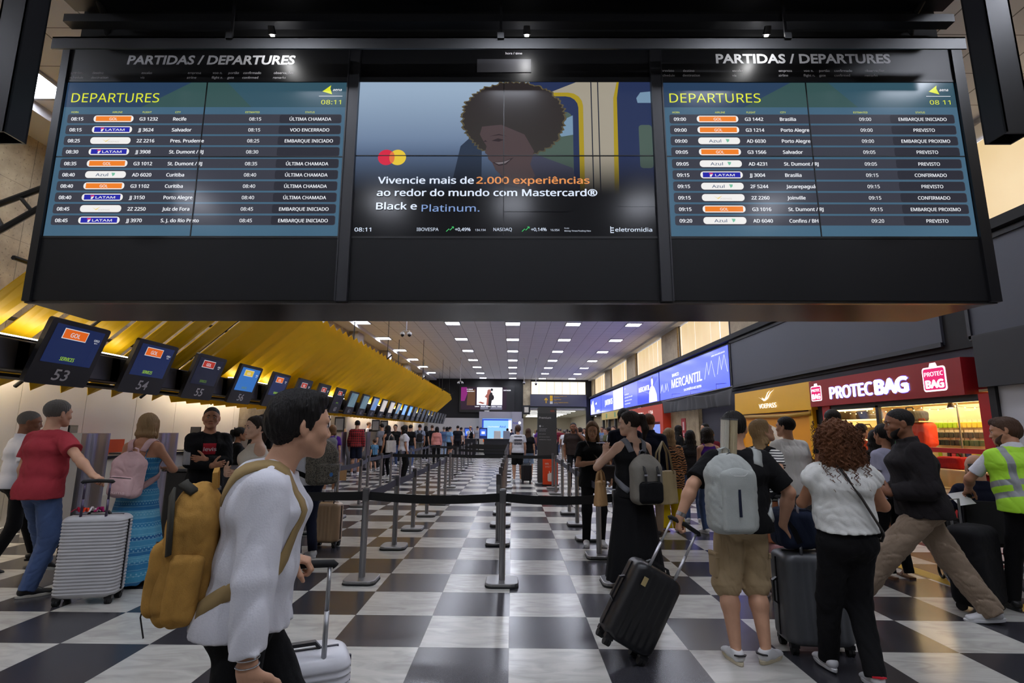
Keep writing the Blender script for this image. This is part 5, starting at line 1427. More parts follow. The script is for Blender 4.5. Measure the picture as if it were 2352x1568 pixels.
# ---- yellow airline booth
VY = mat('booth_yellow', (228, 168, 14), .35, spec=.5); VO = mat('booth_orange', (232, 152, 20), .4); VWH = mat('booth_white', (212, 200, 180), .5)
t = empty('yellow_booth', (7.0, 14.2, 0), 0, 'yellow airline booth reading VOEPASS, left of the red bag shop', 'booth')
MB().prism([(-.06, 2.10), (-.06, 2.12), (-.03, 2.76), (.11, 2.76), (.11, 2.10)], 'y', -2.05, 2.15).build('sign_box', VY, t)
m = MB(); put_text(m, 'VOE', -.48, 2.23, .15, fx(-.075), .42, bold=.0, depth=.012); put_text(m, 'PASS', -.04, 2.23, .15, fx(-.075), .52, bold=.02, depth=.012); m.build('sign_lettering', emis('booth_lit_white', (250, 246, 232), 1.3), t)
m = MB()
for d in (0, .11):
    shape(m, [(-.55 + d * 2.2, 2.56 - d * .2), (-.36 + d, 2.50 - d * .2), (-.2 + d * .6, 2.42), (-.06 + d, 2.48), (.06 + d * 1.4, 2.62), (.2 + d * 2, 2.70), (.02 + d * 1.5, 2.64), (-.1 + d, 2.52), (-.18 + d * .6, 2.46)], fx(-.066), .004 + d * .02)
m.build('wing_logo', emis('booth_lit_white', (250, 246, 232), 1.3), t)
S = MB(); S.tube([(-.02, -1.95, 2.02), (-.03, -.9, 1.99), (-.02, 1.95, 2.04)], .05, 10); S.build('rolled_awning', mat('awning_gold', (176, 132, 30), .5, bump=('wave', 40, .4)), t, smooth=True)
MB().box(.02, .06, -1.85, 1.85, 0, 2.08).build('front_wall', VO, t)
MB().box(-.02, .07, -2.0, -1.85, 0, 2.1).box(-.02, .07, 1.85, 2.0, 0, 2.1).build('post', VY, t)
m = MB()
for dz, wd in ((0, .34), (-.5, .26)):
    a, b = [], []
    for i in range(14):
        s_ = i / 13; y = -1.0 + 2.82 * s_; z = 1.86 + dz * (.15 + .75 * s_) - 1.05 * s_ ** 2.2; a.append((y, z)); b.append((y, z - wd * math.sin(min(s_ * 1.6, 1.57)) - .01))
    q = a + b[::-1]
    for i in range(13): shape(m, [a[i], b[i], b[i + 1], a[i + 1]], fx(.012 - dz * .01))
m.build('swoosh', VWH, t)

# ---- red bag shop
RED = mat('shop_red', (150, 24, 32), .35); RED2 = mat('shop_red_post', (178, 20, 26), .4); LITW = emis('shop_lit_white', (244, 244, 255), 1.8); LITP = emis('shop_lit_pink', (226, 40, 110), 1.1)
t = empty('bag_shop', (7.0, 9.9, 0), 0, 'red luggage shop with lit PROTEC BAG sign and glazed front', 'shop')
MB().box(-.1, .3, -1.95, 2.2, 2.16, 2.74).build('sign_box', RED, t)
m = MB(); fat_text(m, 'PROTEC', -1.40, 2.30, .30, fx(-.105), 1.33, .007, depth=.02); fat_text(m, 'BAG', .03, 2.30, .31, fx(-.105), .80, .022, depth=.02); m.build('sign_lettering', LITW, t)
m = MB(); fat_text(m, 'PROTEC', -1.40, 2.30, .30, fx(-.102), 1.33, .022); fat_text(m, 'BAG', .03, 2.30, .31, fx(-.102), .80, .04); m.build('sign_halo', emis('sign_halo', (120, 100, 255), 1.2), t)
for cx, s_ in ((-1.93, .85), (1.42, 1.0)):
    m = MB(); fr = fx(-.103)
    shape(m, rrect(cx - .24 * s_, cx + .24 * s_, 2.45 - .2 * s_, 2.45 + .2 * s_, .05 * s_), fr, .002); shape(m, [(cx - .09 * s_, 2.45 + .19 * s_), (cx + .09 * s_, 2.45 + .19 * s_), (cx + .06 * s_, 2.45 + .265 * s_), (cx - .06 * s_, 2.45 + .265 * s_)], fr, .002); m.cur = 1
    shape(m, rrect(cx - .215 * s_, cx + .215 * s_, 2.45 - .175 * s_, 2.45 + .175 * s_, .04 * s_), fr, .006); m.cur = 0
    put_text(m, 'PROTEC', cx, 2.45 + .05 * s_, .085 * s_, fr, .38 * s_, 'c', .0, depth=.01); fat_text(m, 'BAG', cx, 2.45 - .14 * s_, .15 * s_, fr, .35 * s_, .011 * s_, 'c', depth=.01)
    m.build('suitcase_logo', [LITW, LITP], t)
MB().box(-.02, .12, -2.28, -2.08, 0, 2.16).build('red_post', RED2, t); MB().box(-.02, .12, 1.62, 1.9, 0, 2.16).build('red_post', RED2, t); MB().box(.09, .12, 1.9, 2.8, 0, 2.24).build('dark_panel', BLACKM, t)
MB().box(-.01, .1, -1.0, 1.62, 0, .42).box(-.02, .06, -2.1, -1.05, .0, .42).build('stall_riser', RED2, t)
MB().box(-.03, .05, -2.08, .2, 1.27, 1.345).build('red_rail', RED2, t)
MB().box(.0, .06, -2.1, 1.65, 2.06, 2.16).box(0, .06, .12, .2, .4, 2.1).box(0, .06, 1.1, 1.62, .4, .46).build('window_frame', BLACK, t)
def glass_material():
    m_ = bpy.data.materials.new('shop_glass'); m_.use_nodes = True; nt = m_.node_tree; nt.nodes.clear()
    o = nt.nodes.new('ShaderNodeOutputMaterial'); mx = nt.nodes.new('ShaderNodeMixShader'); a = nt.nodes.new('ShaderNodeBsdfTransparent'); b = nt.nodes.new('ShaderNodeBsdfGlossy'); b.inputs['Roughness'].default_value = .03
    mx.inputs[0].default_value = .07; nt.links.new(a.outputs[0], mx.inputs[1]); nt.links.new(b.outputs[0], mx.inputs[2]); nt.links.new(mx.outputs[0], o.inputs[0]); return m_
GLASS = glass_material()
MB().box(.02, .028, -2.08, .12, .42, 2.06).build('window_pane', GLASS, t); MB().box(.02, .028, .2, 1.1, .42, 2.06).build('window_pane', GLASS, t)
SHELLW = mat('shop_inside', (226, 204, 160), .7)
MB().box(.125, 2.2, -2.2, -2.14, 0, 2.2).box(.125, 2.2, 2.7, 2.76, 0, 2.2).box(2.16, 2.2, -2.2, 2.76, 0, 2.2).box(.12, 2.2, -2.2, 2.76, 2.2, 2.24).build('inner_wall', SHELLW, t)
MB().box(.6, 1.6, -1.8, 2.4, 2.17, 2.198).build('inside_light', emis('shop_lamp', (255, 222, 160), 9), t)
MB().box(7.42 - 7, 7.44 - 7, .9, 2.66, 2.05, 2.1).build('lit_edge', emis('shop_edge', (255, 228, 170), 3), t)
for z in (1.86, 1.44, 1.02): MB().box(.45, 1.0, .85, 2.66, z - .02, z).build('shelf', mat('lit_shelf', (240, 222, 180), .5), t); MB().box(.44, .45, .85, 2.66, z - .03, z + .005).build('shelf_light', emis('shelf_light', (255, 226, 160), 2.2), t)
MB().box(1.2, 1.25, -2.1, .55, .4, 2.1).build('pegboard', mat('pegboard', (206, 190, 156), .7), t)
for z in (1.80,): MB().box(.5, .95, -.2, .8, z - .02, z).build('shelf', mat('lit_shelf', (240, 222, 180), .5), t)
for z in (.98, .62): MB().box(.3, .9, -2.05, .8, z - .02, z).build('shelf', mat('lit_shelf', (240, 222, 180), .5), t)
MB().box(.8, .82, -.72, -.70, .4, 2.1).build('upright', STEEL, t)
def duffel(loc, w, d, h, c, label, rz=0, kind='duffel_bag'):
    t = empty(kind, loc, rz, label, 'bag', 'bags in the shop window')
    S = SDF(); S.bx((0, 0, h / 2), (d / 2, w / 2, h / 2), min(d, h) * .28); S.disp = folds(int(w * 1000 + h * 77), .008, 30); S.dmax = .012
    S.build('bag_body', cloth('duffel', c), t, .014, (-d / 2 - .03, -w / 2 - .03, -.03), (d / 2 + .03, w / 2 + .03, h + .03))
    MB().tube([(-.0, -w * .22, h - .01), (-.02, -w * .16, h + .07), (-.02, w * .16, h + .07), (0, w * .22, h - .01)], .012, 8).build('handle', cloth('duffel_handle', tuple(int(v * .5) for v in c)), t, smooth=True)
    MB().tube([(-d * .1, -w * .4, h), (-d * .1, w * .4, h)], .006, 6).build('zip', BLACK, t)
duffel((7.72, 11.95, 1.86), .46, .34, .2, (96, 84, 66), 'olive grey travel bag on the top window shelf, left'); duffel((7.72, 11.35, 1.86), .44, .34, .19, (84, 80, 72), 'dark grey travel bag on the top window shelf, right')
duffel((7.72, 11.95, 1.44), .32, .3, .22, (120, 108, 86), 'small taupe bag left on the middle window shelf'); duffel((7.72, 11.42, 1.44), .52, .34, .25, (196, 168, 104), 'tan holdall with handles in the middle of the middle shelf'); duffel((7.72, 10.98, 1.44), .2, .3, .22, (90, 86, 80), 'dark bag at the right end of the middle shelf')
duffel((7.72, 11.45, 1.02), .5, .34, .22, (186, 160, 96), 'tan bag on the lowest window shelf'); duffel((7.72, 11.02, 1.02), .24, .28, .2, (96, 104, 104), 'grey round bag on the lowest window shelf')
duffel((7.75, 10.2, 1.80), .5, .34, .2, (62, 60, 60), 'dark travel bag above the coloured backpacks'); 
duffel((7.7, 10.42, 1.28), .34, .26, .42, (40, 140, 90), 'green backpack hanging in the shop window'); duffel((7.7, 9.86, 1.33), .38, .26, .44, (226, 78, 50), 'orange-red backpack in the shop window right of the bearded man')
duffel((7.6, 9.1, .98), .5, .34, .2, (150, 24, 30), 'red bag below the window rail', 0); duffel((7.55, 8.4, .62), .5, .3, .3, (140, 22, 30), 'red suitcase lying on the low window shelf')
rg = random.Random(12); pc = [(150, 190, 40), (60, 62, 60), (40, 40, 44), (214, 190, 70), (60, 84, 60), (190, 186, 176), (50, 60, 120), (180, 60, 90)]
pk = None; rowsz = ((1.68, 10, 0), (1.50, 10, 1), (1.30 + .06, 10, 2), (1.14, 9, 6), (1.0, 9, 3))
nm = {0: 'top row', 1: 'second row', 2: 'third row', 6: 'row under the red rail', 3: 'lowest row'}
for z, n, ci in rowsz:
    for k in range(n):
        cc = {0: pc[0] if k < 5 else pc[3], 1: pc[1], 2: pc[2] if k < 5 else pc[4], 6: pc[(k * 5) % 8], 3: pc[(k * 3 + 1) % 8]}[ci]
        t2 = empty('travel_accessory', (8.17, 10.1 - k * .105 + .02 * rg.random(), z), 0, 'small carded accessory on the pegboard, %s, %s from the left' % (nm[ci], ORD[k]), 'accessory', 'carded accessories on the shop pegboard')
        MB().rbox(-.035, .0, -.04, .04, 0, .10, .012, axis='x').build('pack', mat('pack', cc, .4), t2); MB().box(-.012, -.006, -.042, .042, .09, .145).build('card', mat('card', (210, 200, 180), .6), t2)
for k, y in enumerate((8.95, 8.15)):
    t2 = empty('pendant_lamp', (7.5, y, 2.2), 0, 'small dark pendant lamp in the shop window, %s' % ('left one' if k == 0 else 'right one'), 'lamp', 'shop pendant lamps')
    MB().cyl((0, 0, -.06), .006, .06, 6).build('cord', BLACK, t2); MB().tube([(0, 0, -.05), (0, 0, -.09), (0, 0, -.19)], [.02, .03, .06], 14).build('shade', mat('lamp_bronze', (70, 54, 36), .4, .5), t2); MB().cyl((0, 0, -.2), .03, .02, 10).build('bulb', emis('bulb', (255, 226, 160), 8), t2)
t2 = empty('fairy_lights', (7.3, 9.9, 2.08), 0, 'string of warm fairy lights across the top of the shop window', 'string lights')
pts = [(.0, 1.6 - 3.6 * i / 40, -.05 - .05 * abs(math.sin(i * math.pi / 8))) for i in range(41)]
MB().tube(pts, .003, 4).build('wire', BLACK, t2)
m = MB()
for p in pts[::2]: m.cyl((p[0], p[1], p[2] - .015), .009, .016, 6)
tag(m.build('bulbs', emis('fairy', (255, 214, 130), 9), t2), kind='stuff')

# ---- dark pier and grey shutter at the near right
structure('trim_10', MB().box(6.95, 7.4, 7.5, 7.61, 0, 3.0), BLACKM)
structure('trim_11', MB().box(6.9, 7.4, -3, 7.7, 2.25, 3.0), mat('near_fascia', (34, 34, 38), .6))
structure('wall_partition', MB().box(7.0, 7.06, -3, 7.5, 0, 2.25), mat('grey_boarding', (188, 188, 192), .7))

# ---- red airline shop, extinguisher sign, black cloth, bank booth
GR_ = mat('store_orange', (206, 60, 26), .4)
t = empty('red_airline_shop', (6.95, 28.6, 0), 0, 'orange-red airline shop reading GOL LOJA, in the distance on the right', 'shop')
MB().box(0, .5, -4.2, 4.2, 2.06, 2.86).box(-.02, .5, -4.4, -3.9, 0, 2.86).build('frame', GR_, t)
m = MB(); put_text(m, 'GOL', -.4, 2.25, .42, fx(-.01), 1.3, bold=.03); put_text(m, 'LOJA', 1.9, 2.45, .22, fx(-.01), .8, bold=.02); put_text(m, 'smiles', 1.9, 2.2, .14, fx(-.01), .7); m.build('lettering', emis('store_white', (240, 236, 232), 1.1), t)
MB().box(.3, .34, -3.9, 4.2, 0, 2.06).build('front_wall', mat('store_wall', (170, 70, 44), .5), t)
MB().box(.27, .3, -3.6, -1.6, .9, 1.95).build('poster_screen', emis('store_screen', (120, 140, 226), 1.1), t)
structure('trim_12', MB().box(7.3, 7.45, 20.6, 24.2, 0, 2.6), STONE2)
t = empty('extinguisher_sign', (7.28, 22.4, 1.35), 0, 'red fire extinguisher sign on the stone pier beside the orange shop', 'sign')
MB().box(0, .02, -.28, .28, 0, .8).build('plate', mat('sign_red', (160, 20, 30), .5), t); m = MB(); m.box(-.003, 0, -.09, .09, .3, .65); m.box(-.003, 0, -.04, .04, .06, .2); m.build('symbol', mat('sign_symbol', (226, 200, 200), .6), t)
t = empty('cloth_drape', (6.92, 20.4, 2.45), 0, 'black cloth draped along a rail left of the yellow booth', 'drape')
m = MB(); R_ = []
NY, NZ = 80, 10
for i in range(NY + 1):
    y = -3.9 + 7.8 * i / NY; row_ = []
    for j in range(NZ + 1):
        v = j / NZ; sag = .10 * abs(math.sin(y * .8)) * (1 - v)
        row_.append((.05 + .035 * math.sin(y * 9 + 2 * math.sin(y * 3)) * (.3 + v) + .03 * math.sin(v * 3 + y), y, .52 - .56 * v - sag * (1 - v)))
    R_.append(row_)
vs = [p for r_ in R_ for p in r_]; fs = []
for i in range(NY):
    for j in range(NZ): a = i * (NZ + 1) + j; fs.append((a, a + 1, a + NZ + 2, a + NZ + 1))
m.add(vs, fs); do = m.build('cloth', mat('drape_black', (66, 66, 68), .9), t, smooth=True); md = do.modifiers.new('thick', 'SOLIDIFY'); md.thickness = .006
MB().tube([(.05, -3.95, .56), (.05, 3.95, .5)], .02, 8).build('rail', mat('drape_rail', (110, 110, 112), .4, .6), t)
for y in (-2.6, 0, 2.4): MB().tube([(.05, y, .55), (.05, y, .75), (.4, y, .78)], .012, 6).build('bracket', STEEL, t)
t = empty('notice_board', (7.4, 18.2, 1.35), 0, 'small white notice on the dark hoarding under the black cloth', 'notice')
MB().box(0, .02, -.4, .4, 0, .55).build('sheet', mat('notice_white', (200, 200, 210), .6), t); MB().box(.005, .015, -.42, .42, -.02, 0).build('ledge', BLACK, t)
t = empty('bank_booth', (6.95, 37.2, 0), 0, 'pale yellow bank booth beyond the orange shop', 'booth')
MB().box(0, .45, -3.7, 3.7, 2.45, 2.98).build('sign_box', mat('bank_yellow', (214, 186, 90), .4), t)
m = MB()
for y in (-1.6, 1.6): shape(m, [(y - .25, 2.55), (y + .25, 2.55), (y + .25, 2.88), (y - .25, 2.88)], fx(-.005)); 
m.build('bank_logo', mat('bank_green', (120, 170, 120), .5), t)
m = MB()
for y in (-3.6, -1.2, 1.2, 3.6): m.box(.05, .2, y - .15, y + .15, 0, 2.45)
m.build('pillar', mat('bank_dark', (30, 30, 34), .5), t); MB().box(.3, .36, -3.7, 3.7, 0, 2.45).build('front_wall', mat('bank_wood', (150, 126, 84), .6), t)

# ------------------------------------------------------------------ middle distance and end wall
fy = lambda y, x=0, z=0: (Vector((x, y, z)), Vector((1, 0, 0)), Vector((0, 0, 1)), Vector((0, -1, 0)))
t = empty('premium_totem', (1.04, 15.9, 0), 0, 'dark grey rounded totem reading Premium, right of the aisle', 'totem')
TG = mat('totem_grey', (74, 74, 72), .45)
m = MB(); m.prism(rrect(-.29, .29, .04, 2.27, .06), 'y', -.06, .06); m.build('panel', TG, t)
MB().box(-.29, .29, -.064, -.06, .75, 2.08).build('face_panel', mat('totem_face', (58, 58, 58), .5), t)
MB().rbox(-.36, .36, -.22, .22, 0, .05, .05).build('base', STEEL, t)
m = MB(); F2 = fy(-.0665); put_text(m, 'Premium', -.24, 1.92, .075, F2, .36, bold=.01)
shape(m, circle(-.21, 1.70, .03, 16), F2)
for i, (tx, z, w_) in enumerate((('GOL', 1.69, .05), ('Prioridades Internacionais', 1.62, .24), ('Categorias Diamante', 1.585, .2), ('Ouro e Ouro Plus', 1.55, .2), ('GOL Comforto', 1.46, .2), ('GOL+ Embarque Premium', 1.37, .32), ('AEROMEXICO / SMILES', 1.29, .36))): put_text(m, tx, -.15 if i == 0 else -.24, z, .022, F2, w_)
m.build('white_lettering', mat('totem_white', (200, 200, 200), .5), t)
m = MB(); put_text(m, 'GOL', .10, 2.13, .06, fy(-.062), .13, bold=.02); m.build('orange_lettering', mat('totem_orange', (200, 84, 40), .5), t)
t = empty('baggage_gauge', (1.13, 15.55, 0), 0, 'bright orange cabin baggage sign standing against the Premium totem', 'sign')
MB().box(-.24, .2, -.05, .05, .03, .74).build('panel', mat('gauge_orange', (224, 70, 24), .5), t); MB().box(-.26, .22, -.12, .12, 0, .03).build('base', BLACK, t)
m = MB(); F3 = fy(-.053); put_text(m, 'GOL', -.17, .60, .05, F3, .11, bold=.02); put_text(m, 'bagagem de m\u00e3o', -.17, .54, .02, F3, .22); put_text(m, 'at\u00e9 10 kg', -.17, .51, .02, F3, .12)
for q in (rrect(-.1, .07, .12, .34, .03),): shape(m, q, F3)
shape(m, [(-.06, .34), (.03, .34), (.03, .41), (.01, .41), (.01, .36), (-.04, .36), (-.04, .41), (-.06, .41)], F3); m.build('white_symbol', mat('gauge_white', (236, 220, 210), .6), t)

t = empty('led_screen', (-2.95, 49.25, 3.4), 0, 'wide lit advert screen on the black end wall', 'screen')
MB().box(-2.1, 3.1, .0, .2, -.15, 2.4).build('housing', BLACK, t)
so = MB().box(-1.95, 2.35, -.02, 0, .1, 2.22).build('lit_face', emis('led_dark', (52, 34, 52), .8), t)
F4 = lambda d: fy(-.02 - d)
m = MB(); shape(m, [(-.45, .55), (1.95, .55), (1.95, 2.2), (-.45, 2.2)], F4(.01)); m.cur = 1; shape(m, [(-.1, .12), (1.95, .12), (1.95, .55), (-.1, .55)], F4(.01)); m.cur = 2; shape(m, [(-1.95, .9), (-1.6, .9), (-1.35, 1.6), (-1.4, 2.2), (-1.95, 2.2)], F4(.01)); m.cur = 3; shape(m, [(-1.4, .5), (-.6, .5), (-.6, 2.0), (-1.3, 2.0)], F4(.008))
m.build('picture', [emis('led_white', (250, 246, 255), 1.6), emis('led_grey', (120, 120, 140), 1), emis('led_magenta', (150, 40, 130), .8), emis('led_brown', (110, 76, 56), .8)], so)
m = MB(); shape(m, [(.45, .55), (.5, 1.2), (.28, 1.3), (.5, 1.6), (.55, 1.95), (.75, 2.05), (.9, 1.8), (.8, 1.5), (.75, .55)], F4(.014)); shape(m, [(.1, .62), (-.35, .78), (-.1, .86), (.35, .72)], F4(.014)); m.cur = 1
shape(m, circle(.95, 1.98, .13, 16), F4(.018)); shape(m, [(.62, .2), (.68, 1.4), (.85, 1.75), (1.0, 1.7), (1.1, 1.3), (1.0, 1.1), (.85, .2)], F4(.016)); shape(m, circle(1.0, 1.25, .18, 16, .26), F4(.018))
m.build('couple_picture', [emis('led_skin', (176, 104, 92), .9), emis('led_silhouette', (34, 26, 32), .8)], so)  # second colour is the dark figure silhouettes of the picture
m = MB(); put_text(m, 'E CRIAR', -1.4, 1.95, .12, F4(.02), .55, bold=.03); put_text(m, 'MEMORIAS', -1.4, 1.78, .1, F4(.02), .7, bold=.03); put_text(m, 'SANTANDER', 2.1 - .05, 1.88, .13, F4(.02), .7, bold=.03)
for i in range(5): put_text(m, ('Latam', 'Azul', 'Itau', 'GOL', 'visa')[i], -.6 + i * .52, .35, .13, F4(.02), .4, bold=.03)
put_text(m, 'ELETROMIDIA', .3, -.05, .08, F4(.02), .45, bold=.03); m.build('white_lettering', emis('led_lettering', (246, 246, 255), 1.4), so)

t = empty('airline_portal', (-1.1, 48.6, 0), 0, 'pale grey airline portal with lit Azul screen at the end of the hall', 'portal')
PG = mat('portal_grey', (170, 168, 178), .5)
MB().box(-2.0, 1.05, .0, .6, 2.7, 3.3).box(-2.0, -1.75, 0, .6, 0, 2.7).build('portal_frame', PG, t); MB().box(1.05, 1.95, -.2, .6, 0, 3.3).build('side_tower', PG, t)
so = MB().box(-1.72, 1.02, .3, .36, .25, 2.66).build('lit_screen', emis('azul_sky', (132, 184, 246), 1.4), t)
m = MB(); shape(m, [(-1.72, 2.5), (1.0, 2.5), (1.0, 2.62), (-1.72, 2.62)], fy(.29)); shape(m, [(-1.72, .3), (-1.6, .3), (-1.6, 2.6), (-1.72, 2.6)], fy(.29)); m.cur = 1; shape(m, [(-1.6, .3), (.7, .3), (.7, .95), (-1.6, .8)], fy(.29)); m.cur = 0
put_text(m, 'Azul', -.1, 1.85, .22, fy(.285), .55, bold=.02); m.cur = 2; put_text(m, 'O Fly do Parcelamento', -1.2, 1.88, .12, fy(.285), 1.05); shape(m, [(.72, .3), (1.0, .3), (1.0, 2.6), (.72, 2.6)], fy(.29))
m.build('screen_picture', [emis('azul_deep', (44, 70, 190), 1.2), emis('azul_sand', (236, 206, 176), 1.2), emis('azul_white', (250, 246, 246), 1.5)], so)
m = MB(); put_text(m, 'Azul', 1.12, 2.2, .22, fy(-.21), .48, bold=.02); m.cur = 1; shape(m, circle(1.75, 2.3, .13, 16), fy(-.21)); m.build('tower_logo', [emis('azul_logo', (70, 84, 190), .9), emis('azul_heart', (250, 250, 255), 1.3)], t)
MB().box(1.3, 1.42, -.215, -.2, .2, 1.8).build('banner', BLACK, t)
t = empty('direction_sign', (4.3, 49.2, 3.86), 0, 'dark grey overhead direction sign with yellow arrow above the corridor', 'sign')
MB().box(-2.65, 2.65, 0, .2, 0, 1.12).build('panel', mat('sign_slate', (66, 66, 80), .5), t)
m = MB(); F5 = fy(-.01); shape(m, [(-1.2, .3), (-1.12, .3), (-1.12, .65), (-1.0, .55), (-1.0, .65), (-1.16, .82), (-1.32, .65), (-1.32, .55), (-1.2, .65)], F5)
for z in (.52, .78): shape(m, [(-.8, z), (-.54, z), (-.54, z + .24), (-.8, z + .24)], F5)
for i, z in enumerate((.92, .62, .34)): put_text(m, ('Embarque Port\u00f5es 1 a 12', 'Desembarque', 'Anvisa / Vigil\u00e2ncia Sanit\u00e1ria')[i], -.42, z, .10, F5, (1.2, .68, 1.35)[i], bold=.01)
m.build('yellow_lettering', emis('sign_yellow', (214, 166, 40), .8), t)
m = MB(); shape(m, [(-.8, .24), (-.54, .24), (-.54, .48), (-.8, .48)], F5)
for i, z in enumerate((.82, .53, .24)): put_text(m, ('Departures Gates', 'Arrivals', 'Health office')[i], -.42, z, .06, F5)
m.build('white_lettering', emis('sign_pale', (190, 190, 200), .8), t)
t = empty('wall_box', (1.3, 49.3, 3.2), 0, 'small white box with a dark surround at the foot of the stone pillar', 'box')
MB().box(-.35, .35, 0, .1, -.1, .75).build('surround', BLACK, t); MB().box(-.2, .2, -.03, 0, .08, .58).build('box', DWHT, t)

def ceiling_camera(x, y, zb, twin, label):
    t = empty('security_camera', (x, y, zb), 0, label, 'camera', 'cameras hung from the ceiling')
    MB().cyl((0, 0, .1), .022, CEIL - zb - .1, 10).build('pole', mat('pole_white', (170, 170, 174), .5), t); MB().cyl((0, 0, CEIL - zb - .04), .06, .04, 12).build('flange', DWHT, t)
    for dx in ((-.13, .13) if twin else (0,)):
        MB().tube([(0, 0, .12), (dx, 0, .12), (dx, 0, .08)], .02, 8).build('bracket', DWHT, t)
        MB().tube([(dx, 0, .08), (dx, -.0, .05), (dx, -.01, -.02)], [.05, .085, .085], 14).build('dome_housing', mat('camera_white', (200, 200, 202), .4), t)
        MB().tube([(dx, -.01, -.02), (dx, -.02, -.07), (dx, -.02, -.10)], [.07, .055, .02], 14).build('lens_dome', mat('lens_black', (10, 10, 12), .1), t, smooth=True)
ceiling_camera(-4.0, 19.0, 5.06, True, 'twin dome cameras on a white pole, nearest pair, left of the lights'); ceiling_camera(-3.55, 35, 4.7, True, 'twin cameras on a long thin pole before the end wall'); ceiling_camera(.75, 35, 4.75, False, 'dome camera on a pole left of the corridor windows'); ceiling_camera(1.55, 35, 4.7, False, 'dome camera on a pole in front of the corridor windows')

# kiosks and counters far down the aisle
for i, x in enumerate((-3.1, -2.05)):
    t = empty('check_in_kiosk', (x, 37 , 0), 0, 'self check-in kiosk with blue screen, %s of the two' % ('left' if i == 0 else 'right'), 'kiosk', 'self check-in kiosks')
    MB().rbox(-.28, .28, -.2, .2, 0, 1.0, .04).build('cabinet', DWHT, t); MB().rbox(-.28, .28, -.12, .12, 1.0, 1.75, .03).build('head', mat('kiosk_blue', (40, 60, 130), .4), t); MB().box(-.22, .22, -.13, -.12, 1.2, 1.65).build('screen', emis('kiosk_screen', (70, 110, 220), 1.2), t); MB().box(-.12, .12, -.135, -.13, 1.32, 1.5).build('screen_window', emis('kiosk_white', (230, 236, 250), 1.2), t); MB().box(.0, .16, -.21, -.2, .78, .95).build('printer_slot', emis('kiosk_orange', (236, 110, 50), .8), t)
for i, (x, w_) in enumerate(((-3.3, 2.0), (-.9, 1.9))):
    t = empty('low_counter', (x, 33.5 + i, 0), 0, 'low black counter in front of the kiosks, %s' % ('left one' if i == 0 else 'right one'), 'counter', 'low black counters')
    MB().box(-w_ / 2, w_ / 2, -.3, .3, .08, 1.0).build('cabinet', DBLK, t); MB().box(-w_ / 2 - .04, w_ / 2 + .04, -.34, .34, 1.0, 1.04).build('worktop', BLACK, t); MB().box(-w_ / 2 + .05, w_ / 2 - .05, -.25, .25, 0, .08).build('plinth', BLACKM, t)
for i, x in enumerate((-1.15, -.45)):
    t = empty('info_stand', (x, 40, 0), 0, 'upright grey information stand before the lit screen, %s one' % ('left' if i == 0 else 'right'), 'stand', 'information stands')
    MB().rbox(-.26, .26, -.04, .04, .06, 1.55, .04, axis='y').build('panel', mat('stand_grey', (140, 146, 160), .5) if i else mat('stand_white', (226, 224, 220), .5), t); MB().box(-.3, .3, -.2, .2, 0, .06).build('base', BLACK, t)
# ------------------------------------------------------------------ bags
CANVAS = lambda n, c: mat('canvas_' + n, c, .85, bump=('noise', 200, .25), var=(6, .12), spec=.2)
def pose(t, rz, lean=0, roll=0): t.rotation_euler = (-lean, roll, rz)
def backpack(name, loc, rz, w, d, h, m_, label, lean=0, roll=0, sh=None, torso=.22, strap=None, seed=1, pocket=True, cell=.009, taper=.85, strapw=.055, gap=.10, pocket_mat=None, parts=None, wearer=None, fold=.006):
    """back panel at y=0 against the wearer, bag reaching to y=-d, base at z=0"""
    t = empty(name, loc, rz, label, 'backpack'); pose(t, rz, lean, roll)
    S = SDF()
    S.bx((0, -d / 2, h * .42), (w / 2, d / 2, h * .42), min(.07, d * .38)); S.el((0, -d * .46, h * .78), (w / 2 * taper, d / 2 * .92, h * .24), k=.06)
    S.disp = folds(seed, fold, 24, (1, 1, .7)); S.dmax = fold * 1.6
    S.build('main_compartment', m_, t, cell, (-w, -d * 1.6, -.06), (w, .12, h * 1.15))
    if pocket:
        S = SDF(); S.bx((0, -d * 1.0, h * .25), (w * .40, d * .22, h * .22), .04); S.disp = folds(seed + 2, fold * .8, 28); S.dmax = .01
        po = S.build('front_pocket', pocket_mat or m_, t, cell, (-w, -d * 1.9, -.05), (w, .0, h))
        MB().tube([(-w * .34, -d * 1.14, h * .44), (0, -d * 1.21, h * .455), (w * .34, -d * 1.14, h * .44)], .004, 6).build('zip', BLACK, po)
    zp = MB(); zp.tube([(-w * .45, -d * .62, h * .45), (-w * .42, -d * .62, h * .75), (-w * .25, -d * .6, h * .95), (0, -d * .58, h * 1.03), (w * .25, -d * .6, h * .95), (w * .42, -d * .62, h * .75), (w * .45, -d * .62, h * .45)], .004, 6); zp.build('zip', BLACK, t)
    sm = strap or m_
    MB().tube([(-.035, -.03, h * .97), (-.032, -.04, h * 1.07), (0, -.045, h * 1.1), (.032, -.04, h * 1.07), (.035, -.03, h * .97)], .008, flat=(.02, .007)).build('carry_handle', sm, t)
    if wearer:
        U = wearer['U']
        for sx in (-1, 1):
            g = gap
            worn_strap(wearer, t, [U(sx * g * .75, -.16, 1.37), U(sx * g * .9, -.13, 1.43), U(sx * g, -.03, 1.49), U(sx * g * 1.02, .09, 1.43), U(sx * g * 1.05, .16, 1.33), U(sx * g * 1.15, .17, 1.22), U(sx * g * 1.5, .1, 1.12), U(sx * g * 1.75, .0, 1.07), U(sx * g * 1.6, -.12, 1.02), U(sx * g * 1.2, -.17, .99)], strapw, 'shoulder_strap', sm)
    return t

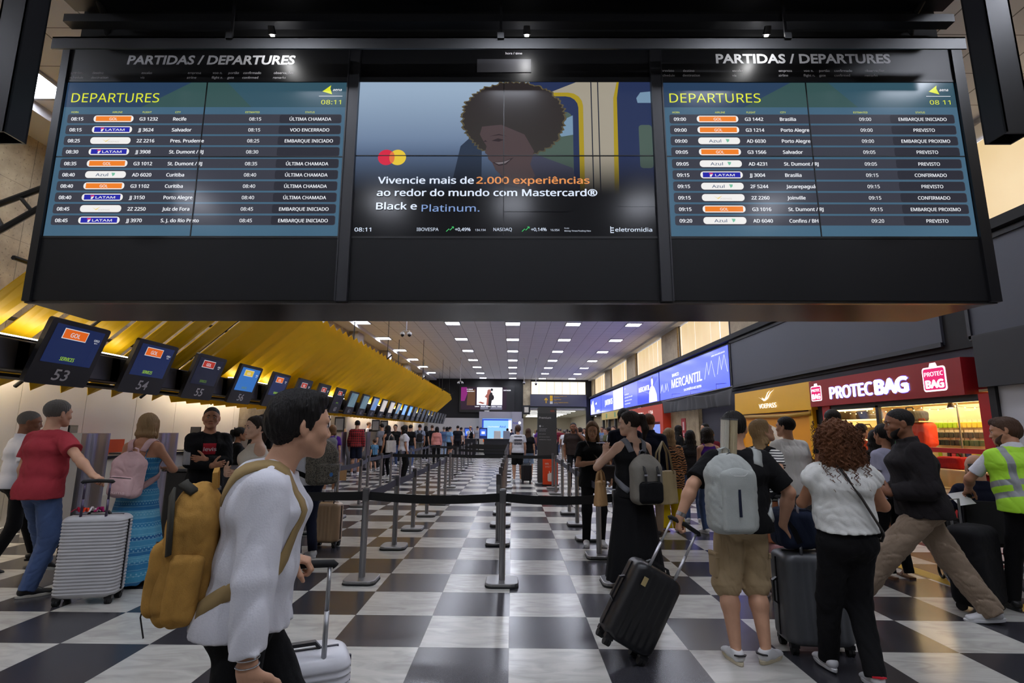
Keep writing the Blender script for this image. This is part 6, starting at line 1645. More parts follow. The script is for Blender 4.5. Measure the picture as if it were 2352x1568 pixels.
# ------------------------------------------------------------------ patterned cloths
def stripes(name, a, b, freq, axis=2, th=.5, distort=0.0):
    g = G('cloth_' + name); o = g.xyz(); v = o[axis]
    if distort:
        nz = g.n('TexNoise', i_Scale=9.0, i_Detail=2.0); g.l(g.tc.outputs['Object'], nz.inputs['Vector']); v = g.math('ADD', v, g.math('MULTIPLY', nz.outputs[0], distort))
    f = g.math('FRACT', g.math('MULTIPLY', g.math('ADD', v, 10), freq)); g.l(g.mix(g.math('GREATER_THAN', f, th), a, b), g.b.inputs['Base Color']); g.b.inputs['Roughness'].default_value = .9; return g.m
def plaid(name, a, b, c):
    g = G('cloth_' + name); X, Y, Z = g.xyz()
    def st(v, fr, t): return g.math('GREATER_THAN', g.math('FRACT', g.math('MULTIPLY', g.math('ADD', v, 10), fr)), t)
    f1, f2 = st(X, 14, .5), st(Z, 12, .5); k = g.math('MULTIPLY', g.math('ADD', f1, f2), .5)
    g.l(g.mix(g.math('MULTIPLY', g.math('MULTIPLY', f1, f2), .8), g.mix(k, a, b), c), g.b.inputs['Base Color']); g.b.inputs['Roughness'].default_value = .9; return g.m
def dress_blue():
    g = G('cloth_blue_dress'); X, Y, Z = g.xyz()
    cr = g.n('ValToRGB'); cr.color_ramp.interpolation = 'CONSTANT'; g.l(Z, cr.inputs[0]); e = cr.color_ramp.elements
    bands = [(0, (28, 96, 140)), (.07, (66, 150, 186)), (.16, (44, 126, 172)), (.24, (92, 166, 196)), (.30, (36, 112, 160)), (.36, (70, 148, 186)), (.44, (24, 96, 150)), (.47, (84, 160, 192)), (.56, (50, 132, 176)), (.64, (98, 168, 196)), (.72, (34, 112, 162)), (.80, (66, 146, 186)), (.90, (40, 124, 172))]
    e[0].position = 0; e[0].color = (*lin(bands[0][1]), 1); e[1].position = bands[1][0]; e[1].color = (*lin(bands[1][1]), 1)
    for p, c in bands[2:]: q = e.new(p); q.color = (*lin(c), 1)
    an = g.math('ARCTAN2', X, Y)
    dots = g.math('GREATER_THAN', g.math('MULTIPLY', g.math('SINE', g.math('MULTIPLY', an, 46)), g.math('SINE', g.math('MULTIPLY', Z, 150))), .45)
    zig = g.math('FRACT', g.math('MULTIPLY', Z, 9)); rowm = g.math('LESS_THAN', zig, .35)
    c = g.mix(g.math('MULTIPLY', g.math('MULTIPLY', dots, rowm), .7), cr.outputs[0], (150, 200, 216))
    ln = g.math('GREATER_THAN', g.math('SINE', g.math('MULTIPLY', Z, 118)), .93)
    c = g.mix(g.math('MULTIPLY', ln, .5), c, (150, 200, 216))
    nz = g.n('TexNoise', i_Scale=60.0); g.l(g.tc.outputs['Object'], nz.inputs['Vector'])
    c = g.mix(g.math('MULTIPLY', nz.outputs[0], .25), c, (20, 70, 120))
    g.l(c, g.b.inputs['Base Color']); g.b.inputs['Roughness'].default_value = .85; return g.m
def weave(name, a, b):
    g = G('cloth_' + name); mp = g.n('Mapping'); mp.inputs['Scale'].default_value = (90, 90, 34); mp.inputs['Rotation'].default_value = (.4, .5, .3); g.l(g.tc.outputs['Object'], mp.inputs[0])
    v = g.n('TexVoronoi'); v.inputs['Scale'].default_value = 1.6; g.l(mp.outputs[0], v.inputs['Vector'])
    g.l(g.mix(g.math('GREATER_THAN', v.outputs['Distance'], .42), a, b), g.b.inputs['Base Color']); g.b.inputs['Roughness'].default_value = .9; return g.m
WHT = cloth('white', (206, 206, 212)); BLK = cloth('black', (19, 19, 21)); NVY = cloth('navy', (30, 34, 52)); DRK = cloth('charcoal', (36, 35, 37)); KHA = cloth('khaki', (158, 136, 104)); BEI = cloth('beige', (134, 116, 98)); GRYC = cloth('grey', (112, 114, 120)); DENIM = mat('cloth_denim', (64, 84, 124), .9, bump=('noise', 220, .25), var=(3.5, .30)); LDEN = mat('cloth_light_denim', (130, 150, 176), .9, var=(5, .2))
SNK = mat('sneaker_white', (206, 206, 208), .5); SBLK = mat('shoe_black', (24, 24, 26), .45); SOLEW = mat('sole_white', (190, 186, 176), .6); BRN = mat('leather_brown', (104, 66, 40), .5)

# ------------------------------------------------------------------ nearest people
# 1. man walking to the right with the mustard rucksack
L1, Z1 = (-.93, 1.97, 0), -1.22
hl = local_of(L1, Z1, (-.865, 2.34, .965))
pr, J = person('man in white sweatshirt and black trousers walking right, mustard rucksack on his back', L1, Z1, 1.69, 'm', .0075, 'light', ('full', 'black'), look=(.30, .06), lean=.11, hunch=.04, build=.94,
    feet=[(-.1, .34, 0, .1, 0), (.1, -.22, .02, -.1, -.3)], top=dict(kind='sweatshirt', name='sweatshirt', mat=mat('cloth_sweatshirt', (214, 214, 222), .9, bump=('noise', 160, .15)), ease=.028, sleeve=1.93, hem=-.05, neck=.085, fold=.013, flare=.012), bottom=dict(kind='trousers', mat=BLK, wide=1.12, fold=.006), shoes=dict(mat=SNK),
    hands={-1: dict(q=hl, d=ldir(Z1, (.85, .25, -.25)), n=ldir(Z1, (.1, .1, -1))), 1: (local_of(L1, Z1, (-.80, 1.72, .80)), (0.02, .18, -1), (-1, .1, 0), 'relax')}, poles={-1: (-.5, -1, -.3), 1: (.5, -1, -.1)})
m = MB(); wv = J['wr'][-1]; dv = nrm(J['wr'][-1] - J['el'][-1]); c0 = wv - dv * .02
m.tube([c0 - dv * .012, c0 + dv * .012], .034, 16); m.cur = 1; m.cyl(Vector(c0 + V3(0, 0, .028)), .017, .012, 14); m.build('wristwatch', [mat('watch_steel', (190, 190, 194), .25, 1.0), mat('watch_face', (220, 220, 224), .2)], pr)
m = MB(); wv = J['wr'][1]; dv = nrm(wv - J['el'][1])
for k in (0, .02): m.tube([Vector(wv - dv * (.012 + k) + .034 * (V3(1, 0, 0) * math.cos(a) + np.cross(dv, V3(1, 0, 0)) * math.sin(a))) for a in np.linspace(0, 2 * math.pi, 20)], .0022, 5)
m.build('bracelet', mat('bracelet_silver', (210, 210, 214), .2, 1.0), pr)
MUST = mat('canvas_mustard', (172, 130, 66), .9, bump=('noise', 240, .3), var=(9, .28), spec=.15)
bl = J['U'](0, -.135, .92); R_ = Matrix.Rotation(Z1, 3, 'Z'); wl = R_ @ Vector(bl) + Vector(L1)
bp = empty('rucksack', wl, Z1, 'worn mustard canvas rucksack on the back of the man in the white sweatshirt', 'backpack'); pose(bp, Z1, .06, 0); bp.scale = (.66, .66, .93)
S = SDF(); S.bx((0, -.11, .2), (.15, .115, .2), .07); S.el((0, -.115, .36), (.135, .11, .12), k=.05); S.el((0, -.13, .09), (.155, .125, .10), k=.05); S.disp = folds(31, .010, 20, (1, 1, .8)); S.dmax = .016
S.build('main_compartment', MUST, bp, .0065, (-.25, -.34, -.06), (.25, .1, .56))
S = SDF(); S.bx((0, -.235, .15), (.115, .045, .125), .04); S.disp = folds(33, .006, 30); S.dmax = .012; po = S.build('front_pocket', MUST, bp, .0065, (-.2, -.36, -.03), (.2, -.1, .34))
MB().tube([(-.085, -.262, .25), (0, -.278, .262), (.085, -.262, .25)], .005, 6).build('zip', BLACK, po)
for sx in (-1, 1):
    S = SDF(); S.bx((sx * .155, -.10, .13), (.03, .075, .11), .028); S.disp = folds(35 + sx, .006, 34); S.dmax = .012; S.build('side_pocket', MUST, bp, .0065, (sx * .155 - .08, -.22, -.02), (sx * .155 + .08, .02, .3))
DL = mat('lining_dark', (40, 38, 30), .8)
m = MB(); m.tube([(.06, -.238, .45), (.135, -.21, .37), (.163, -.185, .24)], .01, flat=(.05, .012), up=(.5, -1, .2)); m.tube([(-.05, -.21, .475), (.05, -.20, .48), (.11, -.13, .455)], .01, flat=(.04, .012), up=(0, -.6, 1)); m.build('dark_patch', DL, bp, smooth=True)
MB().tube([(-.035, -.05, .46), (-.03, -.06, .52), (.0, -.06, .535), (.03, -.06, .52), (.035, -.05, .46)], .008, flat=(.026, .008)).build('carry_handle', MUST, bp)
STRP = mat('webbing_tan', (150, 126, 84), .9)
def lw(p):                                             # wearer-local point -> bag-local
    q = bp.matrix_basis.inverted() @ (R_ @ Vector(p) + Vector(L1)); return q
U = J['U']
for sx in (-1, 1):
    worn_strap(J, bp, [U(sx * .08, -.2, 1.32), U(sx * .10, -.17, 1.42), U(sx * .115, -.05, 1.5), U(sx * .12, .08, 1.44), U(sx * .125, .17, 1.33), U(sx * .15, .19, 1.22), U(sx * .19, .1, 1.13), U(sx * .2, -.0, 1.08), U(sx * .18, -.14, 1.03), U(sx * .14, -.2, .99)], .058, 'shoulder_strap', STRP)
MB().tube([(.05, -.27, .09), (.055, -.278, .02), (.05, -.25, -.05)], .004, 5).build('dangling_strap', BLACK, bp)

# 2. man in the red T-shirt, 3. man in white at the far left
L2, Z2 = (-4.5, 5.12, 0), -.22
pr, J = person('grey-haired man in red T-shirt and blue jeans pulling a silver ribbed suitcase', L2, Z2, 1.80, 'm', .0085, 'light', ('short', 'grey'), look=(-.12, .0), lean=.04, build=1.02,
    feet=[(-.40, .42, .04, -.1, -.35), (.06, -.02, 0, -.6, 0)], top=dict(kind='tee', name='tshirt', mat=cloth('red', (158, 52, 62)), ease=.03, sleeve=.62, hem=-.1, fold=.007), bottom=dict(kind='trousers', name='jeans', mat=DENIM, wide=1.22, fold=.008), shoes=dict(mat=SBLK, sole=SOLEW),
    hands={1: dict(q=local_of(L2, Z2, (-3.80, 4.93, 1.045)), d=ldir(Z2, (.9, -.2, -.28)), n=ldir(Z2, (.1, 0, -1)))}, poles={1: (1, -.6, -.6)})
person('man in white short-sleeved shirt at the far left edge, behind the red T-shirt', (-5.55, 6.0, 0), -.5, 1.71, 'm', .0105, 'brown', ('crop', 'grey'), look=(-.4, -.1), feet=[(-.12, .3, 0, .1, 0), (.12, -.2, .02, 0, -.3)], top=dict(kind='shirt', mat=WHT, sleeve=.7, ease=.03, collar=.03), bottom=dict(kind='trousers', mat=BLK), shoes=dict(mat=SBLK))
suitcase((-3.80, 4.98, 0), .22, .50, .27, .70, (176, 176, 178), 'silver suitcase with horizontal ribs pulled by the red T-shirt man', 'h', .29, .35, stems=(80, 72, 92))
t = empty('luggage_tag', (-3.86, 4.96, .79), .22, 'bundle of red, white and pink ribbons tied on the silver suitcase handle', 'tag')
rg = random.Random(3); 
for k, c in enumerate(((150, 20, 50), (220, 70, 40), (210, 205, 205), (150, 30, 90))):
    m = MB()
    for q in range(7): a = rg.uniform(0, 6.28); m.tube([(-.1 + k * .06, 0, -.01), (-.1 + k * .06 + .03 * math.cos(a), .03 * math.sin(a), .02 + .015 * rg.random()), (-.1 + k * .06 + .06 * math.cos(a), .06 * math.sin(a), -.005)], .008, flat=(.014, .003))
    m.build('ribbon', cloth('ribbon', c), t)
# 4. woman in the blue dress with pink backpack
L4, Z4 = (-3.88, 5.58, 0), .02
DRS = dress_blue()
pr, J = person('blonde woman in long patterned blue dress seen from behind', L4, Z4, 1.69, 'f', .0085, 'tan', ('bob', 'blonde'), look=(.15, .04), build=1.05,
    top=dict(kind='bodice', name='dress_top', mat=DRS, sleeve=0, ease=.012, hem=-.02, cutback=1.28, straps=DRS, bare=True, fold=.003), bottom=dict(kind='dress', name='dress_skirt', mat=DRS, hemz=.045, hem=(.34, .31), rise=.20, pleat=.012), shoes=dict(kind='sandal', mat=BRN),
    hands={-1: ((-.12, .26, 1.12), (.8, .6, .1), (.3, -.3, -1), 'relax'), 1: ((.13, .26, 1.10), (-.8, .6, .1), (-.3, -.3, -1), 'relax')}, poles={-1: (-1, -.35, -.4), 1: (1, -.5, -.6)})
PINK = CANVAS('pink', (206, 172, 172))
b_ = backpack('backpack', (-3.86, 5.415, .86), Z4, .30, .15, .44, PINK, 'pale pink backpack worn over the blue dress', roll=.06, wearer=J, seed=14, strapw=.06, gap=.105, fold=.008)
m = MB(); put_text(m, 'puma', 0, .045, .035, (Vector((0, -.187, 0)), Vector((1, 0, 0)), Vector((0, 0, 1)), Vector((0, -1, 0))), .15, 'c', .03); m.build('lettering', mat('pink_print', (226, 200, 200), .6), b_)
# 5. man with folded arms
L5, Z5 = (-3.62, 6.3, 0), math.pi + .62
LOGO = mat('cloth_logo_red', (178, 28, 44), .8)
pr, J = person('man in black jacket with grey sleeve panel, arms folded, facing the camera', L5, Z5, 1.79, 'm', .0085, 'tan', ('crop', 'black'), look=(-.12, .0), lean=-.03,
    top=dict(kind='tee', name='tshirt', mat=[BLK, LOGO], mi=lambda C: ((C[:, 1] > .05) & (np.abs(C[:, 0] + .0) < .085) & (C[:, 2] > 1.24) & (C[:, 2] < 1.37)) * 1, sleeve=.3, hem=-.08, ease=.012),
    over=[dict(kind='jacket', name='jacket', mat=[BLK, cloth('panel_grey', (150, 150, 152))], sleeve=1.93, ease=.024, hem=-.12, neck=.1, fold=.007, open=.07, mi=lambda C: ((C[:, 0] > .185) & (C[:, 2] > 1.13) & (C[:, 2] < 1.31 - .4 * np.abs(C[:, 1] - .02))) * 1)],
    bottom=dict(kind='trousers', mat=BLK), shoes=dict(mat=SBLK),
    hands={-1: ((.035, .215, 1.185), (.9, -.1, .12), (.1, -1, .1), 'relax'), 1: ((-.03, .25, 1.12), (-.9, -.15, .12), (0, -1, .1), 'relax')}, poles={-1: (-.7, .1, -1), 1: (.7, .1, -1)})
m = MB(); put_text(m, "levis", .0, 0, .05, (Vector((0, .185, 1.285)), Vector((-1, 0, 0)), Vector((0, .25, 1)), Vector((0, 1, 0))), .13, 'c', .02); m.build('shirt_lettering', mat('logo_white', (226, 220, 220), .7), pr)
# 6. people half hidden behind the man in front
person('woman in cream off-shoulder top, half hidden behind the sweatshirt man', (-2.72, 5.6, 0), math.pi - .9, 1.67, 'f', .0105, 'fair', ('pony', 'dark'), look=(.3, -.05), build=1.08, top=dict(kind='tank', mat=cloth('cream', (206, 198, 184)), sleeve=0, ease=.02, bare=True), bottom=dict(kind='trousers', mat=NVY), shoes=dict(mat=SNK), hands={-1: ((-.02, .25, 1.12), (.9, .1, .1), (0, -1, .1), 'relax'), 1: ((.05, .24, 1.08), (-.9, .1, .1), (0, -1, .1), 'relax')})
person('bearded man in black T-shirt standing beyond the cream top woman', (-3.9, 8.2, 0), -.5, 1.76, 'm', .0115, 'light', ('crop', 'black'), look=(-.6, 0), beard='black', top=dict(kind='tee', name='tshirt', mat=BLK), bottom=dict(kind='trousers', mat=DRK), shoes=dict(mat=SNK))
person('dark-haired woman in black working behind the counter by the stone strip', (-4.75, 9.15, 0), -.9, 1.55, 'f', .0115, 'tan', ('pony', 'black'), top=dict(kind='blouse', mat=BLK, sleeve=1.9), bottom=dict(kind='trousers', mat=BLK), shoes=dict(mat=SBLK))
# 7. man with patterned backpack
L7, Z7 = (-2.5, 6.62, 0), .95
pr, J = person('man in white T-shirt and navy trousers with a zigzag backpack, head hidden', L7, Z7, 1.70, 'm', .0095, 'tan', ('short', 'black'), look=(.2, 0), top=dict(kind='tee', name='tshirt', mat=WHT, ease=.028, sleeve=.6, hem=-.05), bottom=dict(kind='trousers', mat=NVY, wide=1.05, long=.3), shoes=dict(mat=SNK), hands={-1: ((-.05, .3, 1.08), (.8, .4, .2), (0, -1, 0), 'relax'), 1: ((.05, .3, 1.12), (-.8, .4, .2), (0, -1, 0), 'relax')})
ZIG = weave('zigzag', (30, 30, 30), (112, 108, 98))
b_ = backpack('backpack', (-2.40, 6.55, .89), Z7, .36, .21, .52, ZIG, 'dark zigzag patterned backpack on the man in navy trousers', wearer=J, seed=21, strap=BLK, fold=.012)
m = MB(); m.M = None; shape(m, circle(.02, .12, .025, 14), (Vector((0, -.265, 0)), Vector((1, 0, 0)), Vector((0, 0, 1)), Vector((0, -1, 0)))); m.build('badge', mat('badge_blue', (50, 110, 180), .5), b_)
suitcase((-2.48, 7.32, 0), -.12, .36, .22, .52, (168, 140, 108), 'gold hard suitcase standing beside the man in navy trousers', 'v', .42, .3)

# ------------------------------------------------------------------ right-hand people
# woman in the black dress
L8, Z8 = (1.205, 5.36, 0), .30
pr, J = person('woman in long sleeveless black dress holding up a phone, seen from behind', L8, Z8, 1.755, 'f', .0085, 'fair', ('pony', 'dark'), look=(.95, -.08), build=1.06,
    top=dict(kind='tank', name='dress_top', mat=BLK, sleeve=0, ease=.014, hem=-.04, bare=True, vneckback=True), bottom=dict(kind='dress', name='dress_skirt', mat=BLK, hemz=.16, hem=(.30, .25), rise=.12), shoes=dict(kind='sandal', mat=BRN),
    hands={-1: ((-.17, .24, 1.33), (.25, .35, .8), (.5, .6, -.2), 'relax')}, poles={-1: (-1, .1, -1)})
hp = J['wr'][-1]; wp = Matrix.Rotation(Z8, 3, 'Z') @ Vector(hp + V3(.03, .13, .10)) + Vector(L8)
t = empty('mobile_phone', wp, Z8 + .7, 'white mobile phone held up by the woman in the black dress', 'phone'); m = MB(); m.rbox(-.075, .075, -.037, .037, -.004, .004, .01); m.build('case', mat('phone_white', (206, 206, 210), .3), t); MB().box(-.068, .068, -.032, .032, .004, .0045).build('screen', mat('phone_glass', (30, 30, 36), .1), t)
GRB = CANVAS('grey_daypack', (118, 114, 106)); 
b_ = backpack('backpack', (1.265, 5.235, .87), Z8, .31, .17, .46, GRB, 'grey and black backpack with two buckle straps on the black dress', wearer=J, seed=41, strap=GRYC, pocket_mat=BLK, gap=.11, fold=.004)
for sx in (-1, 1):
    MB().tube([(sx * .07, -.168, .36), (sx * .07, -.195, .30), (sx * .07, -.20, .20)], .01, flat=(.024, .006), up=(0, -1, .2)).build('buckle_strap', mat('strap_black', (22, 22, 24), .5), b_)
    MB().box(sx * .07 - .018, sx * .07 + .018, -.206, -.20, .27, .285).build('buckle', CHROME, b_)
def tote(name, loc, rz, w, d, h, c, label, strap_h, cat='bag', roll=0, seed=3):
    t = empty(name, loc, rz, label, cat); t.rotation_euler = (0, roll, rz); S = SDF()
    S.ec((0, 0, .03), (0, 0, h), (w / 2, d / 2), (w / 2 * .9, d / 2 * .6), cut='ab', cap=.3); S.disp = folds(seed, .006, 22); S.dmax = .01
    S.build('bag_body', mat('tote_' + name, c, .7, var=(8, .1)), t, .009, (-w, -d - .05, -.03), (w, d + .05, h + .05))
    for sy in (-1, 1): MB().tube([(-w * .28, sy * d * .25, h - .03), (-w * .2, sy * d * .15, h + strap_h * .6), (0, 0, h + strap_h), (w * .2, sy * d * .15, h + strap_h * .6), (w * .28, sy * d * .25, h - .03)], .008, flat=(.022, .006)).build('strap', mat('tote_' + name, c, .7, var=(8, .1)), t, smooth=True)
    return t
tote('tote_bag', (1.50, 5.29, .83), .5, .34, .14, .34, (150, 132, 96), 'beige canvas tote bag hanging at the right side of the black dress', .29)
tote('handbag', (.885, 5.36, .80), 1.2, .26, .13, .26, (160, 124, 82), 'tan leather handbag at the left hip of the black dress', .12)
# woman facing the camera behind the belt
L9, Z9 = (1.14, 7.55, 0), math.pi + .05
pr, J = person('woman in black T-shirt with long blonde hair looking down, facing the camera', L9, Z9, 1.69, 'f', .009, 'light', ('long', 'lightbrown'), look=(-.15, -.28), build=1.08, top=dict(kind='tee', name='tshirt', mat=BLK, ease=.03, sleeve=.6, hem=-.14), bottom=dict(kind='trousers', mat=BLK), shoes=dict(mat=SNK),
    hands={1: ((.02, .22, 1.13), (-.7, .6, .2), (-.2, .3, 1), 'relax'), -1: ((-.24, .1, .92), (.1, .3, -1), (1, .2, 0), 'relax')}, poles={1: (1, -.3, -.7)})
MB().tube([J['U'](.10, .01, 1.49), J['U'](.05, .13, 1.36), J['U'](-.05, .17, 1.2), J['U'](-.16, .13, 1.05), J['U'](-.2, .02, .98)], .01, flat=(.03, .006)).build('bag_strap', mat('strap_brown', (58, 42, 34), .6), pr, smooth=True)
wp = Matrix.Rotation(Z9, 3, 'Z') @ Vector(J['wr'][1] + V3(-.09, .09, .045)) + Vector(L9)
t = empty('mobile_phone', wp, Z9, 'phone with lit pale green screen held at the waist by the blonde woman in black', 'phone'); t.rotation_euler = (.5, 0, Z9); m = MB(); m.rbox(-.037, .037, -.075, .075, -.004, .004, .01); m.build('case', BLACK, t); MB().box(-.033, .033, -.07, .07, .004, .0045).build('screen', emis('phone_green', (150, 216, 180), .9), t)
S_ = SDF(); 
t = empty('shoulder_bag', (1.34, 7.46, .88), Z9, 'dark shoulder bag at the side of the blonde woman in black', 'bag'); S = SDF(); S.bx((0, 0, .1), (.12, .05, .11), .03); S.build('bag_body', mat('bag_dark', (34, 28, 28), .6), t, .01, (-.2, -.1, -.05), (.2, .1, .3)); MB().tube([(-.11, 0, .2), (-.08, .0, .3), (.05, 0, .3), (.11, 0, .2)], .008, 6).build('strap', mat('strap_brown', (58, 42, 34), .6), t)
person('tall man with dark hair mostly hidden behind the black dress woman', (1.68, 7.9, 0), .1, 1.90, 'm', .0115, 'tan', ('short', 'black'), top=dict(kind='tee', name='tshirt', mat=cloth('dark_navy', (26, 28, 42))), bottom=dict(kind='trousers', mat=DRK), shoes=dict(mat=SNK))
person('auburn-haired man in navy jacket in front of the orange shop', (2.14, 8.25, 0), -.35, 1.83, 'm', .0115, 'fair', ('short', 'auburn'), top=dict(kind='jacket', name='jacket', mat=NVY, sleeve=1.9, ease=.035, collar=.05), bottom=dict(kind='trousers', mat=BEI), shoes=dict(mat=SBLK))
L10 = (2.56, 8.62, 0)
person('woman in tiger-print blouse and bright yellow trousers, long blonde hair', L10, .1, 1.61, 'f', .0095, 'light', ('long', 'blonde'), top=dict(kind='blouse', mat=stripes('tiger', (176, 122, 76), (30, 24, 20), 26, 2, .5, .12), sleeve=1.5, ease=.05, hem=-.22, flare=.02), bottom=dict(kind='trousers', mat=cloth('yellow', (206, 178, 20)), wide=1.5, flare=1.35), shoes=dict(kind='sandal', mat=BRN))
tote('shopping_bag', (2.36, 8.5, .42), .2, .26, .12, .30, (206, 172, 24), 'yellow shopping bag hanging beside the tiger-print blouse', .14)
person('woman with long black hair and dark top, right of the tiger-print blouse', (3.2, 9.5, 0), -.2, 1.58, 'f', .012, 'tan', ('long', 'black'), top=dict(kind='blouse', mat=DRK, sleeve=1.8), bottom=dict(kind='trousers', mat=DENIM), shoes=dict(mat=SNK))
person('woman in purple tank top with dark bobbed hair, left of the grey backpack', (3.14, 8.5, 0), .1, 1.63, 'f', .0115, 'light', ('bob', 'dark'), top=dict(kind='tank', mat=cloth('purple', (84, 40, 132)), sleeve=0, bare=True), bottom=dict(kind='trousers', mat=DENIM), shoes=dict(mat=SNK))
person('woman with long black hair standing by the extinguisher sign', (4.5, 14.3, 0), -1.3, 1.74, 'f', .015, 'tan', ('long', 'black'), top=dict(kind='blouse', mat=BLK, sleeve=1.9), bottom=dict(kind='trousers', mat=BLK), shoes=dict(mat=SBLK))
person('man in dark red shirt standing near the white notice', (5.5, 15.0, 0), 1.7, 1.81, 'm', .015, 'light', ('short', 'black'), top=dict(kind='shirt', mat=cloth('maroon', (112, 34, 44))), bottom=dict(kind='trousers', mat=DRK), shoes=dict(mat=SBLK))
person('man in black bent forward beside the dark red shirt', (4.95, 13.2, 0), -.4, 1.62, 'm', .015, 'tan', ('short', 'black'), top=dict(kind='tee', name='tshirt', mat=cloth('maroon2', (100, 30, 40))), bottom=dict(kind='trousers', mat=DRK), shoes=dict(mat=SBLK))
# khaki shorts man
L11, Z11 = (1.68, 3.98, 0), .04
qR, qL = local_of(L11, Z11, (2.12, 4.02, .80)), local_of(L11, Z11, (1.205, 3.85, .865))
HEEL = mat('heel_black', (24, 24, 28), .5)
pr, J = person('man in black T-shirt and khaki cargo shorts, pale grey backpack, seen from behind', L11, Z11, 1.70, 'm', .0075, 'light', ('short', 'black'), look=(-.35, .02), build=1.14,
    feet=[(-.135, -.1, 0, .05, 0), (.075, -.10, 0, -1.0, 0)], top=dict(kind='tee', name='tshirt', mat=BLK, ease=.03, sleeve=.82, hem=-.075, fold=.006), bottom=dict(kind='shorts', mat=mat('cloth_cargo', (168, 146, 112), .9, bump=('noise', 200, .2)), frac=1.02, wide=1.06, fold=.008), shoes=dict(mat=SNK, sole=mat('gum_sole', (196, 184, 158), .6)),
    hands={1: (local_of(L11, Z11, (2.0, 4.0, .885)), ldir(Z11, (.5, .1, -.86)), (-.7, .3, -.4), 'relax'), -1: dict(q=qL, d=ldir(Z11, (-.15, .1, -1)), n=(.9, .1, -.2))}, poles={1: (1, -.6, -.2), -1: (-1, -.8, 0)})
m = MB()
for sx, (a_, b_2) in ((-1, (-.235, .0)), (1, (.235, 0))):
    kx = J['knee'][sx]; m.rbox(kx[0] + sx * .085 - .012, kx[0] + sx * .085 + .014, kx[1] - .06, kx[1] + .07, kx[2] + .05, kx[2] + .21, .02, axis='x')
    m.rbox(kx[0] + sx * .085 - .012, kx[0] + sx * .085 + .018, kx[1] - .065, kx[1] + .075, kx[2] + .185, kx[2] + .225, .01, axis='x')
m.build('pocket_flap', mat('cloth_cargo', (168, 146, 112), .9, bump=('noise', 200, .2)), pr)
for sx in (-1, 1):
    t0, R = J['tf'][sx]; fo = Vector(t0 + R @ V3(0, -.078, 0)); fr = (fo, Vector(R[:, 0]), Vector(R[:, 2]), Vector(-R[:, 1])); m = MB()
    m.tube([Vector(t0 + R @ V3(-.03, -.045, .066)), Vector(t0 + R @ V3(-.015, -.067, .068)), Vector(t0 + R @ V3(.015, -.067, .068)), Vector(t0 + R @ V3(.03, -.045, .066))], .01, flat=(.034, .008), up=None); m.cur = 1
    put_text(m, 'VERT', 0, .062, .013, fr, .036, 'c', .02); m.build('heel_tab', [HEEL, mat('heel_text', (220, 220, 220), .6)], pr)
m = MB(); wv = J['wr'][-1]; dv = nrm(wv - J['el'][-1]); m.tube([wv - dv * .035, wv - dv * .008], .034, 16); m.build('wristwatch', mat('watch_steel', (190, 190, 194), .25, 1.0), pr)
PGB = CANVAS('pale_grey', (168, 172, 168))
b_ = backpack('backpack', (1.505, 3.815, .875), Z11 + .06, .33, .19, .52, PGB, 'pale grey backpack with racket grips on the khaki shorts man', wearer=J, seed=51, pocket=False, gap=.135, strapw=.07, fold=.007, taper=.9)
S = SDF(); S.bx((0, -.185, .215), (.115, .028, .2), .028); S.el((0, -.185, .36), (.105, .028, .08), k=.03); S.build('front_panel', PGB, b_, .008, (-.2, -.27, -.02), (.2, -.1, .5))
MB().tube([(0, -.214, .33), (0, -.216, .12)], .006, flat=(.018, .005), up=(0, -1, 0)).build('zip', NVY, b_); MB().tube([(-.06, -.208, .405), (-.03, -.215, .385), (.04, -.215, .385), (.07, -.208, .405)], .006, 6).build('logo_patch', mat('patch_grey', (186, 188, 184), .6), b_)
t = empty('tennis_racket', (1.545, 3.80, 1.36), Z11, 'two white-taped racket grips sticking out of the pale grey backpack', 'racket'); t.rotation_euler = (.05, .06, Z11)
for x, c in ((-.03, (206, 200, 184)), (.03, (186, 170, 136))):
    m = MB(); m.tube([(x, 0, -.2), (x, 0, .28)], [.026, .030], 10); m.build('grip', mat('racket_tape', c, .8, bump=('wave', 30, .5, (1, 1, 1.6))), t); m = MB(); m.cyl((x, 0, .28), .032, .012, 10); m.build('butt_cap', mat('tape_end', (90, 90, 90), .6), t)
MB().rbox(-.065, .065, -.035, .035, -.24, -.04, .02).build('throat', mat('racket_blue', (30, 60, 110), .4), t)
t = suitcase((.92, 3.96, .0), .12, .37, .25, .55, (24, 24, 27), 'black hard suitcase tilted on its wheels, pulled by the khaki shorts man', 'v', .34, .35, stems=(190, 190, 194), trim=BLACK)
t.rotation_euler = (.0, .52, .12); t.location = (.74, 3.87, .07)
fr = (Vector((0, -.132, .46)), Vector((1, 0, 0)), Vector((0, 0, 1)), Vector((0, -1, 0))); m = MB(); shape(m, [(-.12, 0), (-.085, 0), (-.085, .06), (-.12, .06)], fr, .002); m.build('badge', mat('badge_gold', (200, 180, 130), .3, .6), t)
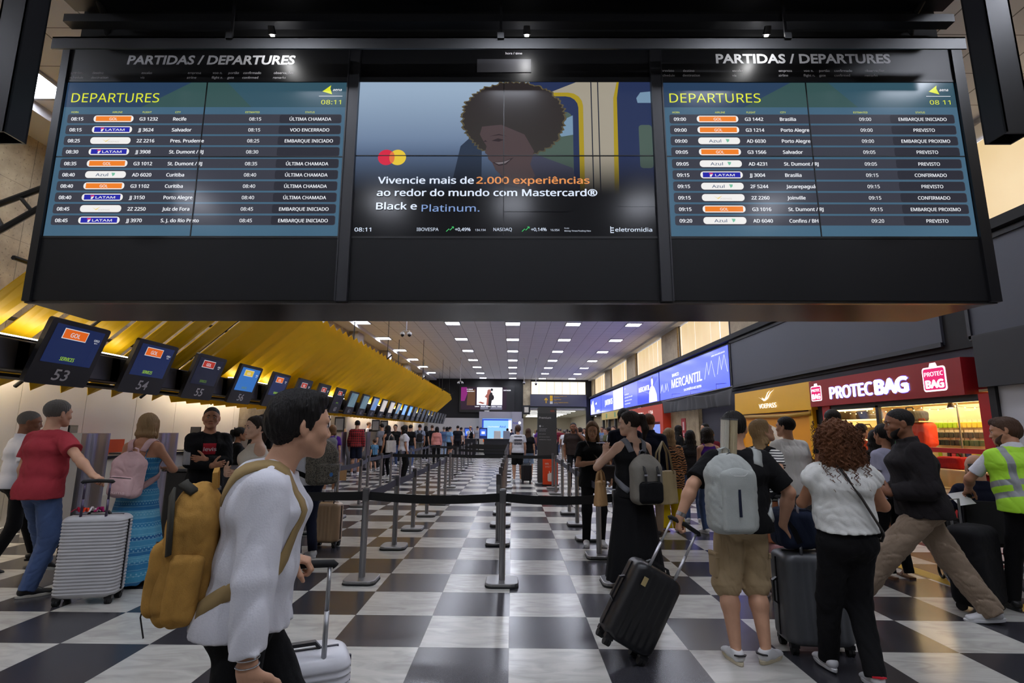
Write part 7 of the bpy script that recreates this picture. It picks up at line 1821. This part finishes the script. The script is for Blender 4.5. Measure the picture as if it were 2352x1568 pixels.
# grey suitcase with things on it
suitcase((2.22, 4.10, 0), -.06, .48, .29, .63, (84, 86, 90), 'dark grey hard suitcase between the khaki shorts man and the curly-haired woman', 'v', .36, .4, stems=(140, 140, 146))
t = empty('travel_bag', (2.12, 4.10, .71), 0, 'navy soft bag resting on the dark grey suitcase', 'bag'); S = SDF(); S.bx((0, 0, .14), (.13, .12, .14), .06); S.disp = folds(61, .008, 28); S.dmax = .012; S.build('bag_body', cloth('bag_navy', (34, 42, 62)), t, .009, (-.2, -.2, -.03), (.2, .2, .33)); MB().tube([(-.08, -.12, .2), (-.02, -.128, .05)], .01, flat=(.04, .005), up=(0, -1, 0)).build('panel', BLK, t); MB().tube([(-.06, 0, .27), (0, 0, .33), (.06, 0, .27)], .008, 6).build('handle', BLK, t)
t = empty('draped_jacket', (2.33, 4.03, .71), 0, 'purple jacket draped over the dark grey suitcase handle', 'jacket'); S = SDF(); S.ec((0, .0, -.02), (0, .03, .27), (.075, .05), (.05, .035), x=(1, 0, 0)); S.rc((.03, -.03, .0), (.05, -.02, .2), .035, .03); S.disp = folds(63, .010, 34, (1, 1, .2)); S.dmax = .016; S.build('cloth', cloth('plum', (92, 50, 72)), t, .008, (-.2, -.15, -.1), (.2, .15, .36)); MB().tube([(-.02, -.05, .24), (.02, -.052, .1), (.03, -.055, 0)], .004, 5).build('zip', BLACK, t)
# striped woman
L12, Z12 = (2.46, 5.22, 0), -.95
pr, J = person('woman in striped T-shirt with long blonde hair looking up at the board', L12, Z12, 1.68, 'f', .0085, 'light', ('longback', 'blonde'), look=(-.55, .30), build=1.02, top=dict(kind='tee', name='tshirt', mat=stripes('breton', (214, 212, 206), (40, 40, 46), 42, 2, .52), sleeve=.55, ease=.02, hem=.0), bottom=dict(kind='dress', name='skirt', mat=cloth('rust', (126, 76, 50)), hemz=.56, hem=(.22, .2), rise=.12), shoes=dict(mat=SNK),
    hands={1: dict(q=local_of(L12, Z12, (2.62, 5.02, .965)), d=ldir(Z12, (.8, -.3, -.3)), n=ldir(Z12, (0, 0, -1)))}, poles={1: (.6, -1, -.3)})
b_ = backpack('backpack', (2.36, 5.30, .90), Z12, .26, .12, .40, BLK, 'black backpack strapped over the striped T-shirt', wearer=J, seed=71, gap=.10)
suitcase((2.60, 5.08, 0), -.2, .40, .24, .52, (150, 104, 104), 'dusty pink suitcase beside the woman in the striped T-shirt', 'v', .38)
t = empty('draped_jacket', (2.75, 5.1, .64), 0, 'dark grey jacket draped over the pink suitcase', 'jacket'); S = SDF(); S.ec((-.05, 0, .02), (.05, 0, .24), (.14, .08), (.08, .06)); S.rc((.1, 0, .1), (.2, -.02, -.05), .06, .04); S.disp = folds(73, .012, 30); S.dmax = .018; S.build('cloth', DRK, t, .01, (-.3, -.2, -.15), (.35, .2, .4)); MB().tube([(-.1, -.08, .2), (0, -.1, .05)], .01, flat=(.02, .004)).build('zip', BLACK, t)
person('man in plain white T-shirt and glasses in front of the yellow booth', (3.5, 6.72, 0), .25, 1.75, 'm', .0095, 'light', ('short', 'black'), look=(.45, .02), build=1.08, top=dict(kind='tee', name='tshirt', mat=cloth('bright_white', (228, 226, 222)), ease=.04, sleeve=.75, hem=-.14, fold=.007), bottom=dict(kind='shorts', mat=GRYC, frac=.95), shoes=dict(mat=SNK))
# curly woman
L13, Z13 = (2.18, 3.55, 0), -.06
WTOP = mat('cloth_white_top', (214, 214, 210), .9, bump=('noise', 140, .15))
pr, J = person('woman with curly auburn hair in white cap-sleeved top and black trousers', L13, Z13, 1.63, 'f', .0075, 'tan', ('curly', 'auburn'), look=(.05, 0), build=1.1, feet=[(-.07, .22, .0, .05, 0), (.07, -.05, .02, -.1, -.15)],
    top=dict(kind='top', name='blouse', mat=WTOP, sleeve=.28, cap=True, ease=.035, hem=.045, fold=.010, flare=-.01), bottom=dict(kind='trousers', mat=BLK, wide=1.08, fold=.007), shoes=dict(mat=SNK),
    hands={-1: dict(q=local_of(L13, Z13, (2.17, 3.93, 1.07)), d=ldir(Z13, (-.1, .9, -.3)), n=ldir(Z13, (.1, -.1, -1))), 1: ((.14, .24, 1.06), (-.9, .4, .1), (0, -.3, -1), 'relax')}, poles={-1: (-1, -.7, -.5), 1: (1, -.55, -.5)})
U = J['U']; STR = mat('strap_dark', (34, 26, 22), .5, bump=('wave', 120, .4))
MB().tube([U(-.075, .08, 1.44), U(-.085, .0, 1.515), U(-.075, -.085, 1.47), U(-.04, -.155, 1.37), U(.03, -.175, 1.24), U(.11, -.165, 1.10), U(.18, -.13, 1.0), U(.22, -.03, .94), U(.2, .08, .93)], .01, flat=(.024, .008)).build('crossbody_strap', STR, pr, smooth=True)
for sx in (1,):
    t0, R = J['tf'][sx]; m = MB(); m.tube([Vector(t0 + R @ V3(-.03, -.045, .066)), Vector(t0 + R @ V3(-.0, -.07, .068)), Vector(t0 + R @ V3(.03, -.045, .066))], .01, flat=(.034, .008)); m.build('heel_tab', mat('heel_red', (190, 20, 40), .5), pr)
# people behind
person('tall man with cropped hair mostly hidden behind the curly-haired woman', (4.0, 6.55, 0), -.1, 1.85, 'm', .0115, 'tan', ('crop', 'dark'), top=dict(kind='tee', name='tshirt', mat=DRK), bottom=dict(kind='trousers', mat=DENIM), shoes=dict(mat=SNK))
person('shop assistant in orange top and glasses by the shop window', (5.95, 9.0, 0), -1.2, 1.72, 'm', .012, 'light', ('short', 'dark'), top=dict(kind='tee', name='tshirt', mat=cloth('orange', (206, 76, 36))), bottom=dict(kind='trousers', mat=BLK), shoes=dict(mat=SBLK))
person('dark-haired woman in pale lilac T-shirt, hair tied back, by the bearded man', (4.25, 6.02, 0), .1, 1.66, 'f', .0095, 'tan', ('bun', 'black'), top=dict(kind='tee', name='tshirt', mat=cloth('lilac', (176, 176, 200)), sleeve=.6), bottom=dict(kind='trousers', mat=BLK), shoes=dict(kind='sandal', mat=BRN))
person('woman in black with red shoes walking past the shop window', (5.05, 7.35, 0), -.9, 1.60, 'f', .0105, 'tan', ('long', 'black'), feet=[(-.08, .25, 0, 0, 0), (.1, -.22, .04, 0, -.4)], top=dict(kind='blouse', mat=BLK, sleeve=.6), bottom=dict(kind='dress', name='skirt', mat=BLK, hemz=.42, hem=(.24, .21)), shoes=dict(mat=mat('shoe_red', (150, 24, 36), .35)))
# striding man
L14, Z14 = (3.58, 4.72, 0), 1.22
pr, J = person('bearded man in black jacket and beige trousers striding to the left', L14, Z14, 1.85, 'm', .008, 'brown', ('crop', 'black'), look=(.02, .0), lean=.10, beard='black', build=1.08, drop=.07,
    feet=[(-.02, .60, .04, -.05, .30), (.10, -.45, .0, -.05, -.14)], top=dict(kind='jacket', name='jacket', mat=cloth('jacket_black', (32, 29, 31)), sleeve=1.9, ease=.045, hem=-.08, collar=.045, fold=.008), bottom=dict(kind='trousers', mat=mat('cloth_cord', (136, 118, 100), .9, bump=('noise', 60, .3, (4, 4, .4))), wide=1.32, flare=1.15, fold=.012, long=.6), shoes=dict(mat=SNK),
    hands={1: ((.16, .22, 1.02), (-.3, .7, .3), (-1, 0, 0), 'relax'), -1: ((-.16, .26, 1.05), (.3, .7, .3), (1, 0, 0), 'relax')})
# wheelchair, passenger and attendant
LW, ZW = (4.83, 5.57, 0), -.30
wc = empty('wheelchair', LW, ZW, 'black wheelchair pushed by the attendant in the yellow vest', 'wheelchair')
def ringpts(c, r, n=40): return [(c[0], c[1] + r * math.cos(2 * math.pi * k / n), c[2] + r * math.sin(2 * math.pi * k / n)) for k in range(n + 1)]
for sx in (-1, 1):
    x = sx * .29; c = (x, -.05, .30)
    m = MB(); m.tube(ringpts(c, .29), .015, 8, False); wo = m.build('wheel', BLACKM, wc, smooth=True)
    m = MB(); m.tube(ringpts((x + sx * .04, -.05, .30), .25), .009, 6, False); m.build('hand_rim', CHROME, wo, smooth=True)
    m = MB()
    for k in range(12): a = 2 * math.pi * k / 12; m.tube([c, (x, c[1] + .28 * math.cos(a), c[2] + .28 * math.sin(a))], .003, 4)
    m.cyl((x - .02, c[1], c[2]), .025, .04, 10, 'x'); m.build('spokes', CHROME, wo)
    m = MB(); m.tube(ringpts((sx * .24, .42, .085), .07, 20), .014, 8, False); m.build('front_caster', BLACKM, wc)
    MB().tube([(sx * .23, -.18, .30), (sx * .23, -.22, .92), (sx * .23, -.36, .96)], .013, 8).build('push_handle', BLACK, wc, smooth=True); MB().tube([(sx * .23, -.26, .935), (sx * .23, -.37, .962)], .019, 8).build('grip', BLACKM, wc)
    MB().tube([(sx * .23, -.2, .48), (sx * .23, .28, .48), (sx * .23, .40, .16), (sx * .2, .5, .12)], .013, 8).build('side_frame', BLACK, wc, smooth=True); MB().rbox(sx * .25 - .025, sx * .25 + .025, -.15, .22, .68, .71, .02).build('armrest', BLACKM, wc); MB().tube([(sx * .25, .18, .48), (sx * .25, .18, .68)], .011, 6).build('arm_post', BLACK, wc)
    MB().box(sx * .13 - .07, sx * .13 + .07, .42, .58, .11, .125).build('footplate', BLACK, wc)
MB().rbox(-.22, .22, -.18, .27, .46, .50, .03).build('seat', BLACKM, wc); MB().rbox(-.22, .22, -.22, -.19, .5, .90, .03, axis='y').build('backrest', BLACKM, wc); MB().tube([(-.23, -.05, .3), (.23, -.05, .3)], .013, 8).build('axle', BLACK, wc)
person('balding grey-haired man in navy shirt sitting in the wheelchair', LW, ZW, 1.70, 'm', .0095, 'light', ('bald', 'grey'), seated=True, drop=.36, look=(.1, -.15), lean=-.08, feet=[(-.12, .50, .125, .0, 0), (.12, .50, .125, 0, 0)], top=dict(kind='polo', name='shirt', mat=cloth('navy_polo', (24, 26, 44)), ease=.03, sleeve=.7, collar=.03), bottom=dict(kind='trousers', mat=DRK), shoes=dict(mat=SBLK), hands={-1: ((-.22, .22, .72), (0, 1, -.1), (0, 0, -1), 'relax'), 1: ((.22, .22, .72), (0, 1, -.1), (0, 0, -1), 'relax')})
L15, Z15 = (4.60, 4.80, 0), -.30
VEST = mat('vest_lime', (160, 214, 40), .7); REFL = mat('vest_reflector', (128, 130, 132), .45, .2)
def vest_bands(C):
    z, x, y = C[:, 2], C[:, 0], C[:, 1]
    zz = z + y * .3
    return (((zz > .98) & (zz < 1.035)) | ((zz > 1.09) & (zz < 1.145)) | ((np.abs(np.abs(x) - .115) < .026) & (z > 1.05))) * 1
qh = [local_of(L15, Z15, tuple(Matrix.Rotation(ZW, 3, 'Z') @ Vector((sx * .23, -.33, .955)) + Vector(LW))) for sx in (-1, 1)]
person('bearded attendant in lime high-visibility vest pushing the wheelchair', L15, Z15, 1.73, 'm', .0085, 'tan', ('full', 'brown'), look=(1.15, -.05), lean=.26, beard='brown', feet=[(-.12, .2, 0, .1, 0), (.12, -.25, .02, -.1, -.25)],
    top=dict(kind='shirt', mat=WHT, sleeve=.75, ease=.012, collar=.035), over=[dict(kind='vest', name='vest', mat=[VEST, REFL], sleeve=0, ease=.055, res=.6, hem=-.06, neck=.1, mi=vest_bands, fold=.007)], bottom=dict(kind='trousers', mat=BLK), shoes=dict(mat=SBLK),
    hands={-1: dict(q=qh[0], d=(.1, .75, -.5), n=(.2, -.2, -1)), 1: dict(q=qh[1], d=(-.1, .75, -.5), n=(-.2, -.2, -1))}, poles={-1: (-1, -.6, -.4), 1: (1, -.6, -.4)})
t = empty('paper_sheet', tuple(Matrix.Rotation(ZW, 3, 'Z') @ Vector((-.3, -.36, .93)) + Vector(LW)), ZW, 'sheet of white paper held at the wheelchair handle', 'paper'); MB().box(-.07, .07, -.10, .10, 0, .002).build('sheet', mat('paper', (200, 200, 198), .8), t); t.rotation_euler = (.5, -.2, ZW)
t = empty('soft_suitcase', (4.22, 5.0, 0), .5, 'black soft suitcase between the striding man and the wheelchair', 'suitcase'); S = SDF(); S.bx((0, 0, .39), (.22, .14, .34), .07); S.disp = folds(91, .006, 20); S.dmax = .01; S.build('shell', CANVAS('black_case', (26, 26, 28)), t, .012, (-.3, -.25, .0), (.3, .25, .8))
for sx in (-1, 1):
    m = MB(); wheel(m, sx * .15, .08, .04, .03); wheel(m, sx * .15, -.08, .04, .03); m.build('wheel', BLACKM, t)
MB().tube([(-.09, .1, .7), (-.09, .1, .95), (.09, .1, .95), (.09, .1, .7)], .011, 8).build('handle', mat('tube_metal', (150, 150, 152), .35, .8), t)

# white suitcase held by the man in front
t = suitcase((-.82, 2.47, 0), .42, .44, .27, .54, (206, 206, 212), 'white hard suitcase with raised handle held by the sweatshirt man', 'h', .36, .3, stems=(176, 178, 182), band=mat('zip_navy', (30, 32, 50), .5))
t.location = (-.925, 2.45, 0)
# ------------------------------------------------------------------ people further down the hall
def far(px_ratio, y, h, label, sex, top, topc, bottom, botc, hair, skin='light', rz=0, x=None, group='people in the check-in queue', **k):
    X = px_ratio * y if x is None else x
    T = dict(kind=top, mat=topc if not isinstance(topc, tuple) else cloth('far', topc), sleeve={'tee': .6, 'shirt': 1.9, 'short': .65, 'tank': 0, 'jacket': 1.9}.get(top, .6), ease=.03, name={'tee': 'tshirt', 'short': 'shirt'}.get(top, top))
    if top == 'tank': T['bare'] = True
    T.update(k.pop('T', {}))
    Bm = botc if not isinstance(botc, tuple) else cloth('far', botc)
    B = dict(kind=bottom, mat=Bm)
    if bottom == 'dress': B.update(name='skirt', hemz=k.pop('hemz', .45))
    if bottom == 'shorts': B['frac'] = .9
    cell = .0105 if y < 15 else .0135 if y < 20 else .018 if y < 28 else .024
    return person(label, (X, y, 0), rz, h, sex, cell, skin, hair, top=T, bottom=B, shoes=dict(mat=SNK if k.pop('white_shoes', True) else SBLK), group=group, **k)
PI = math.pi
pr, J = far(-.3417, 13.3, 1.65, 'woman in purple T-shirt with short streaked hair at the counter', 'f', 'tee', (76, 34, 132), 'shorts', GRYC, ('bob', 'lightbrown'), rz=.3)
b_ = backpack('backpack', (-4.50, 13.16, .98), .3, .26, .13, .36, GRYC, 'small grey backpack on the woman in the purple T-shirt', wearer=J, cell=.014)
far(-.2953, 18.5, 1.86, 'man in red checked shirt and navy shorts standing at the counter', 'm', 'shirt', plaid('red_check', (150, 32, 40), (84, 20, 28), (30, 20, 26)), 'shorts', NVY, ('short', 'black'), rz=.1)
far(0, 27.0, 1.93, 'counter clerk in white shirt with dark hair, in profile', 'm', 'short', WHT, 'trousers', NVY, ('short', 'brown'), rz=-1.5, x=-7.4, group='counter clerks', white_shoes=False)
far(0, 23.1, 1.56, 'counter clerk in white with grey-blonde hair behind the desk', 'f', 'short', WHT, 'trousers', NVY, ('bob', 'blonde'), rz=-1.4, x=-7.4, group='counter clerks', white_shoes=False)
far(-.2607, 20.4, 1.16, 'small boy in blue and black striped football shirt', 'm', 'tee', stripes('football', (96, 160, 200), (24, 26, 34), 18, 0, .5), 'shorts', BLK, ('short', 'brown'), rz=.9)
far(-.2483, 21.2, 1.79, 'man in grey T-shirt and dark cap, arms raised, in the queue', 'm', 'tee', GRYC, 'trousers', DRK, ('crop', 'black'), rz=.9)
pr = far(-.2366, 17.6, 1.69, 'woman in black tank top with long dark hair carrying a pale tote', 'f', 'tank', BLK, 'trousers', BLK, ('long', 'black'), 'tan', rz=1.0)
tote('tote_bag', (-4.0, 17.45, .78), .6, .36, .16, .42, (196, 190, 184), 'pale tote bag with pink mark on the woman in the black tank top', .22)
far(-.2047, 17.3, 1.70, 'woman in white blouse and black trousers, red scarf, in profile', 'f', 'short', WHT, 'trousers', BLK, ('long', 'black'), 'tan', rz=-1.0, white_shoes=False)
far(-.2223, 23.0, 1.78, 'man in black T-shirt facing the camera behind the queue belts', 'm', 'tee', BLK, 'trousers', DENIM, ('crop', 'black'), rz=PI - .3)
far(-.1937, 22.4, 1.77, 'man in black T-shirt and blue jeans seen from behind', 'm', 'tee', BLK, 'trousers', DENIM, ('crop', 'black'), rz=-.3)
far(-.2090, 25.5, 1.72, 'woman with tied hair and red top beside the man in blue jeans', 'f', 'tee', (126, 60, 50), 'trousers', DRK, ('pony', 'brown'), rz=.6)
pr, J = far(-.1762, 26.0, 1.83, 'man in grey shirt with a dark backpack in the queue', 'm', 'tee', (120, 130, 146), 'trousers', (110, 108, 100), ('crop', 'black'), 'tan', rz=.2)
backpack('backpack', (-4.55, 25.85, .98), .2, .28, .14, .42, DRK, 'dark backpack on the man in the grey shirt', wearer=J, cell=.02)
far(-.1650, 27.5, 1.77, 'woman in black with dark hair behind the grey shirt man', 'f', 'tee', BLK, 'trousers', BLK, ('long', 'black'), rz=-.4)
far(-.1527, 29.5, 1.83, 'man in black polo leaning at the far counter', 'm', 'tee', BLK, 'trousers', DRK, ('crop', 'brown'), rz=.5)
far(-.1435, 24.6, 1.71, 'woman in salmon pink jacket with black bob and shoulder bag', 'f', 'jacket', (196, 130, 122), 'trousers', BLK, ('bob', 'black'), rz=.1, white_shoes=False)
far(-.130, 31.5, 1.76, 'grey-haired person in denim blue shirt and pale trousers', 'm', 'tee', (78, 100, 136), 'trousers', (150, 170, 196), ('short', 'grey'), rz=.1)
far(-.1242, 34.0, 1.77, 'person with black hair beyond the pale blue shirt', 'f', 'tee', DRK, 'trousers', DRK, ('bob', 'black'), rz=.2)
far(-.119, 29.6, 1.75, 'stout man in pale blue shirt and dark shorts', 'm', 'tee', (122, 166, 210), 'shorts', DRK, ('crop', 'black'), rz=-.9, build=1.15)
far(-.1040, 30.6, 1.83, 'man in black polo shirt seen from behind before the kiosks', 'm', 'tee', (24, 26, 34), 'trousers', DRK, ('crop', 'black'), rz=.1, build=1.1)
far(-.0975, 32.0, 1.74, 'man in white shirt with shoulder strap before the kiosks', 'm', 'tee', (206, 204, 204), 'trousers', DRK, ('crop', 'dark'), rz=-.5)
pr, J = far(-.0800, 35.6, 1.86, 'bald man in white shirt with black backpack beside the left kiosk', 'm', 'tee', WHT, 'trousers', DRK, ('bald', 'brown'), rz=.8)
backpack('backpack', (-2.72, 35.5, 1.0), -.8, .3, .16, .45, BLK, 'black backpack on the bald man beside the left kiosk', wearer=J, cell=.024)
far(-.0665, 38.6, 1.88, 'dark-haired person between the two kiosks', 'm', 'tee', (150, 150, 158), 'trousers', DRK, ('crop', 'black'), rz=.1)
far(-.0600, 39.5, 1.8, 'person in white behind the right kiosk', 'm', 'tee', WHT, 'trousers', DRK, ('short', 'dark'), rz=.4)
far(-.0095, 43.5, 1.76, 'attendant in dark uniform before the lit airline screen', 'f', 'shirt', (30, 34, 64), 'trousers', NVY, ('long', 'black'), rz=1.0, white_shoes=False)
far(-.002, 44.5, 1.7, 'person in dark blue beside the attendant at the lit screen', 'm', 'tee', (36, 40, 60), 'trousers', DRK, ('crop', 'black'), rz=-.5)
PRT = mat('cloth_print', (96, 96, 104), .9, var=(40, .5))
far(0, 16.55, 1.72, 'boy in white T-shirt with black print on the back and black shorts', 'm', 'tee', [WHT, PRT], 'shorts', BLK, ('full', 'brown'), 'light', rz=.05, x=.17, group='people on the aisle', fine=False,
    T=dict(mi=lambda C: ((C[:, 1] < -.04) & (np.abs(C[:, 0]) < .12) & (((C[:, 2] > 1.13) & (C[:, 2] < 1.2)) | ((C[:, 2] > 1.23) & (C[:, 2] < 1.30)) | ((C[:, 2] > 1.35) & (C[:, 2] < 1.39)))) * 1))
far(0, 17.45, 1.64, 'girl with long dark hair in black top and light denim shorts', 'f', 'tee', BLK, 'shorts', LDEN, ('long', 'brown'), rz=-.1, x=.52, group='people on the aisle')
suitcase((.44, 16.35, 0), 0, .32, .22, .50, (24, 24, 28), 'small black upright suitcase beside the boy in the white T-shirt', 'v', .2)
far(.1154, 14.6, 1.79, 'man in dark brown shirt with badge holding a phone to his ear', 'm', 'short', (50, 40, 38), 'trousers', (26, 26, 30), ('crop', 'black'), 'brown', rz=PI - .1, beard='black', group='people on the aisle', white_shoes=False,
    hands={-1: ((-.12, .16, 1.5), (.0, .1, 1), (.8, -.3, 0), 'relax')}, poles={-1: (-1, .3, -1)})
far(.1283, 18.0, 1.68, 'person in white T-shirt and navy trousers right of the man on the phone', 'm', 'tee', WHT, 'trousers', NVY, ('short', 'dark'), rz=.1, group='people on the aisle')
# crowd at the corridor mouth
rg = random.Random(77)
tops = [('burgundy', (110, 34, 44)), ('navy', (34, 38, 60)), ('grey', (110, 112, 118)), ('black', (26, 26, 28)), ('white', (200, 200, 202)), ('teal', (50, 90, 100)), ('beige', (160, 140, 116)), ('purple', (84, 44, 120)), ('denim blue', (80, 104, 140)), ('olive', (90, 92, 66))]
spots = [(.0475, 34), (.053, 29), (.063, 31), (.068, 38), (.076, 26), (.083, 33), (.091, 37), (.099, 28.5), (.104, 41), (.112, 34), (.121, 30), (.128, 39), (.137, 27), (.144, 35), (.151, 24.5), (.158, 32), (.170, 28), (.176, 23), (.183, 20), (.192, 19), (.0435, 42), (.058, 44), (.073, 46), (.088, 44), (.108, 47), (.134, 45), (.149, 42), (.163, 37)]
hairs = [('crop', 'black'), ('long', 'dark'), ('short', 'brown'), ('bob', 'black'), ('pony', 'dark'), ('long', 'blonde'), ('crop', 'dark'), ('short', 'grey')]
hn = {('crop', 'black'): 'cropped black hair', ('long', 'dark'): 'long dark hair', ('short', 'brown'): 'short brown hair', ('bob', 'black'): 'a black bob', ('pony', 'dark'): 'a dark ponytail', ('long', 'blonde'): 'long blonde hair', ('crop', 'dark'): 'cropped dark hair', ('short', 'grey'): 'short grey hair'}
used = set(); order = sorted(range(len(spots)), key=lambda i: spots[i][0])
for rank, i in enumerate(order):
    r, y = spots[i]
    for tries in range(60):
        tp, hr = rg.choice(tops), rg.choice(hairs)
        if (tp[0], hr) not in used: break
    used.add((tp[0], hr)); f = hr[0] in ('long', 'bob', 'pony')
    far(r, y, rg.uniform(1.62, 1.82), 'person in %s top with %s, %s from left in the corridor crowd' % (tp[0], hn[hr], ORD[rank]), 'f' if f else 'm', 'tee', tp[1], 'trousers', rg.choice([NVY, DRK, DENIM, BEI]), hr, rg.choice(['light', 'tan', 'brown']), rz=rg.choice([0, .3, -.3, PI, 2.6]), group='crowd at the corridor mouth')
t = empty('paper_bag', (-4.29, 13.28, .30), .3, 'brown paper bag hanging from the hand of the woman in purple', 'bag'); t.scale = (1.35, 1.35, 1.22)
m = MB(); m.add([(-.12, -.06, 0), (.12, -.06, 0), (.12, .06, 0), (-.12, .06, 0), (-.125, -.07, .26), (.125, -.06, .27), (.12, .06, .26), (-.12, .07, .27)], [(0, 3, 2, 1), (0, 1, 5, 4), (1, 2, 6, 5), (2, 3, 7, 6), (3, 0, 4, 7)])
m.build('bag_body', mat('kraft', (168, 132, 92), .9, bump=('noise', 20, .4)), t)
for sy in (-.055, .055): MB().tube([(-.05, sy, .26), (-.04, sy, .34), (.04, sy, .34), (.05, sy, .26)], .004, 5).build('handle', mat('kraft', (168, 132, 92), .9, bump=('noise', 20, .4)), t)
